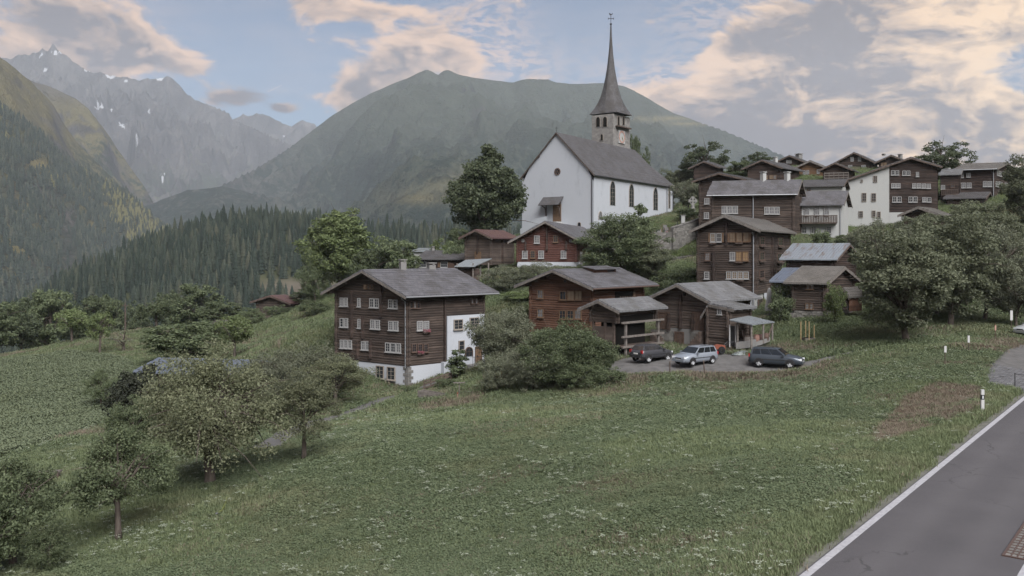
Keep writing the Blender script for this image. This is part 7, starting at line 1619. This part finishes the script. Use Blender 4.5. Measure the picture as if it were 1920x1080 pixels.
def scatter(name, P, sc, rz, idx, protos, tilt=None, label=None, cat=None):
    """many copies of a few meshes as one object: points carrying turn, size and choice, instanced by geometry nodes"""
    me = bpy.data.meshes.new(name+'_points'); me.vertices.add(len(P)); me.vertices.foreach_set('co', np.ascontiguousarray(P, dtype=np.float32).ravel())
    a = me.attributes.new('scl', 'FLOAT_VECTOR', 'POINT'); a.data.foreach_set('vector', np.ascontiguousarray(sc, dtype=np.float32).ravel())
    R = np.zeros((len(P), 3), np.float32); R[:, 2] = rz
    if tilt is not None: R[:, :2] = tilt
    a = me.attributes.new('rot', 'FLOAT_VECTOR', 'POINT'); a.data.foreach_set('vector', R.ravel())
    a = me.attributes.new('pick', 'INT', 'POINT'); a.data.foreach_set('value', np.asarray(idx, np.int32))
    c = bpy.data.collections.new(name+'_kinds')
    for i, m in enumerate(protos): q = bpy.data.objects.new(f'{name}_{i:02d}', m); c.objects.link(q)
    o = link(name, me); ng = bpy.data.node_groups.new(name, 'GeometryNodeTree'); ng.interface.new_socket('Geometry', in_out='INPUT', socket_type='NodeSocketGeometry'); ng.interface.new_socket('Geometry', in_out='OUTPUT', socket_type='NodeSocketGeometry')
    b = NB(ng); gi = b.n('NodeGroupInput'); go = b.n('NodeGroupOutput'); ip = b.n('GeometryNodeInstanceOnPoints'); ci = b.n('GeometryNodeCollectionInfo'); ci.inputs['Collection'].default_value = c; ci.inputs['Separate Children'].default_value = True; ci.inputs['Reset Children'].default_value = True
    def na(nm, dt): n = b.n('GeometryNodeInputNamedAttribute', data_type=dt); n.inputs['Name'].default_value = nm; return n.outputs['Attribute']
    ng.links.new(gi.outputs[0], ip.inputs['Points']); ng.links.new(ci.outputs[0], ip.inputs['Instance']); ip.inputs['Pick Instance'].default_value = True
    ng.links.new(na('pick', 'INT'), ip.inputs['Instance Index']); ng.links.new(na('rot', 'FLOAT_VECTOR'), ip.inputs['Rotation']); ng.links.new(na('scl', 'FLOAT_VECTOR'), ip.inputs['Scale']); ng.links.new(ip.outputs[0], go.inputs[0])
    md = o.modifiers.new('scatter', 'NODES'); md.node_group = ng; stuff(o)
    if label: o['label'] = label; o['category'] = cat
    return o
r = np.random.default_rng(3)
gx, gy = np.meshgrid(np.arange(-560, 90, 4.3), np.arange(395, 690, 4.3)); gx = gx.ravel()+r.uniform(-2.7, 2.7, gx.size); gy = gy.ravel()+r.uniform(-2.7, 2.7, gy.size)
hz = hill(gx, gy); k = (r.uniform(size=gx.size) > bareness(gx, gy)*1.6) & (hz > -118) & (np.abs(gx/gy) < .70); gx, gy, hz = gx[k], gy[k], hz[k]
size = r.uniform(.48, .95, len(gx))*(.8+.5*fbm(gx*.02, gy*.02, 3, 45)); px, py = px_of(gx, gy, hz+12*size); show = size/gy*np.where((px > -40) & (px < 860) & (py < 580), 1, .01)
big = np.argsort(-show)[:300]; rest = np.setdiff1d(np.arange(len(gx)), big)
for i in big:
    o = link('spruce', CON[int(r.integers(0, 6))], None, (gx[i], gy[i], hz[i]-.4), r.uniform(0, 6)); o.scale = (size[i]*r.uniform(.8, 1.15), size[i]*r.uniform(.8, 1.15), size[i])
    tag(o, 'dark slender spruce in the dense forest on the hill', 'spruce', 'spruces on the front of the wooded hill')
scatter('spruce_forest', np.stack([gx, gy, hz-.4], -1)[rest], (size[rest][:, None]*np.stack([r.uniform(.8, 1.2, len(rest))]*2+[np.ones(len(rest))], -1)), r.uniform(0, 6, len(rest)), r.integers(0, 6, len(rest)), CON, None, 'dense dark spruce forest covering the hill beyond the meadow', 'forest')
# trees on the sunny flank
n = 62000; gx = r.uniform(-2150, -350, n); gy = r.uniform(950, 2160, n); hz = flank(gx, gy); px, py = px_of(gx, gy, hz)
dens = np.where((np.abs(px-130) < 14) & (py > 380), .1, 1)*np.where(np.exp(-((px-72)/22)**2-((py-312)/13)**2) > .4, .03, 1)
dens *= np.clip(.35+1.3*fbm(gx*.006, gy*.006, 4, 99), 0, 1)
k = (px > -800) & (px < 420) & (py < 580) & (hz > -110) & (r.uniform(size=n) < dens); gx, gy, hz = gx[k], gy[k], hz[k]; s = r.uniform(.6, 1.25, len(gx))
scatter('flank_forest', np.stack([gx, gy, hz-.5], -1), s[:, None]*np.array([1.15, 1.15, 1.0]), r.uniform(0, 6, len(gx)), np.where(r.uniform(size=len(gx)) < np.clip((fbm(gx*.004, gy*.004, 3, 17)-.40)*3, 0, .65), r.integers(3, 5, len(gx)), r.integers(0, 3, len(gx))), CONL, None, 'scattered spruce forest with trees coloured as if sunlit on the steep valley flank', 'forest')

# ---- grass, flowers, crop
def blades(seed, n, h, spread, w, lean=.5, droop=.25):
    r = np.random.default_rng(seed); V = []; Fc = []
    for i in range(n):
        an = r.uniform(0, 6.283); p = np.array([r.normal()*spread, r.normal()*spread, 0]); d = np.array([math.cos(an), math.sin(an), 0]); s = np.array([-d[1], d[0], 0]); hh = h*r.uniform(.5, 1.2); l = lean*r.uniform(.2, 1)*hh
        b = len(V); V += [p-s*w, p+s*w, p+d*l*.45+s*w*.8+[0, 0, hh*.6], p+d*l*.45-s*w*.8+[0, 0, hh*.6], p+d*l+[0, 0, hh*(1-droop*r.uniform(0, 1))]]
        Fc += [(b, b+1, b+2), (b, b+2, b+3), (b+3, b+2, b+4)]
    return np.array(V), np.array(Fc)
def weeds(seed, n, h, spread, size):
    r = np.random.default_rng(seed); V = []; Fc = []
    for i in range(n):
        an = r.uniform(0, 6.283); rad = abs(r.normal())*spread; p = np.array([rad*math.cos(an), rad*math.sin(an), h*r.uniform(.35, 1)]); a = r.normal(size=3)*[1, 1, .4]; a = a/np.linalg.norm(a)*size*r.uniform(.6, 1.3); c = np.cross(a, [r.normal()*.4, r.normal()*.4, 1]); c = c/np.linalg.norm(c)*size*.55
        b = len(V); V += [p-a, p-c, p+a-[0, 0, size*.3], p+c]; Fc += [(b, b+1, b+2), (b, b+2, b+3)]
    return np.array(V), np.array(Fc)
def grassmat(name, a, c, dry):
    def fn(b, p):
        o = b.n('ShaderNodeObjectInfo'); n = b.noise(o.outputs['Location'], .16, 5, .65); rr_ = b.n('ShaderNodeNewGeometry').outputs['Random Per Island']
        col = b.mix(b.m('ADD', b.m('MULTIPLY', o.outputs['Random'], .45), b.m('MULTIPLY', rr_, .5)), (*a, 1), (*c, 1)); col = b.mix(b.m('MULTIPLY', b.step(n, .50, .68), .75), col, (*dry, 1))
        b.put(p.inputs['Base Color'], col)
        t = b.n('ShaderNodeBsdfTranslucent'); b.put(t.inputs[0], col); mx = b.n('ShaderNodeMixShader'); mx.inputs[0].default_value = .3
        b.nt.links.new(p.outputs[0], mx.inputs[1]); b.nt.links.new(t.outputs[0], mx.inputs[2]); b.nt.links.new(mx.outputs[0], b.nt.nodes['Material Output'].inputs[0])
    return mat(name, a, .7, .2, 0, fn)
M['grass'] = grassmat('meadow_grass', (.110, .146, .074), (.205, .238, .130), (.226, .220, .138))
M['weed'] = grassmat('broad_meadow_weeds', (.098, .134, .074), (.180, .212, .128), (.165, .186, .105))
M['dry_grass'] = grassmat('dry_grass', (.150, .122, .094), (.245, .208, .160), (.19, .155, .12))
M['crop'] = grassmat('crop_leaves', (.100, .128, .076), (.195, .222, .142), (.15, .175, .105))
M['umbel'] = mat('white_flower_heads', (.29, .32, .25), .8, .1)
GP = [np_mesh('grass', *blades(s, 16, .17, .09, .007), M['grass']) for s in range(3)]+[np_mesh('weeds', *weeds(s, 34, .15, .13, .034), M['weed']) for s in range(2)]
DP = [np_mesh('dry_grass', *blades(20+s, 18, .16, .10, .007, .8), M['dry_grass']) for s in range(2)]
def umbel(seed):
    r = np.random.default_rng(seed); V = []; Fc = []
    for u in range(2):
        c = np.array([r.normal()*.14, r.normal()*.14, r.uniform(.20, .36)]); R_ = r.uniform(.045, .085)
        for k in range(9):
            p = c+np.array([r.normal()*R_*.6, r.normal()*R_*.6, r.uniform(-.01, .015)]); s = r.uniform(.018, .034); b = len(V); a = r.uniform(0, 6); V += [p+[s*math.cos(a), s*math.sin(a), 0], p+[s*math.cos(a+2.1), s*math.sin(a+2.1), .006], p+[s*math.cos(a+4.2), s*math.sin(a+4.2), 0]]; Fc.append((b, b+1, b+2))
        b = len(V); V += [(c[0]-.004, c[1], 0), (c[0]+.004, c[1], 0), tuple(c)]; Fc.append((b, b+1, b+2))
    return np.array(V), np.array(Fc)
UP = [np_mesh('umbels', *umbel(s), M['umbel']) for s in range(3)]
KEEP = []
for o in bpy.data.objects:               # footprints of the houses, so that no grass grows indoors
    if o.get('category') in ('house', 'barn', 'church', 'shed', 'granary', 'hut'):
        cs = [o.location+Vector((0, 0, 0))]
        for c in o.children:
            if c.type == 'MESH' and c.name.startswith('wall') and 'post' not in c.name: cs += [o.location+c.location+Vector(v) for v in c.bound_box]
        KEEP.append((min(v.x for v in cs), max(v.x for v in cs), min(v.y for v in cs), max(v.y for v in cs)))
def spots(n, y0, y1, pw, rmin=-.66, rmax=.72):
    u = r.uniform(size=n); y = (y0**(1-pw)+(y1**(1-pw)-y0**(1-pw))*u)**(1/(1-pw)) if pw != 1 else y0*(y1/y0)**u
    x = y*r.uniform(rmin, rmax, n); return x, y
def clear(x, y):
    rr_ = (x-RD[0][0])*RN[0]+(y-RD[0][1])*RN[1]; k = (rr_ < -.38+.25*(vnoise(x*1.3, y*1.3, 6)-.5)) | (rr_ > 6)
    k &= ~inpoly(x, y, LOT) & ~(inpoly(x, y, PAVED) & (dpoly(x, y, PAVED+PAVED[:1])[0] > .25)) & (dpoly(x, y, PATH)[0] > .95) & (dpoly(x, y, LANE)[0] > 1.7); return k
x, y = spots(360000, 19, 112, 1.35, -.66, .86); k = clear(x, y) & ~inpoly(x, y, CROP); x, y = x[k], y[k]
d = dryness(x, y); z = ground(x, y); isd = r.uniform(size=len(x)) < d*.92
far = .85+np.clip((y-30)/60, 0, 1.2)*.75; patch = .65+.8*fbm(x*.25, y*.25, 3, 55)
rr_ = (x-RD[0][0])*RN[0]+(y-RD[0][1])*RN[1]; verge = np.where((rr_ > -1.6) & (rr_ < 0), 1.22, 1.0)
s = far*patch*verge*r.uniform(.7, 1.3, len(x)); wk = fbm(x*.12, y*.12, 3, 66)
idx = np.where(r.uniform(size=len(x)) < np.clip((wk-.36)*3.0, .08, .8)*(verge < 1.2), r.integers(3, 5, len(x)), r.integers(0, 3, len(x)))
P = np.stack([x, y, z-.01], -1); S3 = np.stack([s*1.15, s*1.15, s], -1); RZ = r.uniform(0, 6.28, len(x))
o = scatter('meadow_grass', P[~isd], S3[~isd], RZ[~isd], idx[~isd], GP, None, 'short green grass and low weeds covering the meadow', 'grass'); o = scatter('dry_grass', P[isd], S3[isd], RZ[isd], r.integers(0, 2, isd.sum()), DP, None, 'dead brown grass on the verge and the lot bank', 'grass')
x, y = spots(21000, 20, 75, 1.2, -.62, .66); k = clear(x, y) & ~inpoly(x, y, CROP) & (dryness(x, y) < .45); x, y = x[k], y[k]
dn = np.clip((fbm(x*.10, y*.10, 3, 123)-.36)*1.5, 0.12, .36)*np.clip((fbm(x*.6, y*.6, 2, 124)-.36)*4, 0.05, 1); k = r.uniform(size=len(x)) < dn; x, y = x[k], y[k]
s = r.uniform(.7, 1.5, len(x))*(.9+np.clip((y-30)/60, 0, 1)*.5); scatter('white_wildflowers', np.stack([x, y, ground(x, y)], -1), np.stack([s]*3, -1), r.uniform(0, 6, len(x)), r.integers(0, 3, len(x)), UP, None, 'white umbel flowers scattered through the meadow', 'flowers')
# crop leaves in the side field
CPM = [np_mesh('crop_leaves', *weeds(50+s_, 40, .40, .32, .10), M['crop']) for s_ in range(3)]
x, y = spots(60000, 58, 136, 1.0, -.66, -.36); k = inpoly(x, y, CROP); x, y = x[k], y[k]; s = r.uniform(.7, 1.3, len(x)); scatter('crop_plants', np.stack([x, y, ground(x, y)], -1), np.stack([s]*3, -1), r.uniform(0, 6, len(x)), r.integers(0, 3, len(x)), CPM, None, 'leafy green crop filling the side field', 'crop')
# rough grass on the slopes round the village
SG = [np_mesh('slope_grass', *blades(70+s_, 22, .42, .35, .022, .7), M['grass']) for s_ in range(3)]+[np_mesh('slope_dry_grass', *blades(80, 22, .45, .35, .022, .8), M['dry_grass'])]+[np_mesh('slope_weeds', *weeds(81, 26, .40, .35, .10), M['weed'])]
x, y = spots(150000, 66, 190, 1.0, -.66, .70); k = clear(x, y) & ~inpoly(x, y, CROP); x, y = x[k], y[k]
for a0, a1, b0, b1 in KEEP:
    pass
fb = fbm(x*.2, y*.2, 3, 88); idx = np.where(r.uniform(size=len(x)) < np.clip(dryness(x, y)+(fb-.52)*2.0, 0, .8), 3, np.where(r.uniform(size=len(x)) < .25, 4, r.integers(0, 3, len(x))))
s = (.45+.75*fbm(x*.3, y*.3, 3, 89))*r.uniform(.7, 1.2, len(x)); scatter('slope_grass', np.stack([x, y, ground(x, y)], -1), np.stack([s]*3, -1), r.uniform(0, 6, len(x)), idx, SG, None, 'rough mixed grass on the slopes round the village', 'grass')
